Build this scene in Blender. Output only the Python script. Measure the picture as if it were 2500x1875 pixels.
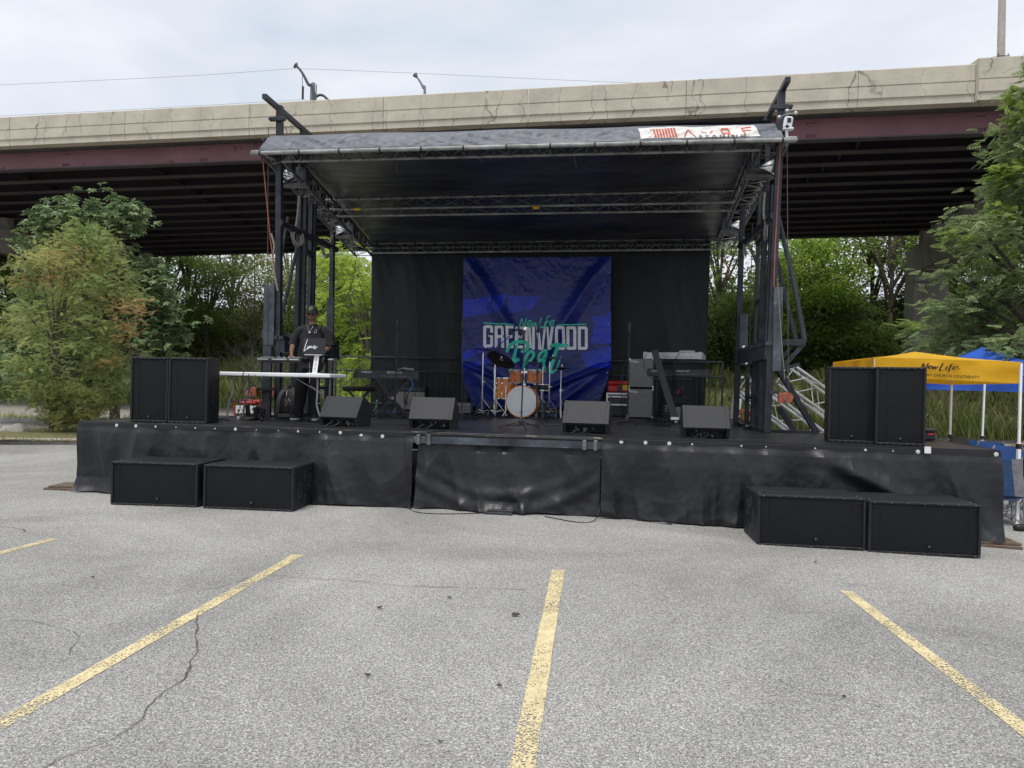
import bpy, math, random
import numpy as np
from mathutils import Vector, Matrix, noise
random.seed(7)
rng = np.random.default_rng(11)
for o in list(bpy.data.objects): bpy.data.objects.remove(o)
scn = bpy.context.scene
C = scn.collection

# ---------------------------------------------------------------- camera
F = 1800.0; HC = 1.65; ROLL = math.radians(1.2)
cr, sr = math.cos(ROLL), math.sin(ROLL)
cam = bpy.data.objects.new('camera', bpy.data.cameras.new('camera'))
C.objects.link(cam)
cam.data.sensor_width = 36.0; cam.data.lens = 36.0 * F / 2500.0
cam.data.clip_start = 0.05; cam.data.clip_end = 2000
Rm = Matrix(((cr, -sr, 0), (0, 0, -1), (sr, cr, 0)))
cam.matrix_world = Matrix.Translation((0, 0, HC)) @ Rm.to_4x4()
scn.camera = cam
scn.view_settings.view_transform = 'Standard'
scn.view_settings.look = 'None'
scn.view_settings.gamma = 1.0
scn.view_settings.exposure = 0.66
scn.view_settings.use_curve_mapping = False
scn.cycles.use_adaptive_sampling = True
scn.cycles.max_bounces = 6; scn.cycles.diffuse_bounces = 3; scn.cycles.glossy_bounces = 3
scn.cycles.transmission_bounces = 4; scn.cycles.transparent_max_bounces = 6

# ---------------------------------------------------------------- sky and sun
SUN_EL, SUN_AZ = math.radians(68), math.radians(205)     # high, behind the photographer's left shoulder, veiled by cloud
world = bpy.data.worlds.new('World'); scn.world = world; world.use_nodes = True
wn = world.node_tree.nodes; wl = world.node_tree.links; wn.clear()
wout = wn.new('ShaderNodeOutputWorld'); wmix = wn.new('ShaderNodeMixShader')
bgs = wn.new('ShaderNodeBackground'); bgc = wn.new('ShaderNodeBackground')
skyt = wn.new('ShaderNodeTexSky'); skyt.sky_type = 'NISHITA'; skyt.sun_disc = False
skyt.sun_elevation = SUN_EL; skyt.sun_rotation = SUN_AZ; skyt.air_density = 1.0; skyt.dust_density = 2.0
bgs.inputs['Strength'].default_value = 0.08
wl.new(skyt.outputs[0], bgs.inputs['Color'])
wtc = wn.new('ShaderNodeTexCoord'); wmap = wn.new('ShaderNodeMapping'); wmap.inputs['Scale'].default_value = (1.0, 1.0, 2.6)
wl.new(wtc.outputs['Generated'], wmap.inputs['Vector'])
wns = wn.new('ShaderNodeTexNoise'); wns.inputs['Scale'].default_value = 1.9; wns.inputs['Detail'].default_value = 5; wns.inputs['Roughness'].default_value = 0.52; wns.inputs['Distortion'].default_value = 0.35
wl.new(wmap.outputs[0], wns.inputs['Vector'])
wr = wn.new('ShaderNodeValToRGB'); e = wr.color_ramp.elements
e[0].position = 0.34; e[0].color = (0.49, 0.55, 0.63, 1)
e[1].position = 0.66; e[1].color = (0.74, 0.75, 0.79, 1)
m_ = e.new(0.5); m_.color = (0.61, 0.64, 0.70, 1)
wl.new(wns.outputs['Fac'], wr.inputs['Fac'])
wl.new(wr.outputs['Color'], bgc.inputs['Color']); bgc.inputs['Strength'].default_value = 0.87
wmix.inputs['Fac'].default_value = 0.93
wl.new(bgs.outputs[0], wmix.inputs[1]); wl.new(bgc.outputs[0], wmix.inputs[2]); wl.new(wmix.outputs[0], wout.inputs['Surface'])
sl = bpy.data.lights.new('sun', 'SUN'); sl.energy = 1.5; sl.angle = math.radians(22); sl.color = (1.0, 0.96, 0.9)
so = bpy.data.objects.new('sun', sl); C.objects.link(so)
sd = Vector((math.sin(SUN_AZ) * math.cos(SUN_EL), math.cos(SUN_AZ) * math.cos(SUN_EL), math.sin(SUN_EL)))
so.rotation_euler = sd.to_track_quat('Z', 'Y').to_euler()

# ---------------------------------------------------------------- measuring helpers (photograph pixels -> places in the world)
def ray(px, py):
    a = (px - 1250) / F; b = (937.5 - py) / F
    return (a * cr - b * sr, 1.0, a * sr + b * cr)
def P(px, py, Y):
    d = ray(px, py); return Vector((d[0] * Y, Y, HC + d[2] * Y))
def G(px, py, z=0.0):
    d = ray(px, py); t = (z - HC) / d[2]; return Vector((d[0] * t, t, z))
def gz(x):                                             # the lot falls away gently to the right
    return -0.02 * (min(max(x, 1.0), 16.0) - 1.0)
def GG(px, py):
    z = 0.0
    for _ in range(8):
        p = G(px, py, z); z = gz(p.x)
    return G(px, py, z)
A_ = P(190, 1200, 10.47); B_ = P(2437, 1318, 8.55)
SL = math.hypot(B_.x - A_.x, B_.y - A_.y); ux, uy = (B_.x - A_.x) / SL, (B_.y - A_.y) / SL
SA = math.atan2(uy, ux); H = 1.0
def S(u, v, z=0.0): return Vector((A_.x + u * ux - v * uy, A_.y + u * uy + v * ux, z))
def SI(p): x, y = p[0] - A_.x, p[1] - A_.y; return (x * ux + y * uy, -x * uy + y * ux)
def SV(px, py, v):                                     # on the plane at stage depth v: (u, v, z)
    d = ray(px, py); t = (v - (A_.x * uy - A_.y * ux)) / (-d[0] * uy + ux)
    p = (d[0] * t, t); return Vector((SI(p)[0], v, HC + d[2] * t))

# ---------------------------------------------------------------- materials
def M(name, col, rough=0.6, metal=0.0, var=0.12, vs=6.0, bump=0.0, bs=60.0, spec=0.5, col2=None, spots=None, coat=0.0, island=0.0, trans=0.0, stretch=None, detail=5):
    m = bpy.data.materials.new(name); m.use_nodes = True
    n = m.node_tree.nodes; l = m.node_tree.links; b = n['Principled BSDF']
    b.inputs['Roughness'].default_value = rough; b.inputs['Metallic'].default_value = metal
    b.inputs['Specular IOR Level'].default_value = spec; b.inputs['Coat Weight'].default_value = coat
    tc = n.new('ShaderNodeTexCoord'); src = tc.outputs['Object']
    if stretch:
        mp = n.new('ShaderNodeMapping'); mp.inputs['Scale'].default_value = stretch
        l.new(src, mp.inputs['Vector']); src = mp.outputs[0]
    out = None
    if var or col2:
        t = n.new('ShaderNodeTexNoise'); t.inputs['Scale'].default_value = vs; t.inputs['Detail'].default_value = detail; t.inputs['Roughness'].default_value = 0.6
        l.new(src, t.inputs['Vector'])
        r = n.new('ShaderNodeValToRGB'); l.new(t.outputs['Fac'], r.inputs['Fac'])
        c2 = col2 or tuple(min(1, c * (1 + var * 2)) for c in col)
        c1 = col if col2 else tuple(c * (1 - var * 2) for c in col)
        r.color_ramp.elements[0].position = 0.33; r.color_ramp.elements[0].color = (*c1, 1)
        r.color_ramp.elements[1].position = 0.67; r.color_ramp.elements[1].color = (*c2, 1)
        out = r.outputs['Color']
        rr = n.new('ShaderNodeMapRange'); rr.inputs['To Min'].default_value = max(0.02, rough - 0.08); rr.inputs['To Max'].default_value = min(1, rough + 0.1)
        l.new(t.outputs['Fac'], rr.inputs['Value']); l.new(rr.outputs[0], b.inputs['Roughness'])
    if island:
        g = n.new('ShaderNodeNewGeometry'); hs = n.new('ShaderNodeHueSaturation')
        mr = n.new('ShaderNodeMapRange'); mr.inputs['To Min'].default_value = 1 - island; mr.inputs['To Max'].default_value = 1 + island
        l.new(g.outputs['Random Per Island'], mr.inputs['Value']); l.new(mr.outputs[0], hs.inputs['Value'])
        if out: l.new(out, hs.inputs['Color'])
        else: hs.inputs['Color'].default_value = (*col, 1)
        out = hs.outputs['Color']
    if spots:                                          # (colour, scale, threshold): wear with a shape of its own
        t2 = n.new('ShaderNodeTexNoise'); t2.inputs['Scale'].default_value = spots[1]; t2.inputs['Detail'].default_value = 6; t2.inputs['Roughness'].default_value = 0.7
        l.new(src, t2.inputs['Vector'])
        r2 = n.new('ShaderNodeValToRGB'); l.new(t2.outputs['Fac'], r2.inputs['Fac'])
        r2.color_ramp.elements[0].position = spots[2]; r2.color_ramp.elements[0].color = (0, 0, 0, 1)
        r2.color_ramp.elements[1].position = min(1, spots[2] + 0.05); r2.color_ramp.elements[1].color = (1, 1, 1, 1)
        mx = n.new('ShaderNodeMix'); mx.data_type = 'RGBA'; l.new(r2.outputs['Color'], mx.inputs[0])
        if out: l.new(out, mx.inputs[6])
        else: mx.inputs[6].default_value = (*col, 1)
        mx.inputs[7].default_value = (*spots[0], 1); out = mx.outputs[2]
    if out: l.new(out, b.inputs['Base Color'])
    else: b.inputs['Base Color'].default_value = (*col, 1)
    if bump:
        t3 = n.new('ShaderNodeTexNoise'); t3.inputs['Scale'].default_value = bs; t3.inputs['Detail'].default_value = 4
        l.new(src, t3.inputs['Vector']); bp = n.new('ShaderNodeBump'); bp.inputs['Strength'].default_value = bump; bp.inputs['Distance'].default_value = 0.01
        l.new(t3.outputs['Fac'], bp.inputs['Height']); l.new(bp.outputs[0], b.inputs['Normal'])
    if trans:
        tr = n.new('ShaderNodeBsdfTranslucent'); ms = n.new('ShaderNodeMixShader'); ms.inputs[0].default_value = trans
        if out: l.new(out, tr.inputs['Color'])
        else: tr.inputs['Color'].default_value = (*col, 1)
        l.new(b.outputs[0], ms.inputs[1]); l.new(tr.outputs[0], ms.inputs[2]); l.new(ms.outputs[0], n['Material Output'].inputs['Surface'])
    return m

def asphalt_mat():
    m = bpy.data.materials.new('asphalt'); m.use_nodes = True
    n = m.node_tree.nodes; l = m.node_tree.links; b = n['Principled BSDF']
    b.inputs['Roughness'].default_value = 0.9; b.inputs['Specular IOR Level'].default_value = 0.25
    tc = n.new('ShaderNodeTexCoord')
    v = n.new('ShaderNodeTexVoronoi'); v.inputs['Scale'].default_value = 175; l.new(tc.outputs['Object'], v.inputs['Vector'])
    sx = n.new('ShaderNodeSeparateColor'); l.new(v.outputs['Color'], sx.inputs[0])
    r = n.new('ShaderNodeValToRGB'); l.new(sx.outputs[0], r.inputs['Fac']); el = r.color_ramp.elements
    el[0].position = 0.0; el[0].color = (0.14, 0.136, 0.127, 1); el[1].position = 1.0; el[1].color = (0.65, 0.64, 0.605, 1)
    q = el.new(0.3); q.color = (0.27, 0.264, 0.25, 1); q = el.new(0.75); q.color = (0.40, 0.393, 0.37, 1)
    v2 = n.new('ShaderNodeTexNoise'); v2.inputs['Scale'].default_value = 60; v2.inputs['Detail'].default_value = 3; l.new(tc.outputs['Object'], v2.inputs['Vector'])
    t = n.new('ShaderNodeTexNoise'); t.inputs['Scale'].default_value = 0.33; t.inputs['Detail'].default_value = 6; t.inputs['Roughness'].default_value = 0.62; t.inputs['Distortion'].default_value = 0.6
    l.new(tc.outputs['Object'], t.inputs['Vector'])
    mr = n.new('ShaderNodeMapRange'); mr.inputs['From Min'].default_value = 0.28; mr.inputs['From Max'].default_value = 0.72; mr.inputs['To Min'].default_value = 0.62; mr.inputs['To Max'].default_value = 1.24
    l.new(t.outputs['Fac'], mr.inputs['Value'])
    mr2 = n.new('ShaderNodeMapRange'); mr2.inputs['From Min'].default_value = 0.3; mr2.inputs['From Max'].default_value = 0.7; mr2.inputs['To Min'].default_value = 0.72; mr2.inputs['To Max'].default_value = 1.28
    l.new(v2.outputs['Fac'], mr2.inputs['Value'])
    mm = n.new('ShaderNodeMath'); mm.operation = 'MULTIPLY'; l.new(mr.outputs[0], mm.inputs[0]); l.new(mr2.outputs[0], mm.inputs[1])
    vm = n.new('ShaderNodeVectorMath'); vm.operation = 'SCALE'; l.new(r.outputs['Color'], vm.inputs[0]); l.new(mm.outputs[0], vm.inputs['Scale'])
    l.new(vm.outputs[0], b.inputs['Base Color'])
    bp = n.new('ShaderNodeBump'); bp.inputs['Strength'].default_value = 0.5; bp.inputs['Distance'].default_value = 0.006
    l.new(v.outputs['Distance'], bp.inputs['Height']); l.new(bp.outputs[0], b.inputs['Normal'])
    return m

def paint_mat():
    m = M('worn_yellow_paint', (0.68, 0.57, 0.33), 0.75, var=0.08, vs=9, bump=0.4, bs=90)
    n = m.node_tree.nodes; l = m.node_tree.links; b = n['Principled BSDF']
    tc = n.new('ShaderNodeTexCoord')
    t = n.new('ShaderNodeTexNoise'); t.inputs['Scale'].default_value = 85; t.inputs['Detail'].default_value = 3; l.new(tc.outputs['Object'], t.inputs['Vector'])
    t2 = n.new('ShaderNodeTexNoise'); t2.inputs['Scale'].default_value = 1.6; t2.inputs['Detail'].default_value = 3; l.new(tc.outputs['Object'], t2.inputs['Vector'])
    ad = n.new('ShaderNodeMath'); ad.operation = 'MULTIPLY_ADD'; l.new(t2.outputs['Fac'], ad.inputs[0]); ad.inputs[1].default_value = 0.55; l.new(t.outputs['Fac'], ad.inputs[2])
    r = n.new('ShaderNodeValToRGB'); l.new(ad.outputs[0], r.inputs['Fac']); r.color_ramp.elements[0].position = 0.672; r.color_ramp.elements[0].color = (1, 1, 1, 1)
    r.color_ramp.elements[1].position = 0.715; r.color_ramp.elements[1].color = (0, 0, 0, 1)
    tr = n.new('ShaderNodeBsdfTransparent'); ms = n.new('ShaderNodeMixShader')
    l.new(r.outputs['Color'], ms.inputs[0]); l.new(b.outputs[0], ms.inputs[1]); l.new(tr.outputs[0], ms.inputs[2]); l.new(ms.outputs[0], n['Material Output'].inputs['Surface'])
    return m

def parapet_mat():
    m = M('weathered_concrete', (0.53, 0.485, 0.395), 0.85, var=0.06, vs=1.2, bump=0.35, bs=18, spec=0.2, stretch=(1, 1, 1))
    n = m.node_tree.nodes; l = m.node_tree.links; b = n['Principled BSDF']
    base = b.inputs['Base Color'].links[0].from_socket
    tc = n.new('ShaderNodeTexCoord'); mp = n.new('ShaderNodeMapping'); mp.inputs['Scale'].default_value = (0.85, 0.3, 0.10)
    ns = n.new('ShaderNodeTexNoise'); ns.inputs['Scale'].default_value = 2.2; ns.inputs['Detail'].default_value = 6; l.new(tc.outputs['Object'], ns.inputs['Vector'])
    va = n.new('ShaderNodeVectorMath'); va.operation = 'MULTIPLY_ADD'; l.new(ns.outputs['Color'], va.inputs[0]); va.inputs[1].default_value = (0.6, 0.6, 0.6); l.new(tc.outputs['Object'], va.inputs[2])
    l.new(va.outputs[0], mp.inputs['Vector'])
    v = n.new('ShaderNodeTexVoronoi'); v.feature = 'DISTANCE_TO_EDGE'; v.inputs['Scale'].default_value = 1.0; l.new(mp.outputs[0], v.inputs['Vector'])
    r = n.new('ShaderNodeValToRGB'); l.new(v.outputs['Distance'], r.inputs['Fac']); r.color_ramp.elements[0].color = (1, 1, 1, 1); r.color_ramp.elements[0].position = 0.004
    r.color_ramp.elements[1].position = 0.013; r.color_ramp.elements[1].color = (0, 0, 0, 1)
    gate = n.new('ShaderNodeTexNoise'); gate.inputs['Scale'].default_value = 0.9; gate.inputs['Detail'].default_value = 4; l.new(tc.outputs['Object'], gate.inputs['Vector'])
    gr = n.new('ShaderNodeValToRGB'); l.new(gate.outputs['Fac'], gr.inputs['Fac']); gr.color_ramp.elements[0].position = 0.34; gr.color_ramp.elements[1].position = 0.6
    mu = n.new('ShaderNodeMath'); mu.operation = 'MULTIPLY'; l.new(r.outputs['Color'], mu.inputs[0]); l.new(gr.outputs['Color'], mu.inputs[1])
    # spalled, stained specks
    mp2 = n.new('ShaderNodeMapping'); mp2.inputs['Scale'].default_value = (2.2, 1, 5.0); l.new(tc.outputs['Object'], mp2.inputs['Vector'])
    sp = n.new('ShaderNodeTexNoise'); sp.inputs['Scale'].default_value = 1.5; sp.inputs['Detail'].default_value = 8; sp.inputs['Roughness'].default_value = 0.75; l.new(mp2.outputs[0], sp.inputs['Vector'])
    spr = n.new('ShaderNodeValToRGB'); l.new(sp.outputs['Fac'], spr.inputs['Fac']); spr.color_ramp.elements[0].position = 0.60; spr.color_ramp.elements[1].position = 0.66
    spr.color_ramp.elements[1].color = (0.5, 0.5, 0.5, 1)
    mxx = n.new('ShaderNodeMath'); mxx.operation = 'MAXIMUM'; l.new(mu.outputs[0], mxx.inputs[0]); l.new(spr.outputs['Color'], mxx.inputs[1])
    mx = n.new('ShaderNodeMix'); mx.data_type = 'RGBA'; l.new(mxx.outputs[0], mx.inputs[0]); l.new(base, mx.inputs[6]); mx.inputs[7].default_value = (0.23, 0.20, 0.165, 1)
    l.new(mx.outputs[2], b.inputs['Base Color'])
    return m

MT = {}
MT['asphalt'] = asphalt_mat(); MT['paint'] = paint_mat(); MT['parapet'] = parapet_mat()
MT['crack'] = M('crack_fill', (0.10, 0.095, 0.088), 0.95, var=0.2, vs=20)
MT['kerb'] = M('kerb_concrete', (0.36, 0.34, 0.31), 0.9, var=0.12, vs=3, bump=0.3, bs=40, spots=((0.2, 0.19, 0.17), 4, 0.6))
MT['conc'] = M('pier_concrete', (0.27, 0.25, 0.22), 0.9, var=0.14, vs=0.7, bump=0.3, bs=20, stretch=(1, 1, 0.25), spots=((0.13, 0.12, 0.105), 1.3, 0.6))
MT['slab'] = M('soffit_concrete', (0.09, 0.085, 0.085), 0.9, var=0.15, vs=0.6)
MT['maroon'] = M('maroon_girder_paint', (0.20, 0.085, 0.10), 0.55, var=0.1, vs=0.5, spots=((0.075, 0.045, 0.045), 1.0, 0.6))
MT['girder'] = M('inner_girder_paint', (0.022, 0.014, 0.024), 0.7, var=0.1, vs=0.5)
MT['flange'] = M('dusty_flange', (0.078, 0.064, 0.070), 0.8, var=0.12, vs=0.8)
MT['gravel'] = M('gravel', (0.20, 0.18, 0.15), 0.95, var=0.0, vs=25, col2=(0.42, 0.39, 0.34), bump=0.8, bs=30, detail=8)
MT['soil'] = M('soil', (0.075, 0.075, 0.04), 0.95, vs=2, col2=(0.15, 0.13, 0.08), bump=0.6, bs=8)
MT['lawn'] = M('dry_lawn', (0.10, 0.12, 0.035), 0.95, vs=6, col2=(0.21, 0.18, 0.085), bump=0.7, bs=50)
MT['bank'] = M('embankment_earth', (0.05, 0.07, 0.025), 0.95, vs=0.8, col2=(0.11, 0.12, 0.05), bump=0.6, bs=4)
MT['ballast'] = M('rock_face', (0.20, 0.185, 0.16), 0.95, vs=2.2, col2=(0.40, 0.37, 0.33), bump=1.0, bs=4, detail=8)
MT['mast'] = M('slate_painted_steel', (0.030, 0.034, 0.042), 0.42, 0.25, var=0.25, vs=3.5, spots=((0.11, 0.12, 0.135), 5, 0.63), bump=0.1, bs=20)
MT['plate'] = M('scuffed_steel_plate', (0.06, 0.07, 0.085), 0.45, 0.3, var=0.3, vs=2.5, spots=((0.16, 0.17, 0.19), 6, 0.6))
MT['black'] = M('black_metal', (0.016, 0.017, 0.019), 0.4, 0.2, var=0.2, vs=8)
MT['galv'] = M('galvanised_tube', (0.27, 0.275, 0.26), 0.5, 0.25, var=0.2, vs=5, spots=((0.12, 0.09, 0.06), 9, 0.68))
MT['galvd'] = M('dull_truss_tube', (0.13, 0.135, 0.135), 0.5, 0.3, var=0.25, vs=5)
MT['alu'] = M('bare_aluminium', (0.62, 0.63, 0.64), 0.35, 0.7, var=0.08, vs=8)
MT['vinyl'] = M('black_vinyl_tarp', (0.0105, 0.0115, 0.0145), 0.40, var=0.22, vs=2.2, bump=0.2, bs=9, spec=0.46, spots=((0.10, 0.10, 0.105), 14, 0.73))
MT['roofv'] = M('roof_underside_vinyl', (0.036, 0.038, 0.048), 0.34, var=0.3, vs=1.3, bump=0.35, bs=2.5, spec=0.6, stretch=(0.5, 1.4, 1.0), spots=((0.06, 0.06, 0.062), 3.0, 0.66))
MT['backv'] = M('backdrop_cloth', (0.0085, 0.0105, 0.0125), 0.5, var=0.2, vs=1.6, bump=0.3, bs=5, spec=0.3)
MT['vgrey'] = M('grey_vinyl', (0.115, 0.125, 0.148), 0.5, var=0.1, vs=2.5, bump=0.2, bs=7)
MT['deck'] = M('stage_ply_black', (0.017, 0.018, 0.021), 0.36, var=0.25, vs=2.6, bump=0.12, bs=25, spec=0.45, spots=((0.075, 0.072, 0.068), 5.5, 0.64), stretch=(0.5, 2.2, 1))
MT['rim'] = M('worn_deck_rim', (0.045, 0.045, 0.048), 0.5, 0.3, var=0.3, vs=5, spots=((0.30, 0.25, 0.19), 7, 0.585), stretch=(0.6, 1, 6))
MT['cab'] = M('textured_black_cabinet', (0.0135, 0.0145, 0.0175), 0.48, var=0.12, vs=5, bump=0.35, bs=240, spec=0.35, spots=((0.045, 0.045, 0.047), 7, 0.71))
MT['grille'] = M('black_grille', (0.0075, 0.0085, 0.0105), 0.5, 0.2, var=0.1, vs=3, bump=0.6, bs=300, spec=0.28)
MT['moni'] = M('monitor_grey_black', (0.020, 0.0215, 0.025), 0.5, var=0.12, vs=5, bump=0.3, bs=240, spec=0.35)
MT['badge'] = M('badge', (0.20, 0.20, 0.21), 0.4, 0.3, var=0.05)
MT['hole'] = M('black_parts_and_shade', (0.006, 0.006, 0.007), 0.8, var=0)  # near-black for knobs, sockets and badges; on handles it paints recess shade
MT['white'] = M('white_plastic', (0.76, 0.77, 0.78), 0.45, var=0.03, vs=4)
MT['snap'] = M('dull_white_button', (0.55, 0.55, 0.53), 0.5, var=0.08)
MT['rubber'] = M('black_rubber', (0.012, 0.012, 0.013), 0.55, var=0.1)
MT['cableb'] = M('blue_cable', (0.02, 0.10, 0.32), 0.4, var=0.05)
MT['steelg'] = M('grey_steel_leg', (0.24, 0.25, 0.27), 0.4, 0.4, var=0.1)
MT['chrome'] = M('chrome', (0.62, 0.62, 0.64), 0.16, 1.0, var=0.05)
MT['cymbal'] = M('dark_cymbal', (0.13, 0.10, 0.085), 0.32, 0.9, var=0.2, vs=12)
MT['amber'] = M('amber_lacquer', (0.72, 0.22, 0.025), 0.18, var=0.16, vs=7, stretch=(1, 1, 0.15), coat=0.6)
MT['copperw'] = M('copper_lacquer', (0.58, 0.17, 0.06), 0.18, var=0.16, vs=7, stretch=(1, 1, 0.15), coat=0.6)
MT['head'] = M('drum_head', (0.70, 0.71, 0.72), 0.4, var=0.04, vs=3)
MT['red'] = M('red_plastic', (0.50, 0.015, 0.018), 0.35, var=0.06)
MT['gred'] = M('generator_red', (0.38, 0.025, 0.018), 0.35, var=0.06)
MT['tag'] = M('yellow_label', (0.75, 0.45, 0.02), 0.5, var=0.05)
MT['fendg'] = M('silver_grille_cloth', (0.12, 0.12, 0.115), 0.8, vs=60, col2=(0.29, 0.29, 0.275), bump=0.4, bs=150)
MT['tweed'] = M('beige_grille_cloth', (0.19, 0.185, 0.165), 0.8, var=0.08, vs=60)
MT['silver'] = M('silver_plastic', (0.46, 0.47, 0.48), 0.35, 0.3, var=0.06)
MT['key'] = M('black_keyboard_shell', (0.014, 0.015, 0.017), 0.35, var=0.08)
MT['keyend'] = M('keyboard_end_block', (0.03, 0.031, 0.036), 0.45, var=0.08)
MT['letter'] = M('silver_lettering', (0.55, 0.55, 0.56), 0.5, var=0)
MT['bottle'] = M('green_bottle', (0.05, 0.22, 0.11), 0.12, var=0.1)
MT['bag'] = M('backpack_black', (0.018, 0.018, 0.021), 0.75, var=0.2, vs=20, bump=0.3, bs=120)
MT['bagg'] = M('backpack_grey', (0.062, 0.062, 0.068), 0.75, var=0.2, vs=20, bump=0.3, bs=120)
MT['winch'] = M('rust_orange_paint', (0.33, 0.10, 0.055), 0.6, var=0.15, vs=9)
MT['strap'] = M('red_strap', (0.36, 0.10, 0.07), 0.7, var=0.1)
MT['rope'] = M('grey_rope', (0.26, 0.25, 0.22), 0.85, var=0.2, vs=40)
MT['wire'] = M('far_wire', (0.45, 0.47, 0.5), 0.6, var=0)
MT['cord'] = M('steel_cable', (0.09, 0.085, 0.08), 0.5, 0.5, var=0.1)
MT['skin'] = M('brown_skin', (0.20, 0.095, 0.055), 0.5, var=0.06, vs=8)
MT['tattoo'] = M('tattooed_skin', (0.22, 0.115, 0.07), 0.5, vs=28, col2=(0.10, 0.06, 0.045), var=0.2)
MT['lips'] = M('lips', (0.22, 0.075, 0.055), 0.45, var=0.05)
MT['hair'] = M('black_hair', (0.010, 0.008, 0.007), 0.7, var=0.1)
MT['tee'] = M('black_tee', (0.010, 0.0095, 0.012), 0.85, var=0.2, vs=9, bump=0.3, bs=12)
MT['trous'] = M('black_trousers', (0.0085, 0.0085, 0.012), 0.85, var=0.2, vs=9, bump=0.3, bs=12)
MT['capm'] = M('black_cap_cloth', (0.011, 0.013, 0.012), 0.8, var=0.1)
MT['lens'] = M('sunglass_lens', (0.004, 0.004, 0.005), 0.08, var=0)
MT['shoe'] = M('navy_shoe', (0.015, 0.03, 0.075), 0.6, var=0.1)
MT['sole'] = M('white_sole', (0.65, 0.65, 0.64), 0.6, var=0.05)
MT['goldl'] = M('logo_gold', (0.40, 0.34, 0.17), 0.6, var=0)
MT['lap'] = M('laptop_shell', (0.010, 0.011, 0.016), 0.35, var=0.05)
MT['yellow'] = M('yellow_canopy', (0.86, 0.50, 0.018), 0.6, var=0.05, vs=3, trans=0.35)
MT['blue'] = M('blue_canopy', (0.02, 0.10, 0.50), 0.6, var=0.08, vs=3, trans=0.2)
MT['ink'] = M('black_ink', (0.015, 0.015, 0.016), 0.7, var=0)
MT['chairb'] = M('blue_chair_vinyl', (0.015, 0.075, 0.26), 0.45, var=0.08)
MT['campb'] = M('navy_camp_cloth', (0.012, 0.045, 0.12), 0.8, var=0.12, vs=20)
MT['campg'] = M('grey_camp_cloth', (0.17, 0.17, 0.185), 0.8, var=0.12, vs=20)
MT['woodp'] = M('weathered_ply_pad', (0.14, 0.10, 0.07), 0.85, var=0.2, vs=6, stretch=(1, 4, 4))
MT['lpole'] = M('beige_light_pole', (0.42, 0.38, 0.33), 0.5, var=0.06)
MT['dpole'] = M('dark_lamp_pole', (0.09, 0.085, 0.08), 0.5, var=0.1)
MT['gpole'] = M('grey_lamp_pole', (0.20, 0.23, 0.25), 0.5, 0.3, var=0.1)
MT['bannerb'] = M('banner_navy_print', (0.005, 0.013, 0.11), 0.3, var=0.1, vs=1.6, col2=(0.009, 0.026, 0.23), bump=0.12, bs=7, spec=0.4)
MT['shard'] = M('banner_royal_print', (0.008, 0.03, 0.46), 0.28, var=0.15, vs=3, bump=0.2, bs=7, spec=0.4)
MT['teal'] = M('banner_teal_print', (0.04, 0.64, 0.44), 0.35, var=0.04, vs=3)
MT['bwhite'] = M('banner_white_print', (0.80, 0.80, 0.86), 0.35, var=0.04, vs=3)
MT['logow'] = M('logo_white_vinyl', (0.68, 0.67, 0.64), 0.6, var=0.08, vs=9)
MT['logor'] = M('logo_red_print', (0.55, 0.10, 0.05), 0.6, var=0.15, vs=12)
MT['bark'] = M('bark', (0.085, 0.07, 0.055), 0.9, var=0.3, vs=5, bump=0.6, bs=14, stretch=(1, 1, 0.3))
MT['barkg'] = M('pale_bark', (0.17, 0.15, 0.13), 0.9, var=0.3, vs=5, bump=0.6, bs=14, stretch=(1, 1, 0.3))
def leafm(name, a, b, isl=0.35, vs=0.9, tr=0.5):
    a = tuple(min(1, c * 1.75) for c in a); b = tuple(min(1, c * 1.55) for c in b)
    return M(name, a, 0.6, vs=vs, col2=b, island=isl, trans=tr, spec=0.3, detail=3)
MT['lv_dark'] = leafm('leaf_dark', (0.072, 0.108, 0.034), (0.14, 0.195, 0.055))
MT['lv_mid'] = leafm('leaf_mid', (0.09, 0.135, 0.034), (0.19, 0.25, 0.06))
MT['lv_lite'] = leafm('leaf_light', (0.115, 0.185, 0.034), (0.25, 0.34, 0.06))
MT['lv_olive'] = leafm('leaf_olive', (0.095, 0.115, 0.042), (0.20, 0.205, 0.075))
MT['lv_oak'] = leafm('leaf_oak', (0.12, 0.17, 0.085), (0.24, 0.30, 0.16), vs=1.4)
MT['lv_locust'] = leafm('leaf_locust', (0.12, 0.18, 0.06), (0.30, 0.29, 0.11), vs=0.75)
MT['lv_rust'] = leafm('leaf_rust', (0.20, 0.15, 0.06), (0.34, 0.21, 0.10), vs=2)
MT['lv_elm'] = leafm('leaf_elm', (0.10, 0.14, 0.06), (0.21, 0.26, 0.115), vs=1.2)
MT['lv_sumac'] = leafm('leaf_sumac', (0.16, 0.24, 0.04), (0.33, 0.40, 0.07), vs=1.4)
MT['blade'] = leafm('grass_blade', (0.20, 0.27, 0.08), (0.42, 0.43, 0.18), vs=0.5)
MT['straw'] = leafm('straw_blade', (0.24, 0.20, 0.11), (0.36, 0.30, 0.17), vs=0.5)

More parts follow.
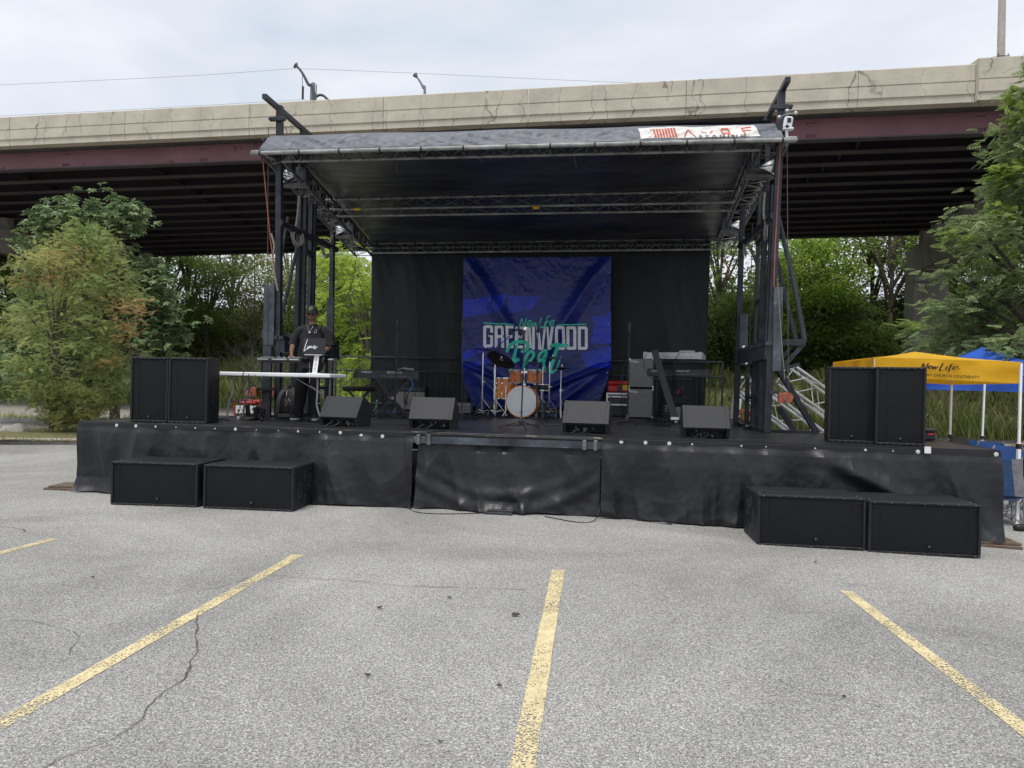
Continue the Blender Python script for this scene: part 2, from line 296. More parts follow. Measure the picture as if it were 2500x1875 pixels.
# ---------------------------------------------------------------- mesh helpers
def V(*a): return Vector(a)
class MB:
    def __init__(s): s.v = []; s.f = []
    def add(s, vs, fs):
        k = len(s.v); s.v += [tuple(p) for p in vs]; s.f += [tuple(i + k for i in f) for f in fs]; return s
    def box(s, c, d, R=None, bev=0.0):
        hx, hy, hz = d[0] / 2, d[1] / 2, d[2] / 2; vs = []; fs = []
        if bev <= 0:
            vs = [Vector((x * hx, y * hy, z * hz)) for x in (-1, 1) for y in (-1, 1) for z in (-1, 1)]
            fs = [(0, 1, 3, 2), (4, 6, 7, 5), (0, 4, 5, 1), (2, 3, 7, 6), (0, 2, 6, 4), (1, 5, 7, 3)]
        else:
            b = min(bev, hx * .9, hy * .9, hz * .9); h = (hx, hy, hz); idx = {}
            for x in (-1, 1):
                for y in (-1, 1):
                    for z in (-1, 1):
                        for a in range(3):
                            sg = (x, y, z); idx[(x, y, z, a)] = len(vs)
                            vs.append(Vector([sg[i] * (h[i] if i == a else h[i] - b) for i in range(3)]))
            for a in range(3):
                o1, o2 = [i for i in range(3) if i != a]
                for sg in (-1, 1):
                    q = []
                    for (p, r) in ((-1, -1), (1, -1), (1, 1), (-1, 1)):
                        k = [0, 0, 0]; k[a] = sg; k[o1] = p; k[o2] = r; q.append(idx[(*k, a)])
                    fs.append(tuple(q))
                for p in (-1, 1):
                    for r in (-1, 1):
                        q = []
                        for (sg, ax) in ((-1, o1), (1, o1), (1, o2), (-1, o2)):
                            k = [0, 0, 0]; k[a] = sg; k[o1] = p; k[o2] = r; q.append(idx[(*k, ax)])
                        fs.append(tuple(q))
            for x in (-1, 1):
                for y in (-1, 1):
                    for z in (-1, 1): fs.append(tuple(idx[(x, y, z, a)] for a in range(3)))
        if R is not None: vs = [R @ p for p in vs]
        return s.add([p + Vector(c) for p in vs], fs)
    def tube(s, pts, r, n=8, cap=True):
        pts = [Vector(p) for p in pts]; m = len(pts); rs = r if isinstance(r, (list, tuple)) else [r] * m
        t0 = (pts[1] - pts[0]).normalized(); up = Vector((0, 0, 1)) if abs(t0.z) < 0.9 else Vector((1, 0, 0))
        nx = t0.cross(up).normalized(); vs = []; fs = []
        for i, p in enumerate(pts):
            t = (pts[min(i + 1, m - 1)] - pts[max(i - 1, 0)]).normalized()
            nx = (nx - t * nx.dot(t)); nx = nx.normalized() if nx.length > 1e-6 else t.orthogonal().normalized()
            ny = t.cross(nx)
            for k in range(n):
                a = 2 * math.pi * k / n + math.pi / n; vs.append(p + (nx * math.cos(a) + ny * math.sin(a)) * rs[i])
        for i in range(m - 1):
            for k in range(n): fs.append((i * n + k, i * n + (k + 1) % n, (i + 1) * n + (k + 1) % n, (i + 1) * n + k))
        if cap: fs += [tuple(range(n))[::-1], tuple((m - 1) * n + k for k in range(n))]
        return s.add(vs, fs)
    def bar(s, p0, p1, w, h, up=(0, 0, 1)):
        p0, p1 = Vector(p0), Vector(p1); t = (p1 - p0).normalized(); u = Vector(up)
        if abs(t.dot(u)) > 0.97: u = Vector((0, 1, 0))
        x = t.cross(u).normalized() * (w / 2); y = x.cross(t).normalized() * (h / 2)
        vs = [p + a * x + b * y for p in (p0, p1) for a, b in ((-1, -1), (1, -1), (1, 1), (-1, 1))]
        return s.add(vs, [(3, 2, 1, 0), (4, 5, 6, 7), (0, 1, 5, 4), (1, 2, 6, 5), (2, 3, 7, 6), (3, 0, 4, 7)])
    def lathe(s, prof, n=24, o=(0, 0, 0), R=None, cap=True):
        vs = []; fs = []; m = len(prof)
        for (r, z) in prof:
            for k in range(n):
                a = 2 * math.pi * k / n; p = Vector((max(r, 1e-4) * math.cos(a), max(r, 1e-4) * math.sin(a), z)); vs.append((R @ p if R is not None else p) + Vector(o))
        for i in range(m - 1):
            for k in range(n): fs.append((i * n + k, i * n + (k + 1) % n, (i + 1) * n + (k + 1) % n, (i + 1) * n + k))
        if cap: fs += [tuple(range(n))[::-1], tuple((m - 1) * n + k for k in range(n))]
        return s.add(vs, fs)
    def prism(s, poly, x0, x1, fn=None):
        n = len(poly); fn = fn or (lambda x, a, b: (x, a, b))
        vs = [fn(x0, a, b) for a, b in poly] + [fn(x1, a, b) for a, b in poly]
        return s.add(vs, [tuple(range(n))[::-1], tuple(range(n, 2 * n))] + [(i, (i + 1) % n, n + (i + 1) % n, n + i) for i in range(n)])
    def grid(s, nx, ny, fn):
        vs = [fn(i / nx, j / ny) for j in range(ny + 1) for i in range(nx + 1)]
        return s.add(vs, [(j * (nx + 1) + i, j * (nx + 1) + i + 1, (j + 1) * (nx + 1) + i + 1, (j + 1) * (nx + 1) + i) for j in range(ny) for i in range(nx)])
    def build(s, name, mat, parent=None, ang=35, label=None, world=False, recalc=True):
        me = bpy.data.meshes.new(name); vs = s.v
        if world and parent is not None:
            inv = wm(parent).inverted(); vs = [tuple(inv @ Vector(p)) for p in vs]
        me.from_pydata(vs, [], s.f)
        if recalc and len(s.f) < 60000:
            import bmesh
            bm = bmesh.new(); bm.from_mesh(me); bmesh.ops.recalc_face_normals(bm, faces=bm.faces); bm.to_mesh(me); bm.free()
        me.polygons.foreach_set('use_smooth', [ang > 0] * len(me.polygons))
        if ang > 0: me.set_sharp_from_angle(angle=math.radians(ang))
        me.materials.append(MT[mat] if isinstance(mat, str) else mat)
        return link(name, me, parent, label)
WM = {}
def wm(o):
    m = Matrix.LocRotScale(o.location, o.rotation_euler, o.scale)
    return wm(o.parent) @ m if o.parent else m
def link(name, me, parent=None, label=None):
    o = bpy.data.objects.new(name, me); C.objects.link(o); o.parent = parent
    if label: o['label'] = label
    return o
def thing(name, label, cat, loc=(0, 0, 0), rz=0.0, group=None):
    o = bpy.data.objects.new(name, None); C.objects.link(o); o.empty_display_size = 0.2
    o.location = loc; o.rotation_euler = (0, 0, rz); o['label'] = label; o['category'] = cat
    if group: o['group'] = group
    return o
def tag(o, label, cat, group=None):
    o['label'] = label; o['category'] = cat
    if group: o['group'] = group
    return o
def struct(o, label=None): 
    o['kind'] = 'structure'
    if label: o['label'] = label
    return o
def dup(root, loc, rz, label=None, scale=None, group=None):
    def cp(o, par):
        c = o.copy(); C.objects.link(c); c.parent = par
        for ch in list(o.children): cp(ch, c)
        return c
    r = cp(root, None); r.location = loc; r.rotation_euler = (0, 0, rz)
    if scale: r.scale = scale
    if label: r['label'] = label
    if group: r['group'] = group
    return r
def share(name, me, parent, loc=(0, 0, 0), rot=(0, 0, 0)):
    o = bpy.data.objects.new(name, me); C.objects.link(o); o.parent = parent; o.location = loc; o.rotation_euler = rot; return o
def cat(pts, k=8):
    pts = [Vector(p) for p in pts]; out = []; n = len(pts)
    for i in range(n - 1):
        p0, p1, p2, p3 = pts[max(i - 1, 0)], pts[i], pts[i + 1], pts[min(i + 2, n - 1)]
        for j in range(k):
            t = j / k; out.append(0.5 * ((2 * p1) + (p2 - p0) * t + (2 * p0 - 5 * p1 + 4 * p2 - p3) * t * t + (3 * p1 - p0 - 3 * p2 + p3) * t ** 3))
    out.append(pts[-1]); return out
def ribbon(mb, pts, w, fn, taper=False, k=6, across=1):          # flat printed stroke laid on a surface fn(a, b, lift)
    q = cat([(p[0], p[1], 0) for p in pts], k) if len(pts) > 2 else [Vector((p[0], p[1], 0)) for p in pts]
    if len(q) == 2: q = [q[0].lerp(q[1], i / 8) for i in range(9)]
    n = len(q); vs = []; fs = []
    for i, p in enumerate(q):
        t = (q[min(i + 1, n - 1)] - q[max(i - 1, 0)]).normalized(); nn = Vector((-t.y, t.x, 0))
        ww = w * (0.55 + 0.45 * math.sin(math.pi * min(max((i + .6) / n, 0), 1)) ** 0.5 if taper else 1) / 2
        for j in range(across + 1):
            f = -1 + 2 * j / across; r = p + nn * ww * f; vs.append(fn(r.x, r.y))
    m = across + 1
    for i in range(n - 1):
        for j in range(across): fs.append((i * m + j, i * m + j + 1, (i + 1) * m + j + 1, (i + 1) * m + j))
    return mb.add(vs, fs)
def quadpatch(mb, a, b, c, d, fn, n=6):
    a, b, c, d = [Vector((*p, 0)) for p in (a, b, c, d)]
    def f(s, t):
        p = a.lerp(b, s).lerp(d.lerp(c, s), t); return fn(p.x, p.y)
    return mb.grid(n, n, f)
def textmesh(txt, size, ext=0.0, off=0.0, space=1.0, align='CENTER'):
    cu = bpy.data.curves.new('lettering', 'FONT'); cu.body = txt; cu.size = size; cu.offset = off; cu.extrude = ext; cu.align_x = align; cu.space_character = space
    o = bpy.data.objects.new('lettering', cu); C.objects.link(o)
    dg = bpy.context.evaluated_depsgraph_get(); me = bpy.data.meshes.new_from_object(o.evaluated_get(dg))
    bpy.data.objects.remove(o); bpy.data.curves.remove(cu); me.materials.clear(); return me
def sign(txt, size, mat, parent, loc, rot=(math.pi / 2, 0, 0), sx=1.0, off=0.0, space=1.0, name='lettering', align='CENTER'):
    me = textmesh(txt, size, off=off, space=space, align=align); me.materials.append(MT[mat])
    o = share(name, me, parent, loc, rot); o.scale = (sx, 1, 1); return o

# ================================================================ ground
def yg(x): return 37.0 - 0.25 * max(min(x, 40), -60)              # front edge of the tall grass
def terr(x, y):                                                   # rising ground beyond the grass edge
    d = y - yg(x)
    if d <= 0: return -0.35 * (x > 1) * min((x - 1) / 15, 1) if x > 1 else 0.0
    e_ = 6 * min(max((3 - x) / 6, 0), 1); base = (2.3 + e_ * .08) * min(d / (15 + e_), 1) ** 1.15
    s = min(max((d - 14 - e_) / 15, 0), 1); s = s * s * (3 - 2 * s)
    z = base + 6.5 * s + 0.5 * noise.noise((x * .12, y * .12, 0)) * min(d / 9, 1)
    if x > 1: z -= 0.35 * min((x - 1) / 15, 1) * (1 - s)
    return z
xs = [-300, -80, 1, 16, 80, 300]
mb = MB()
for i in range(5):
    a, b = xs[i], xs[i + 1]
    for y0, y1 in ((-60, 24), (24, 60), (60, 400)):
        mb.add([(a, y0, gz(a) - .03), (b, y0, gz(b) - .03), (b, y1, gz(b) - .03), (a, y1, gz(a) - .03)], [(0, 1, 2, 3)])
struct(mb.build('ground', 'soil', ang=0))
mb = MB()
for a, b in ((-70, 1), (1, 16), (16, 60)):
    ya, yb = 25.3 - 0.10 * max(a, -70), 25.3 - 0.10 * b
    ya, yb = (min(ya, 25.2) if a < 0 else 26.5), (25.2 if b < 2 else 27)
    mb.add([(a, -25, gz(a)), (b, -25, gz(b)), (b, yb, gz(b)), (a, ya, gz(a))], [(0, 1, 2, 3)])
struct(mb.build('parking_lot', 'asphalt', ang=0))
mb = MB()                                                          # gravel strip under the bridge
def gravel(i, j):
    x = -70 + 130 * i; y = 27.2 + (yg(x) + 2.5 - 27.2) * j
    return (x, y, gz(x) - 0.02 + 0.03 * j)
mb.grid(60, 6, gravel); struct(mb.build('gravel_verge', 'gravel', ang=0))
def bankpt(i, j):
    x = -110 + 220 * i; d = -1 + 75 * j; y = yg(x) + d
    return (x, y, terr(x, y) if d > 0 else gz(x) - 0.025)
mb = MB(); mb.grid(150, 75, bankpt); struct(mb.build('embankment', 'bank', ang=60))

# painted bay lines: each a strip 4 mm above the asphalt
def bay_line(p_far, p_near, label, w=0.105, ext=1.0):
    a, b = GG(*p_far), GG(*p_near); t = (b - a); t.z = 0; L = t.length * ext; t.normalize(); n = Vector((-t.y, t.x, 0)) * w / 2
    mb = MB(); N = 40
    def f(i, j):
        p = a + t * L * i + n * (2 * j - 1); e = 0.006 * noise.noise((p.x * 9, p.y * 9, j)) * (2 * j - 1)
        p = p + n.normalized() * e; return (p.x, p.y, gz(p.x) + 0.004)
    mb.grid(N, 1, f); o = mb.build('parking_bay_line', 'paint', ang=0); o['kind'] = 'structure'; o['label'] = label
bay_line((728, 1355), (0, 1770), 'long faded yellow bay line running diagonally to the lower left', ext=1.5)
bay_line((1363, 1391), (1275, 1875), 'worn yellow bay line in front of the middle of the stage', ext=1.5, w=0.112)
bay_line((2066, 1444), (2500, 1782), 'faded yellow bay line running to the lower right', ext=1.5)
bay_line((132, 1316), (0, 1351), 'short yellow bay line at the far left edge', ext=3)

def crack(pts, label, w=0.012):
    q = cat([GG(*p) for p in pts], 9); mb = MB(); n = len(q); vs = []
    for i, p in enumerate(q):
        t = (q[min(i + 1, n - 1)] - q[max(i - 1, 0)]).normalized(); nn = Vector((-t.y, t.x, 0))
        j = noise.noise((p.x * 5, p.y * 5, 2)) * 0.035 + noise.noise((p.x * 17, p.y * 17, 5)) * 0.012; ww = w * (0.35 + abs(noise.noise((p.x * 3, p.y * 3, 8))) * 1.8)
        for s in (-1, 1):
            r = p + nn * (j + s * ww / 2); vs.append((r.x, r.y, gz(r.x) + 0.0065))
    mb.add(vs, [(2 * i, 2 * i + 1, 2 * i + 3, 2 * i + 2) for i in range(n - 1)])
    o = mb.build('asphalt_crack', 'crack', ang=0); o['kind'] = 'structure'; o['label'] = label
crack([(485, 1495), (478, 1560), (470, 1610), (440, 1665), (370, 1715), (335, 1765), (290, 1795), (215, 1825), (120, 1870), (60, 1900)], 'long dark crack wandering to the lower left', 0.009)
crack([(380, 1455), (450, 1446), (520, 1437), (580, 1422), (640, 1407), (760, 1412), (900, 1423), (1050, 1435), (1280, 1440)], 'fine crack crossing the diagonal bay line', 0.007)
crack([(0, 1287), (45, 1290), (60, 1300)], 'short crack at the left edge', 0.012)
crack([(1900, 1660), (1960, 1690), (2040, 1700), (2160, 1730)], 'hairline crack on the right', 0.005)
crack([(20, 1520), (90, 1518), (190, 1555), (160, 1600)], 'hairline crack left of the long line', 0.006)
for (px, py, s, lb) in ((927, 1487, .05, 'curled dark leaf on the asphalt, farther left of two'), (1098, 1462, .04, 'small dark leaf on the asphalt near the middle'), (1258, 1505, .06, 'flat dark scrap of leaf left of the middle bay line'), (898, 1654, .035, 'round dark chip on the asphalt below the diagonal line'), (1220, 1680, .03, 'small dark stone chip beside the middle bay line'), (227, 1413, .022, 'tiny dark chip left of the diagonal line'), (2060, 1705, .025, 'small dark chip right of the middle bay line'), (1075, 1815, .03, 'tiny crumb of leaf at the bottom left of the middle line'), (1990, 1375, .03, 'dark leaf crumb in front of the right floor speakers')):
    p = GG(px, py); mb = MB(); n = 7
    vs = [(s * .42 * (1 + .5 * random.random()) * math.cos(2 * math.pi * k / n) * 1.1, s * .42 * (.5 + .5 * random.random()) * math.sin(2 * math.pi * k / n), 0.006 + .018 * random.random()) for k in range(n)] + [(0, 0, 0.004)]
    mb.add(vs, [(k, (k + 1) % n, n) for k in range(n)]); o = mb.build('fallen_leaf', 'crack', ang=0); o.location = (p.x, p.y, gz(p.x) + 0.003); tag(o, lb, 'leaf')

# kerbed island at the left, kerb line behind it
def kerb_run(pts, w=0.16, h=0.14, name='kerb', label=None):
    q = cat([Vector((x, y, 0)) for x, y in pts], 5)
    t = thing(name, label, 'kerb', q[0][:]); t['kind'] = 'structure'; L = 0; i0 = 0; seg = []
    # resample into separate kerb stones about 1.8 m long
    d = [0]; 
    for i in range(1, len(q)): d.append(d[-1] + (q[i] - q[i - 1]).length)
    def at(s):
        for i in range(1, len(q)):
            if d[i] >= s: f = (s - d[i - 1]) / (d[i] - d[i - 1] + 1e-9); return q[i - 1].lerp(q[i], f)
        return q[-1]
    s = 0
    while s < d[-1] - .2:
        e = min(s + 1.8, d[-1]); mb = MB(); N = 4; vs = []
        for k in range(N + 1):
            a = at(s + (e - s - .012) * k / N); b = at(min(s + (e - s) * k / N + .05, d[-1])); tt = (b - a); tt = tt.normalized() if tt.length > 1e-5 else Vector((1, 0, 0)); nn = Vector((-tt.y, tt.x, 0))
            for o_, z in ((0, -.02), (.015, h - .03), (.045, h), (w, h), (w, -.02)): p = a + nn * o_; vs.append((p.x, p.y, z + gz(p.x)))
        fs = [(k * 5 + j, k * 5 + (j + 1) % 5, k * 5 + 5 + (j + 1) % 5, k * 5 + 5 + j) for k in range(N) for j in range(5)] + [(4, 3, 2, 1, 0), tuple(N * 5 + j for j in range(5))]
        mb.add(vs, fs); mb.build('kerb_stone', 'kerb', t, 40, world=True); s = e
kerb_run([(-40, 16.6), (-24, 16.7), (-14, 17.0), (-10.0, 17.5), (-8.2, 18.4), (-8.3, 20.0), (-10, 20.9), (-16, 21.2), (-40, 21.2)], label='rounded concrete kerb round the grass island with the small tree')
kerb_run([(-60, 25.2), (-30, 25.2), (-8, 25.2), (1, 25.2)], label='straight concrete kerb along the back of the lot at left')
kerb_run([(1, 26.6), (10, 26.7), (40, 27.2)], label='low kerb line behind the tents at right')
mb = MB()
def isl(i, j):
    x = -40 + 31.7 * i; lo = 16.75 + (0.0 if x < -14 else (x + 14) ** 2 * .045); hi = 21.1 - (0 if x < -14 else (x + 14) ** 2 * .02)
    return (x, lo + (hi - lo) * j, 0.11 + .05 * math.sin(math.pi * j) + .03 * noise.noise((x, j * 4, 0)))
mb.grid(60, 10, isl); struct(mb.build('grass_island', 'lawn', ang=60))
mb = MB()                                                        # faded white bay lines beyond the island
for k in range(3):
    a = Vector((-13.2 - 3.2 * k, 21.6, .004)); b = Vector((-13.6 - 3.3 * k, 24.9, .004)); mb.add([a, a + V(.12, 0, 0), b + V(.12, 0, 0), b], [(0, 1, 2, 3)])
struct(mb.build('faded_bay_lines', 'kerb', ang=0))

# ================================================================ leaf and branch tools
def quads(name, vv, mat, parent=None):
    vv = np.asarray(vv, dtype=np.float32).reshape(-1, 3); n = len(vv) // 4
    me = bpy.data.meshes.new(name); me.vertices.add(n * 4); me.loops.add(n * 4); me.polygons.add(n)
    me.vertices.foreach_set('co', vv.ravel()); me.loops.foreach_set('vertex_index', np.arange(n * 4, dtype=np.int32))
    me.polygons.foreach_set('loop_start', np.arange(0, n * 4, 4, dtype=np.int32)); me.update(calc_edges=True)
    me.materials.append(MT[mat]); return link(name, me, parent)
def leaf_quad(L, W, lift=0.0):                                     # kite-shaped leaf along +x
    return np.array([(0, 0, 0), (L * .45, W / 2, lift), (L, 0, -lift * .5), (L * .45, -W / 2, lift)], dtype=np.float32)
def rotmats(n, droop=(0.1, 0.5), yaw=None, roll=0.5):
    ya = rng.uniform(0, 2 * np.pi, n) if yaw is None else yaw; pi_ = rng.uniform(droop[0], droop[1], n); ro = rng.normal(0, roll, n)
    cy, sy, cp, sp, c_, s_ = np.cos(ya), np.sin(ya), np.cos(pi_), np.sin(pi_), np.cos(ro), np.sin(ro); Z = np.zeros(n); O = np.ones(n)
    Ry = np.stack([cy, -sy, Z, sy, cy, Z, Z, Z, O], 1).reshape(n, 3, 3)
    Rp = np.stack([cp, Z, sp, Z, O, Z, -sp, Z, cp], 1).reshape(n, 3, 3)
    Rr = np.stack([O, Z, Z, Z, c_, -s_, Z, s_, c_], 1).reshape(n, 3, 3)
    return Ry @ Rp @ Rr
def scatter(tmpl, pos, R, sc):                                     # tmpl (k,3) -> (n*k,3)
    return (np.einsum('nij,kj->nki', R, tmpl) * sc[:, None, None] + pos[:, None, :]).reshape(-1, 3)
def frond(n, L, lL, lW, curl=0.15, pair=True):                     # a twig with leaflets both sides
    out = []
    for i in range(n):
        t = (i + .5) / n; x = t * L; z = -curl * L * t * t
        for s in ((-1, 1) if pair else ((-1) ** i,)):
            q = leaf_quad(lL * (1 - .35 * t), lW * (1 - .3 * t), .004); a = s * (0.95 - .35 * t); c, s_ = math.cos(a), math.sin(a)
            q2 = q.copy(); q2[:, 0] = q[:, 0] * c - q[:, 1] * s_ + x; q2[:, 1] = q[:, 0] * s_ + q[:, 1] * c; q2[:, 2] += z; out.append(q2)
    q = leaf_quad(lL * .8, lW * .7); q[:, 0] += L; q[:, 2] -= curl * L; out.append(q)
    return np.concatenate(out)
def limbs(mb, base, centers, r0, trunk_top, n=5, sag=.1):
    base = Vector(base)
    for c in centers:
        c = Vector(c); f = min(max((c.z - base.z) / max(trunk_top - base.z, .1) * .55, .18), .95)
        st = base.lerp(Vector((base.x, base.y, trunk_top)), f); d = (c - st).length
        mid = st.lerp(c, .5) + Vector((random.uniform(-.1, .1), random.uniform(-.1, .1), sag * d * .5 + random.uniform(-.05, .05) * d))
        r = r0 * (.18 + .25 * min(d / 4, 1)) * (1 - f * .5); mb.tube(cat([st, mid, c], 3), [r * (1 - .13 * i) + .006 for i in range(7)], n)

def bg_tree(name, h, r, nclump, nleaf, leafL, mat, label, cat_='tree', tfrac=.35, bark='bark', sparse=1.0, lean=.3, flat=.75):
    t = thing(name, label, cat_); cs = []
    for i in range(nclump):
        z = h * (tfrac + (1 - tfrac) * rng.random() ** .8); f = (z / h - tfrac) / (1 - tfrac); R_ = r * (math.sin(math.pi * min(.12 + f * .86, 1)) ** .6)
        a = rng.random() * 6.283; q = R_ * (.35 + .65 * rng.random() ** .5); cs.append((q * math.cos(a) + lean * f, q * math.sin(a), z))
    pos = []
    for c in cs:
        k = int(nleaf * (.5 + rng.random())); cr_ = r * (.17 + .15 * rng.random())
        g = rng.normal(0, 1, (k, 3)) * (cr_, cr_, cr_ * flat * .6); pos.append(g + np.array(c))
    pos = np.concatenate(pos); n = len(pos)
    quads('crown', scatter(leaf_quad(leafL, leafL * .55, leafL * .08), pos, rotmats(n, (-.3, .9), roll=.7), rng.uniform(.6, 1.35, n)), mat, t)
    mb = MB(); mb.tube(cat([(0, 0, -.5), (.1, 0, h * .3), (lean * .4, .1, h * .6), (lean, 0, h * .93)], 4), [h * .017 * (1 - .07 * i) for i in range(13)], 7)
    limbs(mb, (0, 0, 0), cs[::2], h * .03, h * .9); mb.build('trunk', bark, t); return t

def fy(x): return 60 - .293 * (x + 41.6)
# ---- prototypes of the trees and bushes on the bank (copies share mesh data)
TB = [bg_tree('broadleaf_tree', 11, 3.6, 44, 190, .26, 'lv_mid', '', tfrac=.28),
      bg_tree('broadleaf_tree', 12, 3.2, 40, 170, .25, 'lv_dark', '', tfrac=.3, lean=.8),
      bg_tree('broadleaf_tree', 9.5, 3.3, 40, 190, .27, 'lv_lite', '', tfrac=.3),
      bg_tree('broadleaf_tree', 10, 3.4, 34, 150, .24, 'lv_olive', '', tfrac=.25, bark='barkg', lean=-.6),
      bg_tree('slender_tree', 12.5, 2.9, 22, 120, .25, 'lv_mid', '', tfrac=.55, lean=.5)]
BB = [bg_tree('bush', 3.2, 2.3, 26, 170, .22, 'lv_dark', '', 'bush', tfrac=.08, lean=0),
      bg_tree('bush', 3.0, 2.2, 24, 170, .22, 'lv_mid', '', 'bush', tfrac=.08, lean=0),
      bg_tree('bush', 2.6, 2.0, 22, 160, .22, 'lv_olive', '', 'bush', tfrac=.08, lean=0)]
KT = ['mid green broadleaf tree', 'tall dark green tree', 'bright light green tree', 'olive green tree with pale bark', 'slender bare-stemmed tree']
KB = ['dark green bush', 'leafy mid green bush', 'olive green bush']
usedT = set()
def put(protos, k, x, y, s, rz, side, kinds, what, dz=0.0):
    if x < 0 and what == 'tree': g_ = max(1.0, (fy(x) + 4.5) / y, 1.12); x, y, s = x * g_, y * g_, s * g_
    first = id(protos[k]) not in usedT; usedT.add(id(protos[k])); lb = f'{kinds[k]} on the bank {side}'
    if first: o = protos[k]; o.location = (x, y, terr(x, y) + dz); o.rotation_euler = (0, 0, rz); o['label'] = lb
    else: o = dup(protos[k], (x, y, terr(x, y) + dz), rz, lb)
    o.scale = (s, s, s * random.uniform(.92, 1.1)); o['group'] = (kinds[k].replace('bush', 'bushes') if 'bush' in kinds[k] else kinds[k].replace('tree', 'trees', 1)) + ' ' + side; return o
def sidename(x, y):
    px = 1250 + 1800 * x / y
    return 'far left behind the oak' if px < 340 else 'left of the stage beyond the grass' if px < 900 else 'right of the stage beyond the grass' if px < 2230 else 'behind the pier and tents'
# chosen trees (pixel column, distance, kind, scale)
for px, Y, k, s in ((395, 50, 0, .9), (455, 55, 4, .95), (505, 49, 1, .66), (560, 58, 4, .85), (615, 50, 3, .85), (665, 55, 3, .7), (705, 60, 4, .7), (770, 54, 0, .7), (835, 57, 2, .8), (890, 55, 3, .8),
                    (1752, 50, 0, .95), (1790, 47, 1, .5), (1850, 56, 4, .85), (1915, 52, 2, .62), (1965, 48, 2, .95), (2050, 52, 3, .95), (2095, 47, 1, .5), (2125, 50, 4, .95), (2165, 47, 4, 1.05), (2225, 50, 4, .9), (2300, 50, 1, .9), (2370, 46, 0, .9), (2440, 48, 1, .9), (2520, 44, 0, .9),
                    (-60, 52, 0, 1), (20, 56, 1, .95), (90, 50, 2, .9), (160, 57, 0, 1), (230, 52, 1, .9), (300, 56, 0, .95), (-140, 50, 1, 1)):
    x = (px - 1250) / 1800 * Y; put(TB, k, x, Y, s, random.uniform(0, 6.28), sidename(x, Y), KT, 'tree')
for i in range(50):
    px = random.choice([random.uniform(-150, 900), random.uniform(1720, 2600)]) if i > 14 else 360 + i * 36
    if i > 44: px = random.uniform(1740, 2230)
    Y = random.uniform(0, 1); x = (px - 1250) / 1800 * 48; Y = yg(x) + 14.5 + 8.5 * Y ** 1.1 + (6 if x < 0 else 0); x = (px - 1250) / 1800 * Y
    put(BB, random.choice([0, 0, 1, 1, 2]), x, Y, random.uniform(.8, 1.5), random.uniform(0, 6.28), sidename(x, Y), KB, 'bush', -.3)
ORD = ['first', 'second', 'third', 'fourth', 'fifth', 'sixth', 'seventh']
seen_ = {}
for o in C.objects:
    if o.type == 'EMPTY' and o.get('category') == 'tree' and 'on the bank' in o.get('label', ''): seen_.setdefault(o['label'], []).append(o)
for lb, L_ in seen_.items():
    if 1 < len(L_) <= 7 and 'oak' not in lb:
        for n_, o in enumerate(sorted(L_, key=lambda q: q.location.x / q.location.y)): o['label'] = lb.replace(' beyond the grass', '').replace('with pale bark ', '') + f', {ORD[n_]} from the left'
# pale rock face showing through the growth on the bank
mb = MB()
def rockf(i, j):
    x = 12.5 + 6.5 * i; y = yg(x) + 21 + 5.5 * j; return (x, y - .25, terr(x, y) + .45 + .5 * noise.noise((x * 1.2, y * 1.2, 3)))
mb.grid(40, 26, rockf); struct(mb.build('rock_face', 'ballast', ang=25))
# bare dead shrubs
def dead_shrub(px, Y, h, label):
    x = (px - 1250) / 1800 * Y; t = thing('dead_shrub', label, 'shrub', (x, Y, terr(x, Y))); mb = MB()
    def grow(p, d, L, r, k):
        if k == 0: return
        q = p + d * L; mb.tube([p, p.lerp(q, .5) + Vector((random.uniform(-.06, .06), random.uniform(-.06, .06), 0)) * L, q], [r, r * .8, r * .6], 4, False)
        for _ in range(3 if k > 2 else 2): grow(q, (d + Vector((random.uniform(-.9, .9), random.uniform(-.9, .9), random.uniform(-.5, .5)))).normalized(), L * random.uniform(.6, .9), r * .6, k - 1)
    for _ in range(4): grow(Vector((0, 0, 0)), Vector((random.uniform(-.5, .5), random.uniform(-.5, .5), 1)).normalized(), h * .28, .035, 5)
    mb.build('branches', 'barkg', t, 0, recalc=False)
dead_shrub(700, 38, 4.2, 'bare grey dead shrub behind the left mast'); dead_shrub(640, 42, 5.0, 'bare twiggy dead shrub left of the mast among the trees'); dead_shrub(810, 33, 4.0, 'pale dead shrub behind the man and the mast')

# ================================================================ tall grass
def grass(name, n, xr, dr, hh, ww, mat, z0=None, yfun=None, label=None, pw=1.0):
    x = rng.uniform(*xr, n); d = dr[0] + (dr[1] - dr[0]) * rng.random(n) ** pw; y = (np.array([yg(a) for a in x]) if yfun is None else np.full(n, yfun)) + d
    z = np.array([terr(a, b) if z0 is None else z0 for a, b in zip(x, y)]); h = rng.uniform(hh[0], hh[1], n) * (0.75 + .5 * np.sin(x * .9) * np.sin(y * .7 + x * .3) + .25 * rng.random(n)); h = np.maximum(h, .05)
    a = rng.uniform(0, np.pi, n); dx, dy = np.cos(a) * ww, np.sin(a) * ww; bx, by = rng.normal(0, .28, n) * h, rng.normal(0, .2, n) * h
    v = np.stack([np.stack([x - dx, y - dy, z - .02], 1), np.stack([x + dx, y + dy, z - .02], 1), np.stack([x + bx + dx * .2, y + by, z + h], 1), np.stack([x + bx * .85 - dx * .3, y + by, z + h * .97], 1)], 1)
    o = quads(name, v, mat); o['kind'] = 'stuff'; o['label'] = label; return o
grass('tall_grass', 190000, (-40, 36), (-.3, 19), (.45, 1.2), .017, 'blade', label='tall green meadow grass beyond the lot', pw=1.25)
grass('dry_grass', 14000, (-40, 36), (-.6, 12), (.6, 1.5), .011, 'straw', label='straw coloured dry stalks among the green grass')
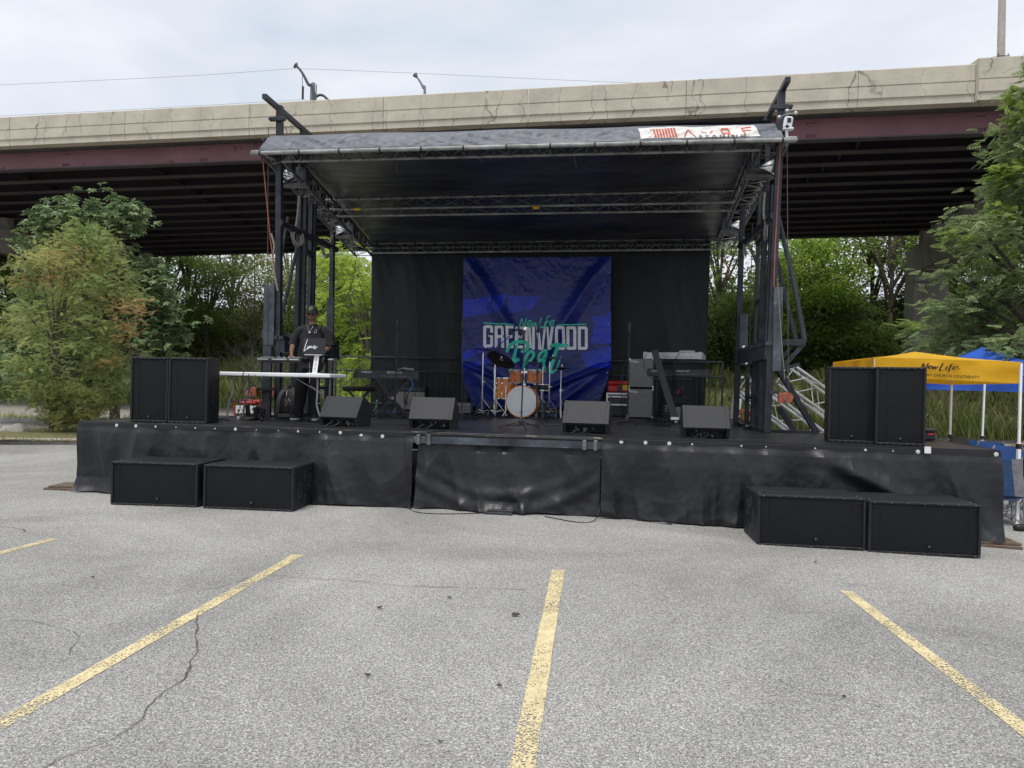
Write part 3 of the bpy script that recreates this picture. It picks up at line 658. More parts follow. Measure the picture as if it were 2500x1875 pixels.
grass('kerb_weeds', 6000, (-34, 0), (0, 1.6), (.06, .3), .02, 'blade', z0=0.0, yfun=25.4, label='low weeds along the back kerb')
grass('island_grass', 14000, (-40, -8.6), (0.0, 3.9), (.03, .08), .012, 'straw', z0=.12, yfun=17.0, label='short dry grass on the kerbed island')

# ================================================================ the three nearer trees
def rows_clumps(rows, Y, n, depth=1.0, Xc=None, shell=.45):
    out = []; ys = [r[0] for r in rows]
    for _ in range(n):
        py = random.uniform(ys[0], ys[-1]); k = max(i for i in range(len(rows) - 1) if rows[i][0] <= py or i == 0); f = (py - rows[k][0]) / (rows[k + 1][0] - rows[k][0])
        l = rows[k][1] + f * (rows[k + 1][1] - rows[k][1]); r = rows[k][2] + f * (rows[k + 1][2] - rows[k][2])
        a = random.uniform(0, 6.28); q = shell + (1 - shell) * random.random(); cx = (l + r) / 2; hw = (r - l) / 2
        c = P(cx + hw * q * math.cos(a), py, Y); c.y += hw / F * Y * depth * q * math.sin(a); out.append(c)
    return out
def fronds(name, cs, per, spread, tm, mat, parent, base, droop=(0, .6), sc=(.8, 1.25), out=1.0):
    cs = np.array([tuple(c) for c in cs]); pos = np.repeat(cs, per, 0); pos = pos + rng.normal(0, 1, pos.shape) * np.array((spread, spread, spread * .62)); n = len(pos)
    ctr = np.array(base); yaw = np.arctan2(pos[:, 1] - ctr[1], pos[:, 0] - ctr[0]) + rng.normal(0, 1.0 * out, n)
    o = quads(name, scatter(tm, pos, rotmats(n, droop, yaw, .5), rng.uniform(*sc, n)) - np.array(parent.location), mat, parent); return o
# feathery honey locust on the island
bp = Vector((-12.2, 19.6, .12)); t = thing('honey_locust_tree', 'feathery small-leaved tree, green turning yellow and rust, on the kerbed island at left', 'tree', bp[:])
rows = [(558, 180, 245), (600, 120, 285), (655, 25, 330), (720, -40, 335), (790, -60, 350), (860, -50, 350), (920, 20, 325), (980, 90, 290), (1035, 130, 235)]
cl = rows_clumps(rows, 19.6, 185, shell=.35)
tm = frond(6, .20, .055, .030, .15)
fronds('crown', cl, 42, .21, tm, 'lv_locust', t, bp, (-.6, .7), out=2.2)
cl2 = [P(random.uniform(*a), random.uniform(*b), 19.6 - random.uniform(.2, 1.4)) for a, b, k in (((285, 350), (735, 850), 12), ((60, 130), (660, 700), 5), ((120, 220), (610, 680), 8), ((230, 290), (870, 890), 3)) for _ in range(k)]
fronds('rusty_sprays', cl2, 11, .17, tm, 'lv_rust', t, bp, (-.6, .6), out=2.2)
mb = MB(); mb.tube(cat([bp + V(0, 0, -.2), bp + V(.03, 0, .6), bp + V(.1, 0, 2), bp + V(.3, 0, 3.6), bp + V(.5, 0, 5)], 4), [.13, .11, .095, .085, .075, .07, .065, .06, .055, .05, .045, .04, .035, .03, .028, .024, .02], 9)
for k in range(3): mb.tube(cat([bp + V(.02, 0, .15 + .1 * k), bp + V(.3 * (k - 1), .1, 1.2), bp + V(.9 * (k - 1), .2 * k, 2.6)], 4), [.035 - .003 * i for i in range(9)], 7)
limbs(mb, bp, cl[::5], .07, bp.z + 5); mb.build('trunk', 'bark', t, world=True)
mb = MB(); [mb.lathe([(0, .34), (.12, .3), (.22, .16), (.24, 0)], 8, (q[0], q[1], q[2]), Matrix.Rotation(q[3], 3, 'Z') @ Matrix.Diagonal((1.2, .8, q[4]))) for q in ((-.75, -.2, 0, 0, .8), (-1.05, -.1, 0, .5, .6))]
tag(mb.build('edging_stones', 'kerb', None, 30), 'pair of pale boulders at the foot of the feathery tree', 'stones').location = (-12.0, 19.3, .1)
# oak behind it
bp = Vector((-13.0, 24.2, .0)); t = thing('oak_tree', 'young oak with lobed blue-green leaves, standing behind the feathery tree', 'tree', bp[:])
rows = [(492, 135, 245), (530, 110, 300), (580, 85, 312), (640, 70, 285), (720, 60, 300), (820, 40, 300), (900, 60, 290), (960, 90, 300)]
cl = rows_clumps(rows, 24.2, 88, shell=.4)
cl += [P(random.uniform(*a), random.uniform(*b), 24.2 + random.uniform(-.6, .6)) for a, b, k in (((285, 328), (505, 545), 6), ((345, 385), (625, 700), 9), ((330, 400), (710, 770), 8), ((360, 440), (785, 835), 11), ((-40, 60), (830, 900), 10)) for _ in range(k)]
ro = np.concatenate([scatter(np.concatenate([leaf_quad(.17, .075, .01), leaf_quad(.12, .11, .01) + np.array((.01, 0, .004))]), np.zeros((7, 3)), rotmats(7, (-.1, .35), np.arange(7) * .9, .2), np.ones(7))])
fronds('crown', cl, 30, .33, ro, 'lv_oak', t, bp, (-.3, .4), (.85, 1.35), 2.5)
mb = MB(); mb.tube(cat([bp + V(0, 0, -.2), bp + V(-.1, 0, 2.5), bp + V(-.2, 0, 5), bp + V(-.25, 0, 7)], 4), [.17 - .011 * i for i in range(13)], 9); limbs(mb, bp, cl[::3], .24, bp.z + 6.5); mb.build('trunk', 'bark', t, world=True)
# elm at the right edge
bp = Vector((12.6, 16.8, -.2)); t = thing('elm_tree', 'dark green tree with layered drooping sprays at the right edge', 'tree', bp[:])
rows = [(150, 2540, 2700), (245, 2480, 2790), (330, 2452, 2830), (400, 2450, 2850), (480, 2420, 2880), (560, 2345, 2900), (610, 2325, 2930), (665, 2315, 2940), (720, 2290, 2950), (775, 2238, 2960), (830, 2255, 2940), (880, 2290, 2900)]
cl = rows_clumps(rows, 16.8, 235, shell=.3, depth=.9)
tm = frond(5, .25, .10, .058, .15)
fronds('crown', cl, 44, .23, tm, 'lv_elm', t, bp, (-.35, .6), out=2.0)
fronds('young_shoots', [P(random.uniform(*a), random.uniform(*b), 16.4) for a, b, k in (((2440, 2500), (410, 470), 7), ((2480, 2510), (230, 300), 5), ((2330, 2370), (570, 610), 3), ((2225, 2260), (795, 815), 2), ((2440, 2500), (500, 570), 4)) for _ in range(k)], 14, .15, tm, 'lv_mid', t, bp, (-.4, .3), out=.6)
mb = MB(); mb.tube(cat([bp, bp + V(.1, 0, 2.5), bp + V(0, 0, 5), bp + V(.1, 0, 8)], 4), [.2 - .013 * i for i in range(13)], 9); limbs(mb, bp, cl[::3], .26, bp.z + 7, sag=.15); mb.build('trunk', 'bark', t, world=True)
# yellow-green tree behind the stage, left of the backdrop
bp = P(900, 1000, 21.5); bp.z = 0; t = thing('ash_tree', 'yellow-green young tree between the left mast and the black backdrop', 'tree', bp[:])
rows = [(600, 790, 870), (640, 772, 905), (700, 778, 990), (770, 785, 990), (840, 815, 990), (920, 825, 990), (985, 850, 960)]
cl = rows_clumps(rows, 21.5, 85, shell=.3)
tm = frond(5, .28, .13, .05, .2)
fronds('crown', cl, 17, .27, tm, 'lv_sumac', t, bp, (-.3, .6))
mb = MB(); mb.tube(cat([bp + V(0, 0, -.2), bp + V(0, 0, 1.6), bp + V(-.1, 0, 3), bp + V(-.4, 0, 5)], 4), [.13 - .008 * i for i in range(13)], 9); limbs(mb, bp, cl[::3], .15, 4.6); mb.build('trunk', 'barkg', t, world=True)

# ================================================================ railing on the crest
t = thing('crest_railing', 'thin pipe railing along the top of the embankment at right', 'railing', (20, yg(20) + 29, 0)); mb = MB(); pts = []
for k in range(26):
    x = 5 + 1.9 * k; y = yg(x) + 29.5; z = terr(x, y) - .1; pts.append((x, y, z))
    MBp = MB(); MBp.tube([(x, y, z), (x, y, z + 1.45)], .04, 6); MBp.build('post', 'dpole', t, world=True)
for h in (.75, 1.4):
    mb = MB(); mb.tube([(p[0], p[1], p[2] + h) for p in pts], .03, 6); mb.build('rail', 'dpole', t, world=True)

# ================================================================ the highway bridge
def zo(x): return .10 - .0054 * (x + 22.2)
def ny(x): return 27.49 - .203 * x
def fy(x): return 60 - .293 * (x + 41.6)
ZT = 12.68; ZB = 10.62
br = thing('highway_bridge', 'highway overpass with cracked concrete parapet over maroon and dark steel girders', 'bridge', (0, 27.5, 0))
def sweep(prof, x0, x1, yf, n=2, z=ZT):
    mb = MB(); m = len(prof); vs = []
    for i in range(n + 1):
        x = x0 + (x1 - x0) * i / n
        for a, h in prof: vs.append((x, yf(x) + a, z + h + zo(x)))
    mb.add(vs, [(i * m + j, i * m + (j + 1) % m, (i + 1) * m + (j + 1) % m, (i + 1) * m + j) for i in range(n) for j in range(m)] + [tuple(range(m))[::-1], tuple(n * m + j for j in range(m))])
    return mb
PP = [(.03, 0), (0, -.03), (0, -.55), (.03, -.56), (.03, -.585), (0, -.595), (0, -.98), (.05, -1.02), (.05, -1.25), (.5, -1.25), (.5, -.95), (.32, 0)]
x = -78.0; JX = 15.15
while x < 72:
    e = x + 5.6
    if x < JX < e: e = JX
    if abs(x - JX) < .01:
        pr = [(a - .16 if a < .2 else a, h + (.13 if h > -.04 else 0)) for a, h in PP]; e = x + 1.45; sweep(pr, x, e - .01, ny).build('parapet_block', 'parapet', br, 20, world=True)
    else: sweep(PP, x, e - .018, ny).build('parapet_section', 'parapet', br, 20, world=True)
    x = e
# deck slab between the parapets, far parapet
vs = []; n = 8; mb = MB()
for i in range(n + 1):
    x = -78 + 150 * i / n; vs += [(x, ny(x) + .503, ZT - 1.27 + zo(x)), (x, ny(x) + .503, ZT - .96 + zo(x)), (x, fy(x) + .9, ZT - .96 + zo(x)), (x, fy(x) + .9, ZT - 1.27 + zo(x))]
mb.add(vs, [(i * 4 + j, i * 4 + (j + 1) % 4, i * 4 + 4 + (j + 1) % 4, i * 4 + 4 + j) for i in range(n) for j in range(4)] + [(3, 2, 1, 0), (n * 4, n * 4 + 1, n * 4 + 2, n * 4 + 3)])
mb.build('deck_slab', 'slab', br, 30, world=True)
sweep([(.903, 0), (.903, -1.25), (1.25, -1.25), (1.25, 0)], -78, 72, fy, 2).build('far_parapet', 'parapet', br, 20, world=True)
for k in range(13):
    f = k / 12.0; yf = (lambda f: lambda x: ny(x) + .95 + (fy(x) - ny(x) - .95) * f)(f)
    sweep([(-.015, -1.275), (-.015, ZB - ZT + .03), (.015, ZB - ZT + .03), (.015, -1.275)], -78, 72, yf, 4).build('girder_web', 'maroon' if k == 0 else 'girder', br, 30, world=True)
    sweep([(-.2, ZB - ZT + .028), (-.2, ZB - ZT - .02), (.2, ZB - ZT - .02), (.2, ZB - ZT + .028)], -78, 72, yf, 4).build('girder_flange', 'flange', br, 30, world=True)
    if k < 12:
        f2 = (k + 1) / 12.0; mb = MB()
        for j in range(19):
            x = -66 + 7.1 * j; a = (x, ny(x) + .95 + (fy(x) - ny(x) - .95) * f + .02, 0); b = (x + .5, ny(x + .5) + .95 + (fy(x + .5) - ny(x + .5) - .95) * f2 - .02, 0)
            z1, z0 = ZT - 1.4 + zo(x), ZB + .12 + zo(x)
            mb.bar((a[0], a[1], z0), (b[0], b[1], z0), .09, .09); mb.bar((a[0], a[1], z1), (b[0], b[1], z0 + .05), .07, .07)
        mb.build('cross_frame', 'girder', br, 0, world=True)['kind'] = 'stuff'
for px in (143, 477, 1958, 2370):
    u = (px - 1250) / 1800; x = u * (28.4) / (1 + .203 * u); mb = MB()
    for r_ in (.14, .20, .46):
        for c_ in range(4): xx = x + .09 * c_; y = ny(xx) + .93; mb.box((xx, y - .012, ZB + zo(xx) + (r_ if r_ < .4 else .62)), (.035, .02, .035))
    mb.build('bolt_group', 'girder', br, 0, world=True)['kind'] = 'stuff'
# bents
def bent(xf, yf_, w, zc0, zc1, ncol, label, dirx=.25):
    t = thing('bridge_pier', label, 'bridge pier', (xf, yf_, 0)); L = 26 if xf < 0 else 24; d = Vector((-dirx, -1, 0)).normalized(); a = Vector((xf, yf_, 0)) - d * .8; b = a + d * L
    mb = MB(); mb.bar((a.x, a.y, (zc0 + zc1) / 2), (b.x, b.y, (zc0 + zc1) / 2), w * .85, zc1 - zc0); mb.build('cap_beam', 'conc', t, 0, world=True)
    for k in range(ncol):
        c = a + d * (1.1 + 17 * k); mb = MB(); R_ = Matrix.Rotation(math.atan2(d.y, d.x), 3, 'Z'); mb.box((c.x, c.y, (zc0 - .55) / 2 - .5), (w, w, zc0 - .55 + 1), R_, .06); mb.build('column', 'conc', t, 30, world=True)
        mb = MB(); mb.box((c.x, c.y, zc0 - .28), (w * 1.08, w * .95, .54), R_, .05); mb.build('column_head', 'conc', t, 30, world=True)
    mb = MB()
    for k in range(12): p = a + d * (.8 + (L - 1) * k / 11); mb.box((p.x, p.y, (zc1 + ZB) / 2 - .01), (.5, .4, ZB - zc1 - .03))
    mb.build('bearing_pedestals', 'conc', t, 0, world=True)['kind'] = 'stuff'
bent(22.6, 40.6, 1.75, 8.15, 9.55, 2, 'concrete bridge pier at right with a broad column and cap beam')
bent(-26.6, 53.6, .85, 8.55, 9.9, 2, 'slim concrete bridge pier at left behind the oak')

# ================================================================ poles, lamps and wires
y0 = ny(15.85) ; bp = Vector((15.9, y0 + .05, ZT + .13 + zo(15.9)))
t = thing('light_pole', 'beige tapered light pole bolted to the parapet at right', 'light pole', bp[:])
mb = MB(); mb.tube([bp + V(0, 0, 0), bp + V(0, 0, 11)], [.12, .065], 14); mb.build('pole', 'lpole', t, world=True)
mb = MB(); mb.box(bp + V(0, 0, .03), (.42, .34, .06), None, .015); [mb.tube([bp + V(i, j, .05), bp + V(i, j, .14)], .018, 6) for i in (-.16, .16) for j in (-.12, .12)]; mb.build('base_plate', 'galvd', t, world=True)
mb = MB(); mb.tube(cat([bp + V(0, 0, 10.8), bp + V(.4, .8, 11.6), bp + V(.6, 2.4, 11.9)], 5), .05, 8); mb.build('arm', 'lpole', t, world=True)
mb = MB(); mb.box(bp + V(.62, 2.7, 11.9), (.3, .7, .14), None, .05); mb.build('lamp_head', 'galvd', t, world=True)
# curved dark lamp arm and slim grey lamp beyond the bridge deck
def lamp(name, label, pts, Y, r, mat, head):
    b = P(*pts[0], Y); t = thing(name, label, 'street lamp', (b.x, b.y, 11.6)); q = [Vector((b.x, b.y, 11.7))] + [P(a, c, Y) for a, c in pts]; mb = MB()
    cc = cat(q, 6); mb.tube(cc, [r * (1 - .5 * i / len(cc)) for i in range(len(cc))], 8); mb.build('pole', mat, t, world=True)
    h = P(*head, Y); e_ = q[-1]; mb = MB(); ax = (h - e_); ax.normalize(); R_ = ax.to_track_quat('Z', 'X').to_matrix(); L = (h - e_).length
    mb.lathe([(.04, 0), (.13, L * .5), (.17, L * .9), (.1, L), (0, L * 1.02)], 12, e_, R_); mb.build('lamp_head', 'gpole', t, world=True); return t
lamp('street_lamp', 'slim grey cobra-head street lamp rising beyond the parapet', [(1037, 240), (1033, 215), (1026, 200), (1019, 190)], 47, .1, 'gpole', (1012, 181))
lamp('street_lamp', 'thick dark curved lamp arm rising beyond the parapet at left', [(766, 236), (752, 205), (738, 178), (726, 163)], 40, .11, 'dpole', (721, 159))
Yp = 75; b = P(765, 255, Yp); t = thing('utility_tower', 'grey utility pole with antenna panels beyond the bridge', 'utility pole', (b.x, b.y, 9))
mb = MB(); tp = P(765, 203, Yp); mb.tube([(b.x, b.y, 9), (b.x, b.y, tp.z - 1)], .32, 10); mb.build('pole', 'gpole', t, world=True)
for px, a, c in ((765, 202, 232), (758.5, 208, 250), (772, 207, 250)):
    p0, p1 = P(px, c, Yp), P(px, a, Yp); mb = MB(); w_ = .34 if px == 765 else .07; mb.box((p0 + p1) / 2, (w_, .2, p1.z - p0.z)); mb.build('antenna_panel', 'gpole' if px != 765 else 'steelg', t, 0, world=True)
mb = MB(); mb.tube(cat([P(772, 236, Yp), P(780, 232, Yp), P(790, 234, Yp), P(803, 246, Yp)], 5), .13, 8); mb.build('side_arm', 'dpole', t, world=True)
mb = MB(); p0, p1 = P(738, 184, Yp), P(739, 243, Yp)
for k in range(15): z = p1.z + (p0.z - 1.2 - p1.z) * k / 14; mb.lathe([(.05, 0), (.13, .05), (.05, .1)], 8, (p1.x, p1.y, z))
mb.tube([p1, p0], .03, 6); mb.build('insulator_string', 'dpole', t, world=True)
for lb, pts in (('upper thin power line crossing the sky at left', [(-200, 216), (200, 198), (480, 184), (722, 167)]), ('upper thin power line crossing the sky to the right', [(722, 167), (1000, 178), (1300, 192), (1800, 212), (2700, 240)]), ('lower power line just above the parapet at left', [(-200, 290), (0, 283), (380, 264), (738, 243)]), ('lower power line dipping behind the parapet', [(738, 243), (765, 247), (900, 262)])):
    mb = MB(); q = [P(a, c, Yp - .5) for a, c in pts]; mb.tube(cat(q, 6), .019, 5); o = mb.build('power_line', 'wire'); tag(o, lb, 'power line')

# ================================================================ the mobile stage
st = thing('mobile_stage', 'black mobile stage with skirted platform, steel masts and a truss-framed tarpaulin roof', 'stage', A_[:2] + (0,), SA)
def pnl(u0, u1, v0, v1):
    nu = max(1, round((u1 - u0) / 1.22)); nv = max(1, round((v1 - v0) / 2.44))
    for i in range(nu):
        for j in range(nv):
            a, b = u0 + (u1 - u0) * i / nu, u0 + (u1 - u0) * (i + 1) / nu; c, d = v0 + (v1 - v0) * j / nv, v0 + (v1 - v0) * (j + 1) / nv; dz = random.uniform(-.003, .003)
            mb = MB(); mb.box(((a + b) / 2, (c + d) / 2, H - .022 + dz), (b - a - .007, d - c - .007, .04), None, .003); mb.build('deck_panel', 'deck', st, 30)
pnl(.03, SL - .03, .035, 2.42); pnl(1.6, 9.95, 2.42, 7.78); pnl(.5, 1.6, 6.4, 7.78)
mb = MB(); mb.box((SL / 2, .018, H - .03), (SL, .034, .06)); mb.box((SL / 2, 2.45, H - .05), (SL, .04, .1)); mb.box((.015, 1.2, H - .05), (.03, 2.3, .1)); mb.box((SL - .015, 1.2, H - .05), (.03, 2.3, .1)); mb.box((5.8, 7.8, H - .05), (8.4, .04, .1))
for u in (1.7, 4.9, 7.39, 9.9): mb.box((u, 3.9, H - .12), (.08, 7.5, .14))
mb.build('edge_frame', 'black', st, 0)
mb = MB(); mb.box((6.14, -.012, H - .018), (2.5, .03, .036), None, .004); mb.box((1.9 + .55, -.005, H - .006), (4.8, .012, .012)); mb.build('worn_edge_trim', 'rim', st, 30)
mb = MB(); mb.box((6.14, .0, H - .10), (2.5, .05, .09)); mb.box((6.14, -.035, H - .135), (2.36, .02, .02)); mb.build('front_channel', 'plate', st, 30)
for u in (5.0, 5.14, 7.16, 7.3): mb = MB(); mb.box((u, -.045, H - .10), (.05, .05, .13), None, .008); mb.build('channel_clip', 'galvd', st, 30)
mb = MB()
for u in (.3, 2.4, 4.6, 7.7, 9.6, 11.7):
    for v in (.3, 2.2, 4.6, 7.4):
        if v > 2.5 and not 1.6 < u < 10: continue
        mb.box((u, v, .45), (.08, .08, .96)); mb.box((u, v, -.0), (.3, .3, .06))
mb.build('support_leg', 'black', st, 0)
def ridg(x, y, s): return 1 - abs(noise.noise((x, y, s))) * 2
BTN = [SV(px, 1036 + (px - 190) * .0315, -.03).x for px in (285, 332, 380, 477, 575, 626, 728, 780, 831, 882, 934, 1517, 1576, 1634, 1690, 1810, 1870, 1990, 2113, 2180, 2241, 2432)]
def skirt(u0, u1, v, zt, zb, seed, amp=.05, nx=260, nz=46, mode=0, label=None):
    def f(i, j):
        u = u0 + (u1 - u0) * i; t = 1 - j; z = zt + (zb(u) - zt) * t
        d = amp * (.15 + t ** .6) * (noise.noise((u * 1.05, t * .5, seed)) * 1.0 + .5 * noise.noise((u * 2.6 + t * .8, t * .6, seed + 3)))
        d += .085 * (t ** .4) * ridg(u * 1.9 + t * .4 * noise.noise((u * .4, 0, seed)), t * .7, seed + 5) + .034 * min(t * 3, 1) * ridg(u * 3.1 - t * .6, t * .7, seed + 8)
        d += (.030 * ridg(u * 2.4, t * 3.2, seed + 9) + .012 * noise.noise((u * 9, t * 9, seed))) * max(t - .62, 0) * 2.4
        d += .0035 * noise.noise((u * 14, t * 12, seed + 2))
        if mode != 1: d += sum((.030 + .015 * math.sin(b_ * 13)) * (1 - t) * min(t * 3, 1) * math.exp(-((u - b_ - .12 * t * math.sin(b_ * 9)) / (.035 + .20 * t)) ** 2) for b_ in BTN if abs(u - b_) < .5)
        if mode == 1:
            c = (u - 6.12) / 1.25; q = t - 1.02 + .55 * abs(c) ** 1.8 + .05 * noise.noise((u * 2, 0, 3)); d += .045 * math.exp(-(q / .10) ** 2) * (1 - .5 * abs(c)) + .035 * math.exp(-((q + .26) / .09) ** 2) * max(0, 1 - abs(c)) + .025 * math.exp(-((abs(c) - .5 + .3 * t) / .07) ** 2) * t; d += .05 * max(0, t - .85) * 6 * math.exp(-(c / .3) ** 2)
        if mode == 0: d += .10 * math.exp(-((u - u0) / .5) ** 2) * max(0, t - .8) * 4
        if mode == 2: q = (u1 - u) - 1.9 * (1 - t) - .25; d += .08 * math.exp(-(q / .22) ** 2) * min(t * 3, 1) + .06 * math.exp(-(((u1 - u) - .55 * (1 - t) - .05) / .12) ** 2) * t
        return (u, v - .015 - max(d, -.02 if mode != 1 else -.04) * min(t * 8, 1), z)
    mb = MB(); mb.grid(nx, nz, f); o = mb.build('skirt', 'vinyl', st, 0, label, recalc=False); return o
bl = lambda u: .0 + gz(S(u, 0).x)
sk1 = skirt(0, 4.93, 0, H - .012, lambda u: bl(u) + .015 + .01 * math.sin(u * 5), 1.3, mode=0, label='black vinyl skirt of the left wing, gathered into folds')
sk2 = skirt(4.97, 7.36, .05, H - .145, lambda u: bl(u) + .005 + .02 * abs(math.sin(u * 4)), 4.7, .05, 180, mode=1, label='black vinyl skirt of the middle bay, sagging in a V towards a pad')
sk3 = skirt(7.38, SL, 0, H - .012, lambda u: bl(u) + .02 + .035 * (u > 11.2), 9.1, mode=2, label='black vinyl skirt of the right wing with long diagonal folds')
for (u0, u1) in ((0, 4.93), (7.38, SL)): mb = MB(); mb.box(((u0 + u1) / 2, -.024, H - .045), (u1 - u0, .008, .062), None, .002); mb.build('hem_band', 'vinyl', sk1 if u0 < 1 else sk3, 30)
for x, v0, v1 in ((0, 0, 2.45), (SL, 0, 2.45)):
    mb = MB(); mb.grid(40, 20, lambda i, j: (x + (.03 * noise.noise((i * 5, j * 2, 1 + x))) * (1 if x else -1) * (1 - j), v0 + (v1 - v0) * i, .02 + (H - .05) * j + (-.12 if x else 0) * (1 - j))); mb.build('side_skirt', 'vinyl', st, 0, recalc=False)
mb = MB(); mb.grid(60, 4, lambda i, j: (.5 + 9.4 * i, 7.83 + .03 * math.sin(i * 60), .03 + .92 * j)); mb.build('rear_skirt', 'vinyl', st, 0, recalc=False)
mb = MB(); mb.lathe([(0, 0), (.02, 0), (.022, .004), (.016, .009), (0, .010)], 14, (0, 0, 0), Matrix.Rotation(math.pi / 2, 3, 'X')); snap = None
for px, s in ((285, 1.35), (332, 1.35), (380, .9), (430, .5), (477, .7), (525, .6), (575, 1.3), (626, .5), (680, .45), (728, .9), (780, .8), (831, 1.35), (882, 1.4), (934, 1.4), (1517, 1.35), (1576, 1.35), (1634, 1.4), (1690, .7), (1810, .7), (1870, .5), (1990, .6), (2113, .9), (2180, .5), (2241, 1.4), (2432, 1.5)):
    py = 1036 + (px - 190) * .0315; q = SV(px, py, -.03)
    if snap is None: snap = mb.build('snap_button', 'snap', sk1, 30); o = snap
    else: o = share('snap_button', snap.data, sk1 if px < 990 else sk3)
    o.location = (q.x, -.029, H - .047 - (.03 if s > 1.38 and px < 990 else 0)); o.scale = (s * .8, 1, s * .8)
# ---- masts and frames, left (sd 0) and right (sd 1)
def sv(px, py, v): return SV(px, py, v)
def bars(name, lst, mat='mast', par=None, ang=0):
    for a, b, w, h in lst:
        mb = MB(); mb.bar(a, b, w, h, (0, 1, 0) if abs((Vector(b) - Vector(a)).normalized().z) > .9 else (0, 0, 1)); mb.build(name, mat, par or st, ang)
def vp(px, v, z, py=900): u = sv(px, py, v).x; return Vector((u, v, z))
ML, MR = 1.86, 9.76
bars('front_mast', [((1.90, 2.2, H), (1.82, 2.2, 6.22), .095, .095), ((9.745, 2.2, H), (9.86, 2.2, 6.12), .10, .10)])
bars('rear_mast', [((1.93, 4.3, H), (1.90, 4.3, 4.55), .08, .09), ((9.58, 4.3, H), (9.62, 4.3, 4.9), .09, .09)])
bars('inner_post', [(vp(722, 3.0, H), vp(724, 3.0, 4.95), .075, .08), (vp(737, 3.05, H), vp(737, 3.05, 4.9), .07, .08), (vp(752, 3.5, H), vp(752, 3.5, 4.9), .07, .08), (vp(761, 3.55, H), vp(761, 3.55, 4.9), .05, .08),
                    (vp(1843, 3.6, H, 700), vp(1846, 3.6, 4.9), .055, .09), (vp(1853, 3.1, H), vp(1862, 3.1, 5.0), .085, .09), (vp(1868, 2.9, H, 700), vp(1878, 2.9, 4.9), .06, .09)])
bars('post_tie', [(vp(738, 3.05, 3.95), vp(757, 3.5, 3.95), .08, .09), (vp(1843, 3.6, 3.1), vp(1858, 3.1, 3.1), .06, .07), (vp(1843, 3.6, 4.1), vp(1858, 3.1, 4.1), .06, .07)])
bars('top_arm', [((1.72, 1.85, 6.26), (1.60, 4.6, 6.26), .075, .075), ((9.88, 1.85, 6.16), (9.86, 4.6, 6.16), .075, .075)])
bars('arm_stub', [((1.68, 3.35, 5.2), (1.68, 3.35, 6.2), .07, .07), ((9.87, 3.35, 5.2), (9.87, 3.35, 6.12), .07, .07)])
for u, z in ((1.82, 5.98), (9.86, 5.86)): mb = MB(); mb.box((u, 2.13, z), (.28, .05, .07), None, .01); [mb.tube([(u + s * .13, 2.09, z), (u + s * .13, 2.11, z)], .022, 8) for s in (-1, 1)]; mb.build('pulley_bracket', 'mast', st, 30)
mb = MB(); mb.tube([(1.88, 2.15, 4.26), (1.96, 4.35, 4.21)], .06, 10); mb.build('cross_tube', 'mast', st); mb = MB(); mb.tube([(9.78, 2.15, 4.25), (9.6, 4.35, 4.2)], .06, 10); mb.build('cross_tube', 'mast', st)
for u, v in ((1.9, 2.75), (1.94, 3.9), (9.72, 2.6), (9.62, 4.1)):
    mb = MB()
    for k in range(4): mb.tube([(u + .04 * math.sin(k) + .02 * math.cos(a), v + .17 * math.cos(a) * (1 - .08 * k), 4.17 + .14 * math.sin(a) - .02 * k) for a in np.linspace(0, 6.283, 15)], .013, 6, False)
    o = mb.build('rope_coil', 'rope', None, 30); o.location = S(0, 0, 0); o.rotation_euler = (0, 0, SA)
    tag(o, f'grey rope coiled over the cross tube of the {"left" if u < 5 else "right"} mast frame, {"front" if v < 3.5 else "rear"} end', 'rope', 'rope coils on the mast frames')
for sg, (uf, ur) in ((1, (1.96, 2.0)), (-1, (9.74, 9.6))):
    bars('waist_beam', [((uf, 2.16, 2.20), (ur, 4.4, 2.18), .10, .20)]); bars('waist_rail', [((uf + .0, 2.12, 2.34), (ur, 4.4, 2.32), .09, .06), ((uf - sg * .1, 2.12, 2.34), (ur - sg * .1, 4.4, 2.32), .07, .06)], 'plate' if sg < 0 else 'mast')
    bars('frame_leg', [((uf + sg * .02, v, H), (uf + sg * .02, v, 2.12), .065, .085) for v in (2.6, 3.3, 4.0)] + [((uf - sg * .14, v, H), (uf - sg * .14, v, 2.3), .05, .06) for v in (2.9, 3.7)])
    bars('frame_tie', [((uf, 2.6, 1.5), (uf, 4.1, 1.5), .05, .05)]); bars('base_sill', [((uf, 2.1, H + .03), (ur, 4.5, H + .03), .09, .05), ((uf, 2.3, H + .02), (uf - sg * .75, 2.35, H + .02), .06, .04)])
mb = MB(); mb.box((1.745, 2.12, 2.72), (.19, .03, 1.02), None, .004); mb.build('side_plate', 'plate', st, 30); mb = MB(); mb.box((1.745, 2.10, 1.6), (.15, .05, 1.2)); mb.build('lower_plate', 'mast', st, 0)
mb = MB(); mb.box((sv(1897, 830, 2.15).x, 2.12, 2.55), (.13, .03, 1.25), None, .004); [mb.box((sv(1897, 830, 2.15).x, 2.10, z), (.012, .01, .12)) for z in (2.2, 2.5, 2.8, 3.0)]; mb.build('side_plate', 'plate', st, 30)
mb = MB(); mb.box((sv(1817, 800, 4.1).x, 4.15, 2.62), (.14, .03, .72), None, .004); mb.build('side_plate', 'plate', st, 30); mb = MB(); mb.box((sv(803, 800, 4.1).x, 4.15, 2.75), (.14, .03, 1.0), None, .004); mb.build('side_plate', 'plate', st, 30)
bars('outrigger', [(sv(639, 817, 2.3), sv(722, 820, 2.3), .08, .09), (sv(1966, 836, 2.3), sv(1898, 835, 2.3), .08, .09), (sv(1951, 890, 2.3), sv(1900, 903, 2.3), .05, .05)])
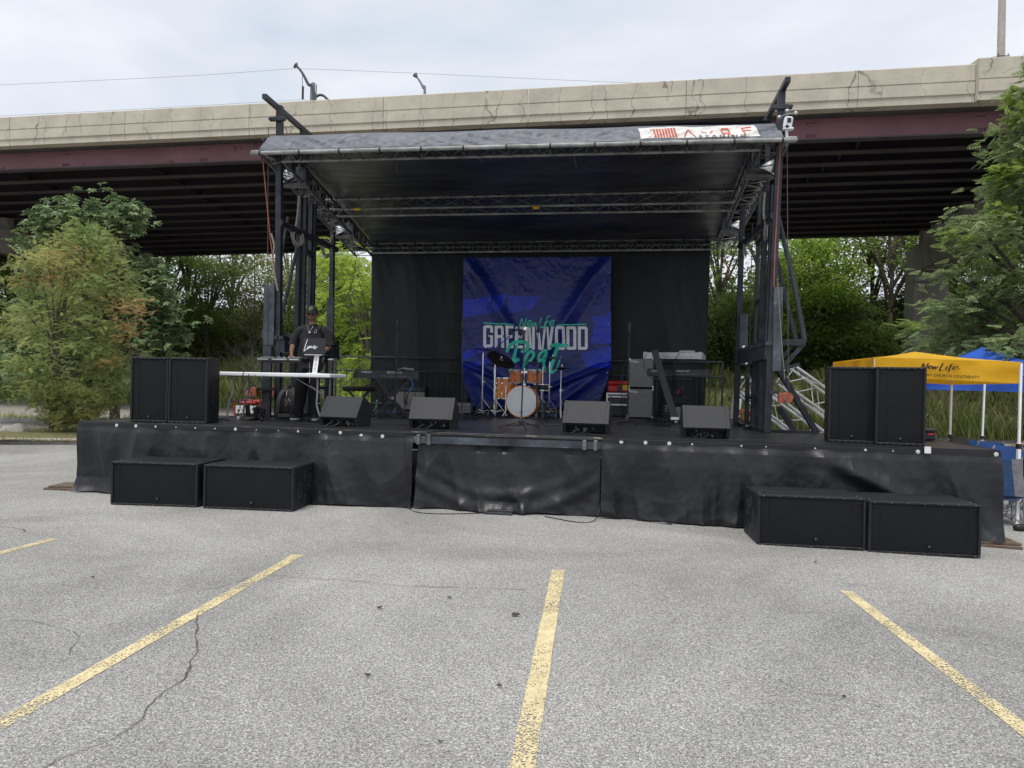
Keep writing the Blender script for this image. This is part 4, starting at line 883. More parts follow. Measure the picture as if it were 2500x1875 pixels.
for a, b, r in ((sv(644, 812, 2.3), sv(676, 680, 2.5), .035), (sv(676, 680, 2.5), sv(704, 530, 2.8), .03), (sv(690, 765, 2.6), sv(726, 600, 2.9), .03), (sv(1964, 832, 2.3), sv(1938, 690, 2.4), .04), (sv(1938, 690, 2.4), sv(1899, 525, 2.6), .035), (sv(1944, 832, 2.4), sv(1915, 715, 2.5), .035), (sv(1915, 715, 2.5), sv(1893, 610, 2.6), .03)):
    mb = MB(); mb.tube([a, b], r, 9); mb.build('brace_tube', 'mast', st)
bars('knee_brace', [(sv(1960, 842, 2.3), sv(1903, 905, 2.3), .045, .06), (sv(1935, 842, 2.4), sv(1900, 888, 2.4), .04, .05), (sv(655, 822, 2.3), sv(668, 845, 2.3), .05, .05), (sv(1903, 906, 2.25), Vector((10.5, 2.35, H)), .07, .08), (sv(1903, 995, 2.5), Vector((10.2, 2.35, H)), .07, .09), (sv(722, 925, 2.4), sv(690, 975, 2.3), .06, .07), (sv(800, 860, 4.2), sv(778, 905, 3.6), .05, .06)])
def winch(p, s, label, k_=.78):
    t = bpy.data.objects.new('winch', None); C.objects.link(t); t.parent = st; t.location = p; t.scale = (k_, k_, k_); t['label'] = label
    mb = MB(); mb.box((0, 0, 0), (.15, .03, .19), None, .006); mb.box((0, .10, 0), (.15, .03, .19), None, .006); mb.box((0, .05, -.085), (.15, .12, .02)); mb.build('frame', 'winch', t, 30)
    mb = MB(); R_ = Matrix.Rotation(math.pi / 2, 3, 'X'); mb.lathe([(.11, -.006), (.11, .006), (.05, .01), (.05, .07), (.11, .075), (.11, .085)], 22, (s * .08, .09, .01), R_); mb.build('drum', 'winch', t, 30)
    mb = MB(); mb.tube([(s * .02, -.02, 0), (s * .02, -.05, 0)], .014, 8); mb.bar((s * .02, -.05, 0), (s * .02 + .05, -.05, -.13), .02, .02); mb.tube([(s * .02 + .05, -.05, -.13), (s * .02 + .05, -.12, -.13)], .015, 8); mb.build('handle', 'galvd', t, 30)
winch(sv(617, 957, 2.0), -1, 'rust orange winch on the left mast, outer side'); winch(sv(655, 955, 2.6), 1, 'rust orange winch on the left mast, inner side'); winch(sv(1911, 972, 2.0), 1, 'rust orange winch on the right mast')
bars('winch_mount', [(sv(625, 950, 2.05), sv(672, 950, 2.1), .05, .05), (sv(1903, 958, 2.05), sv(1880, 958, 2.1), .05, .05)])
# ---- roof trusses
def lattice(name, A0, A1, B0, B1, n, r=.008, posts=True, x=False):
    mb = MB(); A0, A1, B0, B1 = map(Vector, (A0, A1, B0, B1))
    for k in range(n):
        a, b = A0.lerp(A1, k / n), A0.lerp(A1, (k + 1) / n); c, d = B0.lerp(B1, k / n), B0.lerp(B1, (k + 1) / n)
        mb.tube([a, d] if k % 2 else [c, b], r, 5, False)
        if x: mb.tube([c, b] if k % 2 else [a, d], r, 5, False)
        if posts: mb.tube([b, d], r, 5, False)
    return mb.build(name, 'galvd', st, 40)
def chord(a, b, r, mat='galv', name='truss_chord'):
    mb = MB(); mb.tube([a, b], r, 10); return mb.build(name, mat, st)
fa = (sv(624, 374, 1.72), sv(1932, 341, 1.72)); fb = (sv(690, 394, 2.1), sv(1856, 366, 2.1)); fc = (sv(672, 345, 2.15), sv(1880, 316, 2.15))
chord(*fa, .033); chord(*fb, .025); chord(*fc, .025, 'galvd'); lattice('truss_lacing', sv(655, 373, 1.72), sv(1900, 342, 1.72), *fb, 32); lattice('truss_lacing', *fb, *fc, 22)
ma = (sv(795, 488, 4.9), sv(1806, 466, 4.9)); m2 = (sv(800, 512, 4.75), sv(1792, 494, 4.75)); m3 = (sv(818, 528, 4.9), sv(1788, 514, 4.9))
chord(*ma, .023); chord(*m2, .023); chord(*m3, .023); lattice('truss_lacing', *ma, *m2, 17, x=True); lattice('truss_lacing', *m2, *m3, 24)
ra = (sv(896, 595, 7.5), sv(1752, 584, 7.5)); rb = (sv(903, 618, 7.5), sv(1740, 609, 7.5)); rc = (sv(900, 606, 7.7), sv(1745, 597, 7.7))
chord(*ra, .022, 'galvd'); chord(*rb, .022, 'galv'); chord(*rc, .02, 'galvd'); lattice('truss_lacing', *ra, *rb, 22, x=True)
mb = MB(); mb.tube(fa, .042, 10) if False else None
for a_ in (fa[0], fa[1]): mb = MB(); mb.box(a_, (.16, .09, .08), None, .02); mb.build('corner_block', 'galv', st)
for (ol, il) in (((sv(641, 381, 1.8), sv(868, 624, 7.5)), (fb[0], sv(908, 624, 7.55))), ((sv(1921, 354, 1.8), sv(1790, 602, 7.5)), (fb[1], sv(1750, 608, 7.55)))):
    up = Vector((0, 0, .30)); ot = (ol[0] + up * .9, ol[1] + up * .8); it = (il[0] + up, il[1] + up * .8)
    for c in (ol, il): chord(c[0], c[1], .028, 'galvd')
    for c in (ot, it): chord(c[0], c[1], .024, 'mast')
    lattice('truss_lacing', *ol, *il, 15, .010); lattice('truss_lacing', *il, *it, 15, .010); lattice('truss_lacing', *ol, *ot, 15, .010)
# roof tarpaulin and its grey front valance
def zc(v): return 5.62 - .26 * (v - 1.95) / 2.95 if v < 4.9 else 5.36 - .38 * (v - 4.9) / 2.7
def roof(i, j):
    v = 1.97 + 5.85 * j; u = (1.86 + (1.45 - 1.86) * j) + ((9.70 - 9.50) * (1 - j) + 9.50 - 1.86 - (1.45 - 1.86) * j) * i
    seg = ((v - 1.97) / 2.93) % 1.0; sag = -.10 * math.sin(math.pi * min(seg, 1)) * math.sin(math.pi * i) ** .5
    w = .022 * noise.noise((u * .5, v * 3, 1)) + .012 * noise.noise((u * 1.4, v * 6, 5)) + .02 * math.exp(-(min(seg, 1 - seg) / .12) ** 2) * noise.noise((u * 3.3, v * .5, 9))
    return (u, v, zc(v) + sag + w)
mb = MB(); mb.grid(200, 110, roof); mb.build('roof_tarp', 'roofv', st, 0, recalc=False)
t0, t1 = sv(664, 331, 1.97), sv(1889, 301, 1.97); b0, b1 = sv(632, 369, 1.74), sv(1915, 338, 1.74)
def val(i, j):
    p = b0.lerp(b1, i).lerp(t0.lerp(t1, i), j); k = math.sin(math.pi * j) ** .6
    d = .022 * ridg(p.x * 2.2 + j * 2.0, j * .8 + p.x * .2, 3) + .016 * ridg(p.x * 3.6 - j * 2.4, j, 7) + .012 * noise.noise((p.x * 1.1, j, 2)); d += .007 * noise.noise((p.x * 12, j * 3, 4))
    return Vector((p.x, p.y - d * k, p.z + d * k * .5 - .012 * math.sin(i * 22) * j * .6))
mb = MB(); mb.grid(320, 14, val); vo = mb.build('valance', 'vgrey', st, 0, 'grey wrinkled vinyl valance along the roof front', recalc=False)
mb = MB(); mb.grid(200, 6, lambda i, j: (t0.lerp(t1, i).x, 1.97 + .9 * j, t0.lerp(t1, i).z + .04 * math.sin(math.pi * j) - .02)); mb.build('roof_top', 'vgrey', st, 0, recalc=False)
for s, (a, b) in ((0, (b0, t0)), (1, (b1, t1))):
    mb = MB(); q = Vector((a.x, a.y + .75, a.z + .05)); mb.add([a, b, b + V(0, .8, -.02), q], [(0, 1, 2, 3)]); mb.build('valance_end', 'vgrey', st, 0, recalc=False)
for k in range(13):                                                # black ties on the front tube, some with hanging tails
    i = .01 + k / 12.3; p = fa[0].lerp(fa[1], i); mb = MB(); mb.tube([p - V(.012, 0, 0), p + V(.012, 0, 0)], .041, 10); mb.box(p + V(0, .05, -.06), (.02, .015, .14)); mb.build('tie_strap', 'black', st, 30)
for (px, y0_, y1_) in ((966, 392, 425), (1171, 385, 400), (1402, 382, 412), (1515, 370, 385), (1615, 345, 383)):
    a, b = sv(px, y0_, 2.1), sv(px + 6, y1_, 2.15); mb = MB(); mb.bar(a, b, .025, .006); mb.build('strap_tail', 'black', st, 0)
for k in range(17):
    p = ma[0].lerp(ma[1], (k + .5) / 17); mb = MB(); mb.box(p + V(0, 0, .03), (.022, .05, .1)); mb.build('tie_strap', 'black', st, 0)
    p = ra[0].lerp(ra[1], (k + .5) / 17); mb = MB(); mb.box(p + V(0, -.02, -.03), (.022, .05, .13)); mb.build('tie_strap', 'black', st, 0)
for px, py in ((872, 511), (1309, 507)): p = sv(px, py, 4.73); mb = MB(); mb.tube([p - V(.06, 0, 0), p + V(.06, 0, 0)], .03, 8); mb.build('yellow_tape', 'tag', st)
# printed sign on the valance
sg0, sg1, sg2, sg3 = sv(1589, 342, 1.8), sv(1853, 332, 1.8), sv(1852, 308, 1.9), sv(1588, 318, 1.9)
def vmap(lift):
    def f(x, y):                                                   # x, y in photograph pixels -> on the valance
        i = (x - 648) / (1902 - 648); yt = 331 - 30 * i; yb = 369 - 31 * i; j = min(max((yb - y) / (yb - yt), 0), 1); p = val(i, j); return (p.x, p.y - lift, p.z + lift * .4)
    return f
mb = MB(); quadpatch(mb, (1589, 341), (1854, 334), (1853, 307), (1588, 316), vmap(.006), 26); sgn = mb.build('printed_sign', 'logow', vo, 0, 'white sign with red block emblem and worn red lettering', recalc=False)
mb = MB(); fm = vmap(.011)
def R4(x0, y0, x1, y1, sk=.03): quadpatch(mb, (x0, y1 - (x0 - 1600) * sk), (x1, y1 - (x1 - 1600) * sk), (x1, y0 - (x1 - 1600) * sk), (x0, y0 - (x0 - 1600) * sk), fm, 3)
for k in range(11):                                                # emblem: rows of red bricks growing taller to the right
    x = 1601 + 6.6 * k; w = 4.6
    for r_ in range(4):
        if k < 3 and (r_ + k) % 2: continue
        hh = 4.4 if k > 2 else 2; R4(x, 320 + r_ * 5.2 + (0 if k > 3 else (3 - k) * .6), x + w, 320 + r_ * 5.2 + hh)
mb.build('red_bricks', 'logor', sgn, 0, recalc=False)
mb = MB()
for pts, w in (([(1687, 337), (1700, 321)], 2.4), ([(1700, 321), (1713, 337)], 2.4), ([(1730, 322), (1739, 328)], 3), ([(1747, 328), (1756, 320)], 3), ([(1776, 335), (1776, 318), (1791, 318), (1792, 325), (1778, 326)], 3), ([(1786, 327), (1797, 335)], 3), ([(1822, 332), (1822, 315), (1844, 313)], 3.4), ([(1824, 322), (1840, 321)], 2.6)):
    for a, b in zip(pts[:-1], pts[1:]): ribbon(mb, [a, b], w, fm)
mb.build('red_lettering', 'logor', sgn, 0, recalc=False)
for txt, x, y, s_ in (('S T A G I N G', 1770, 338.5, .075), ('www.ayrestaging.com', 1738, 343.5, .06)):
    me = textmesh(txt, s_ * .72, off=.001); me.materials.append(MT['ink']); q = Vector(fm(x, y - (x - 1650) * .012)); a = Vector(fm(x + 30, y - .7 - (x - 1650) * .012)) - q; o = share('small_print', me, sgn, q + Vector((0, -.006, .006)), (math.radians(58), 0, 0)); o.rotation_euler[1] = -math.atan2(a.z, a.x); o.scale = (2.1, 1, 1)
# ropes, straps and cables of the stage
def line(name, pts, r, mat, k=4, n=6, par=None, lab=None): mb = MB(); mb.tube(cat(pts, k) if len(pts) > 2 else pts, r, n); o = mb.build(name, mat, par, 40); lab and o.__setitem__('label', lab); return o
line('red_strap', [sv(641, 384, 1.8), sv(650, 480, 1.9), sv(661, 590, 2.0), sv(668, 640, 2.05), sv(673, 690, 2.1)], .009, 'strap', par=st); line('guy_cable', [sv(655, 310, 2.1), sv(653, 870, 2.1)], .007, 'cord', par=st); line('guy_cable', [sv(697, 310, 2.1), sv(702, 330, 2.1)], .007, 'cord', par=st)
line('guy_cable', [sv(662, 570, 2.05), sv(669, 600, 2.05), sv(666, 640, 2.05), sv(678, 710, 2.1)], .016, 'rope', par=st)
line('red_strap', [sv(1906, 345, 1.9), sv(1899, 470, 2.05), sv(1895, 560, 2.1), sv(1893, 590, 2.1), sv(1889, 700, 2.1)], .009, 'strap', par=st); line('guy_cable', [sv(1921, 252, 2.1), sv(1923, 600, 2.1), sv(1925, 958, 2.05)], .007, 'cord', par=st); line('guy_cable', [sv(1898, 680, 2.1), sv(1908, 830, 2.1), sv(1916, 925, 2.1)], .006, 'rope', par=st)
line('red_strap', [sv(1768, 622, 6.5), sv(1783, 680, 6.6)], .014, 'strap', par=st); line('guy_cable', [sv(1783, 680, 6.6), sv(1802, 745, 6.7)], .007, 'cord', par=st); line('guy_cable', [sv(1837, 545, 3.2), sv(1830, 850, 3.4)], .007, 'cord', par=st)
line('guy_cable', [sv(735, 570, 3.0), sv(718, 700, 2.8)], .008, 'cord', par=st); line('guy_cable', [sv(880, 560, 4.5), sv(860, 690, 4.5), sv(838, 738, 4.5)], .006, 'cord', par=st); line('safety_rope', [sv(1867, 470, 2.6), sv(1864, 520, 2.6), sv(1871, 560, 2.6)], .018, 'rope', par=st)
line('safety_rope', [sv(731, 478, 2.8), sv(727, 520, 2.8), sv(722, 556, 2.7)], .02, 'rope', par=st); line('safety_rope', [sv(812, 575, 4.2), sv(806, 590, 4.1), sv(800, 606, 4.0)], .02, 'rope', par=st)
# flood lights under the side trusses
def flood(px, py, v, side, s, label):
    p = sv(px, py, v); t = thing('flood_light', label, 'flood light', S(*p), SA, 'flood lights on the roof trusses')
    mb = MB(); mb.box((0, 0, .0), (.20 * s, .12, .30 * s), None, .01); mb.build('ballast_box', 'plate', t, 30); mb = MB(); mb.box((-side * .10 * s, -.02, -.17 * s), (.44 * s, .16, .05)); mb.build('mounting_plate', 'galvd', t, 0)
    mb = MB(); R_ = Matrix.Rotation(side * math.radians(-28), 3, 'Y'); pr = [(.035, .13), (.05, .12), (.075, .05), (.13, -.06), (.17, -.11), (.165, -.112), (.12, -.055), (.06, .05), (.03, .10)]
    mb.lathe([(a * s, b * s) for a, b in pr + pr[:1]], 20, (-side * .25 * s, -.02, -.02), R_); mb.build('reflector', 'silver', t, 40); return t
flood(738, 430, 3.0, 1, 1.0, 'flood light with white cone reflector, front of the left roof truss'); flood(856, 561, 5.9, 1, .95, 'flood light with white cone reflector, rear of the left roof truss'); flood(1838, 408, 3.0, -1, 1.0, 'flood light with white cone reflector, front of the right roof truss'); flood(1773, 548, 5.9, -1, .95, 'flood light with white cone reflector, rear of the right roof truss')
# wind meter on the right roof corner
p = sv(1921, 340, 1.85); t = thing('wind_meter', 'white weather sensor with spinning cups clamped to the right roof corner', 'wind meter', S(*p), SA)
mb = MB(); mb.tube([(0, 0, 0), (-.01, 0, .14)], .022, 8); mb.build('stem', 'white', t); mb = MB(); mb.box((.01, 0, .24), (.12, .09, .17), Matrix.Rotation(.15, 3, 'Y'), .02); mb.box((.01, 0, .145), (.15, .1, .03), None, .008); mb.build('housing', 'white', t)
mb = MB(); mb.box((.02, -.047, .26), (.055, .01, .07), None, .012); mb.build('solar_window', 'key', t); mb = MB(); mb.tube([(0, 0, .32), (0, 0, .37)], .012, 6); mb.build('spindle', 'badge', t)
for a in (.3, 2.4, 4.5): mb = MB(); c = (.13 * math.cos(a), .13 * math.sin(a), .37 + .02 * math.cos(a)); mb.tube([(0, 0, .37), c], .006, 5); mb.lathe([(.002, -.03), (.022, -.02), (.032, 0), (.022, .02), (.002, .03)], 10, c); mb.build('cup', 'silver', t)
# pads under the corners
def pad(px, py, w, d, rz, label, mat='woodp'):
    p = GG(px, py); mb = MB(); mb.box((0, 0, .016), (w, d, .028), None, .003); mb.box((.02, .02, .044), (w * .92, d * .9, .026), Matrix.Rotation(.08, 3, 'Z'), .003); o = mb.build('ply_pad', mat, None, 30); o.location = (p.x, p.y, gz(p.x)); o.rotation_euler = (0, 0, rz); tag(o, label, 'wooden pad'); return o
pad(172, 1192, .5, .45, -.1, 'pair of thin plywood pads under the left stage corner'); pad(2412, 1328, .55, .45, -.25, 'stacked plywood pads under the right stage corner, with a yellow patch')
pad(1218, 1254, .36, .2, -.15, 'small dark pad holding the middle skirt to the ground', 'mast')
p = GG(2402, 1318); mb = MB(); mb.box((0, 0, 0), (.26, .16, .006)); o = mb.build('yellow_tile', 'tag', None, 0); o.location = (p.x, p.y, gz(p.x) + .063); o.rotation_euler = (0, 0, -.3); tag(o, 'flat yellow patch lying on the ply pad under the right stage corner', 'yellow patch')

# ================================================================ rear railing, backdrop, banner
t = thing('rear_railing', 'dark metal guard railing with thin balusters along the back of the stage', 'railing', S(0, 7.62, H), SA)
segs = [(.63, 3.85), (3.9, 7.0), (7.05, 9.72)]
for a, b in segs:
    for z, r in ((1.23, .022), (.9, .018), (.12, .018)): mb = MB(); mb.tube([(a, 0, z), (b, 0, z)], r, 8); mb.build('rail', 'mast', t)
    for u in (a, b): mb = MB(); mb.bar((u, 0, 0), (u, 0, 1.24), .04, .04); mb.build('post', 'mast', t, 0)
mb = MB(); mb.tube([(0, 0, .12), (0, 0, .9)], .009, 6); bal = None
for a, b in segs:
    n = int((b - a) / .138)
    for k in range(1, n):
        u = a + (b - a) * k / n
        if 3.95 < u < 6.95: continue
        if bal is None: bal = mb.build('baluster', 'mast', t); bal.location = (u, 0, 0)
        else: share('baluster', bal.data, t, (u, 0, 0))
def bd(i, j):
    u = 1.43 + (9.42 - 1.43) * i + (.10 * (1 - j) * (1 - i) * .5 - .06 * (1 - j) * i); z = .55 + (4.42) * j
    d = .07 * noise.noise((u * .9, z * .18, 3)) + .045 * ridg(u * 1.1 + z * .1, z * .15, 6) + .012 * ridg(u * 2.6 + z * .5, z * .7, 2) + .005 * noise.noise((u * 5, z * 4, 1)); return (u, -.0 - d, z)
mb = MB(); mb.grid(240, 90, bd); o = mb.build('black_backdrop', 'backv', None, 0, recalc=False); o.location = S(0, 7.80, 0); o.rotation_euler = (0, 0, SA); tag(o, 'tall black cloth backdrop hanging behind the stage railing', 'backdrop')
BV = 7.42; BL, BR, BT, BB_ = 3.80, 7.22, 4.56, 1.12
def bdisp(u, z):
    a = (u - BL) / (BR - BL); b = (z - BB_) / (BT - BB_); d = 0
    for s in (a, 1 - a):
        q = s - .03 - (1 - b) * .62; d += .14 * math.exp(-(q / .05) ** 2) * min(b * 1.6, 1) * min((1 - b) * 8, 1) - .035 * math.exp(-((q + .08) / .04) ** 2) * b
        q2 = s - (.30 - b) * 1.1; d += .11 * math.exp(-(q2 / .055) ** 2) * (b < .32) * max(0, 1 - b * 2.6) + .08 * math.exp(-((s - (.30 - b) * 2.3) / .05) ** 2) * (b < .3)
    up = max(0, b - .45) * 1.8
    d += up * (.040 * ridg(u * 1.5, z * .35, 2) + .008 * ridg(u * 5.5 + z * 3, z * 4, 4) + .004 * ridg(u * 12, z * 13, 7)) + .010 * ridg(u * 1.8 + z, z * 1.2, 5) + .004 * noise.noise((u * 10, z * 10, 1)) + .03 * abs(math.sin(a * math.pi * 9)) * max(0, b - .9) * 6 * .3
    return d
def bmap(lift):
    def f(x, y, px=True):
        u, z = x, y; ia = (u - BL) / (BR - BL); b = (z - BB_) / (BT - BB_)
        pinch = .30 * max(0, (.24 - b) / .24) ** 1.4
        uu = u + pinch * (1 if ia < .5 else -1) * abs(ia - .5) * 2; return Vector((uu, -bdisp(u, z) - lift, z + .05 * (1 - abs(ia - .5) * 2) * max(0, .2 - b)))
    return f
bn = thing('festival_banner', 'glossy blue banner reading NewLife Greenwood Fest with creased shining folds', 'banner', S(0, BV, 0), SA)
f0 = bmap(0); mb = MB(); mb.grid(230, 230, lambda i, j: f0(BL + (BR - BL) * i, BB_ + (BT - BB_) * j)); mb.build('banner_sheet', 'bannerb', bn, 0, recalc=False)
def pxm(lift): 
    f = bmap(lift)
    def g(x, y): q = SV(x, y, BV); return f(q.x, q.z)
    return g
mb = MB(); g1 = pxm(.005)
for q in (((1131, 775), (1225, 760), (1240, 718), (1131, 733)), ((1131, 880), (1250, 830), (1255, 815), (1131, 860)), ((1133, 905), (1210, 880), (1225, 862), (1133, 892)), ((1440, 840), (1492, 838), (1492, 760), (1455, 780)), ((1430, 895), (1492, 900), (1492, 845), (1420, 862)), ((1445, 788), (1470, 787), (1470, 772), (1446, 773)), ((1240, 765), (1300, 755), (1320, 725), (1243, 722))):
    mb = MB(); quadpatch(mb, *q, g1, 14); mb.build('royal_blue_print', 'shard', bn, 0, recalc=False)
# block lettering
mb = MB(); g2 = pxm(.011)
def rect(x0, y0, x1, y1): quadpatch(mb, (x0, y1), (x1, y1), (x1, y0), (x0, y0), g2, max(3, int(max(x1 - x0, y1 - y0) / 4)))
def para(xa, xb, ya, yb, w): quadpatch(mb, (xb, yb), (xb + w, yb), (xa + w, ya), (xa, ya), g2, 10)
t_ = 7.2
def cham(x0, y0, x1, y1, lw, r=3.2):                              # ring with cut corners
    rect(x0, y0 + r, x0 + lw, y1 - r); rect(x1 - lw, y0 + r, x1, y1 - r); rect(x0 + r, y0, x1 - r, y0 + r); rect(x0 + r, y1 - r, x1 - r, y1); rect(x0 + lw, y0 + r, x1 - lw, y0 + lw); rect(x0 + lw, y1 - lw, x1 - lw, y1 - r)
    for (a, b, c, d) in ((x0, y0 + r, x0 + r, y0), (x1, y0 + r, x1 - r, y0), (x0, y1 - r, x0 + r, y1), (x1, y1 - r, x1 - r, y1)): quadpatch(mb, (a, b), (c, b), (c, d), (a, b), g2, 2)
y0, y1 = 794, 848
rect(1180, y0 + 3, 1180 + t_, y1 - 3); rect(1183, y0, 1201, y0 + 3); rect(1187.2, y0 + 3, 1204, y0 + 7); rect(1197, y0 + 7, 1204, 812); rect(1183, y1 - 3, 1201, y1); rect(1187.2, y1 - 7, 1204, y1 - 3); rect(1197, 822, 1204, y1 - 7); rect(1192, 819, 1204, 822)
def Rr(x, y0, y1, w=23): rect(x, y0, x + t_, y1); rect(x + t_, y0, x + w - 3, y0 + 7); rect(x + w - t_, y0 + 7, x + w, 818); rect(x + w - 3, y0 + 3, x + w, y0 + 7); rect(x + t_, 818, x + w - 2, 825); rect(x + w - t_, 825, x + w, y1)
Rr(1208, 795, 849)
def Ee(x, y0, y1, w=19): rect(x, y0, x + t_, y1); rect(x + t_, y0, x + w, y0 + 7); rect(x + t_, 819, x + w - 2, 826); rect(x + t_, y1 - 7, x + w, y1)
Ee(1236, 796, 850); Ee(1259, 797, 851)
rect(1282, 797, 1289, 852); rect(1299, 798, 1306, 853); para(1289, 1292.5, 799, 850, 6.5)
para(1309, 1315, 798, 854, 7.5); para(1328, 1322.5, 798, 854, 5); para(1334, 1338.5, 798, 854, 5); para(1352, 1346, 798, 854, -7.5) if False else para(1345.5, 1338.8, 798, 854, 7.2)
cham(1356, 797, 1380, 854, t_); cham(1383, 797, 1407, 854, t_)
rect(1411, 797, 1411 + t_, 854); rect(1411 + t_, 797, 1432, 804); rect(1411 + t_, 847, 1432, 854); rect(1428, 804, 1435, 847); rect(1432, 800, 1435, 804); rect(1432, 847, 1435, 851)
mb.build('block_lettering', 'bwhite', bn, 0, 'white condensed block letters GREENWOOD', recalc=False)
def strokes(lst, w, ox, oy, sc, base, taper=True):
    for n_, pts in enumerate(lst): ribbon(mb, [(ox + a / sc, oy + b / sc) for a, b in pts], w, pxm(base + .0015 * n_), taper, 7, 2)
mb = MB(); K = 5.53
strokes([[(762, 445), (775, 395), (830, 335), (900, 308), (975, 302), (1035, 325), (1048, 375), (1010, 425), (960, 440)], [(905, 350), (870, 480), (835, 590), (800, 700)], [(800, 580), (860, 560), (935, 535)]], 9.0, 1100, 780, K, .016)
strokes([[(1015, 600), (1080, 560), (1125, 490), (1105, 435), (1060, 450), (1015, 540), (995, 640), (1015, 690), (1060, 690)], [(1320, 425), (1270, 425), (1210, 470), (1190, 530), (1215, 560), (1265, 520), (1300, 450), (1275, 540), (1260, 600), (1275, 640)], [(1275, 640), (1262, 685), (1225, 695), (1195, 670)]], 7.6, 1100, 780, K, .021)
strokes([[(1470, 320), (1425, 430), (1385, 560), (1350, 660), (1365, 712), (1400, 702)], [(1352, 372), (1420, 345), (1500, 352), (1592, 350)]], 9.0, 1100, 780, K, .026)
strokes([[(1398, 704), (1425, 680), (1455, 610), (1490, 505)]], 3.6, 1100, 780, K, .031); mb.build('script_lettering', 'teal', bn, 0, 'teal brush script word Fest', recalc=False)
mb = MB(); K = 3.456
strokes([[(1342, 690), (1352, 650), (1362, 618), (1372, 655), (1384, 682), (1394, 645), (1402, 612)], [(1412, 665), (1438, 652), (1440, 634), (1422, 634), (1410, 662), (1425, 680), (1446, 668)], [(1452, 645), (1455, 676), (1474, 650), (1480, 676), (1502, 640)], [(1530, 604), (1516, 650), (1508, 688), (1535, 690), (1556, 684)], [(1560, 645), (1553, 682)], [(1604, 594), (1580, 600), (1568, 650), (1556, 705)], [(1556, 648), (1598, 640)], [(1600, 664), (1630, 650), (1636, 632), (1615, 634), (1600, 662), (1615, 680), (1642, 664)]], 2.3, 880, 600, K, .012, False)
ribbon(mb, [(1181, 788.5), (1256, 793.5)], 2.6, pxm(.012)); ribbon(mb, [(1360, 795), (1432, 791.5)], 2.6, pxm(.012)); ribbon(mb, [(1272, 799.5), (1300, 796.5), (1330, 797)], 1.3, pxm(.012))
mb.build('small_script_lettering', 'teal', bn, 0, 'thin teal script NewLife between two teal rules', recalc=False)
mb = MB(); [mb.tube([Vector((u, -bdisp(u, z) - .01, z)), Vector((u, -bdisp(u, z) - .02, z))], .012, 8) for u in (BL + .04, BR - .04) for z in (1.95, 3.05, 4.2)]; mb.build('grommets', 'snap', bn)

# ================================================================ loudspeakers
def D(px, py): return G(px, py, H)
def make_sub(name, label, W, Dp, Hh, loc, rz, group, vertical=False):
    t = thing(name, label, 'loudspeaker', loc, rz, group); mb = MB()
    mb.box((0, Dp / 2 + .012, Hh / 2), (W, Dp - .024, Hh), None, .012); mb.build('cabinet', 'cab', t, 30)
    mb = MB(); b = .024 if not vertical else .028
    mb.box((0, .006, Hh - b / 2), (W - .008, .03, b), None, .005); mb.box((0, .006, b / 2), (W - .008, .03, b), None, .005)
    mb.box((-W / 2 + .015, .008, Hh / 2), (.026, .026, Hh - 2 * b - .002)); mb.box((W / 2 - .015, .008, Hh / 2), (.026, .026, Hh - 2 * b - .002)); mb.build('front_frame', 'cab', t, 30)
    iw = W - .056; m = .085; z0, z1 = b + .002, Hh - b - .002; mb = MB()                       # grille: flat middle, shallow sloping cheeks with a fold
    xs_ = [-iw / 2, -iw / 2 + m * .35, -iw / 2 + m, -iw / 2 + m + .012, iw / 2 - m - .012, iw / 2 - m, iw / 2 - m * .35, iw / 2]; ys_ = [.010, .004, -.002, .004, .004, -.002, .004, .010]
    mb.grid(7, 8, lambda i, j: (xs_[int(round(i * 7))], ys_[int(round(i * 7))] - .004 * math.sin(math.pi * j), z0 + (z1 - z0) * j)); mb.build('grille', 'grille', t, 20, recalc=False)
    mb = MB()
    for s in (-1, 1):
        for zz, sg in ((z1, -1), (z0, 1)): x = s * (iw / 2 - m * .55); mb.bar((x - .035, -.003, zz + sg * .035), (x + .035, -.003, zz + sg * .022), .006, .006)
    mb.build('grille_fold', 'cab', t, 0)
    mb = MB(); bx, bz = (.05 * (1 if W > 1 else .0), Hh * (.17 if not vertical else .085)); mb.box((bx, -.008, bz), (.036, .012, .036), None, .003); bg = mb.build('badge', 'hole', t, 30); sign('JBL', .017, 'badge', bg, (bx, -.0146, bz - .006), off=.0004)
    mb = MB()
    for k in range(7): x = -W / 2 + .06 + (W - .12) * k / 6; mb.tube([(x, -.010, Hh - b / 2), (x, -.006, Hh - b / 2)], .006, 6); mb.tube([(x, -.010, b / 2), (x, -.006, b / 2)], .006, 6)
    for k in (-1, 1): mb.tube([(k * (W / 2 - .05), .14, Hh), (k * (W / 2 - .05), .14, Hh + .003)], .012, 8)
    mb.build('screws', 'badge', t, 0)
    for s in (-1, 1):
        spots = [(Dp * .28, Hh * .45, .09, Hh * .34), (Dp * .72, Hh * .6, .09, Hh * .3), (Dp * .5, Hh * .75, .03, Hh * .22), (Dp * .5, Hh * .2, .03, Hh * .22)] if not vertical else [(Dp * .5, Hh * .52, .09, .13), (Dp * .5, Hh * .36, .09, .10)]
        for (y, z, dy, dz) in spots:
            mb = MB(); x = s * (W / 2 + .001)
            for (cy, cz, ay, az) in ((0, dz / 2, dy, .012), (0, -dz / 2, dy, .012), (-dy / 2, 0, .012, dz + .012), (dy / 2, 0, .012, dz + .012)): mb.box((x, y + cy, z + cz), (.008, ay, az))
            h = mb.build('handle', 'plate', t, 0); mb = MB(); mb.box((s * (W / 2 + .0005), y, z), (.003, dy - .01, dz - .01)); mb.build('handle_shade_plate', 'hole', h, 0)  # thin near-black plate; its colour stands in for shade inside the cup
            if dy > .05: mb = MB(); mb.box((x, y, z), (.010, dy, .02)); mb.build('grip_bar', 'cab', h, 0)
    return t
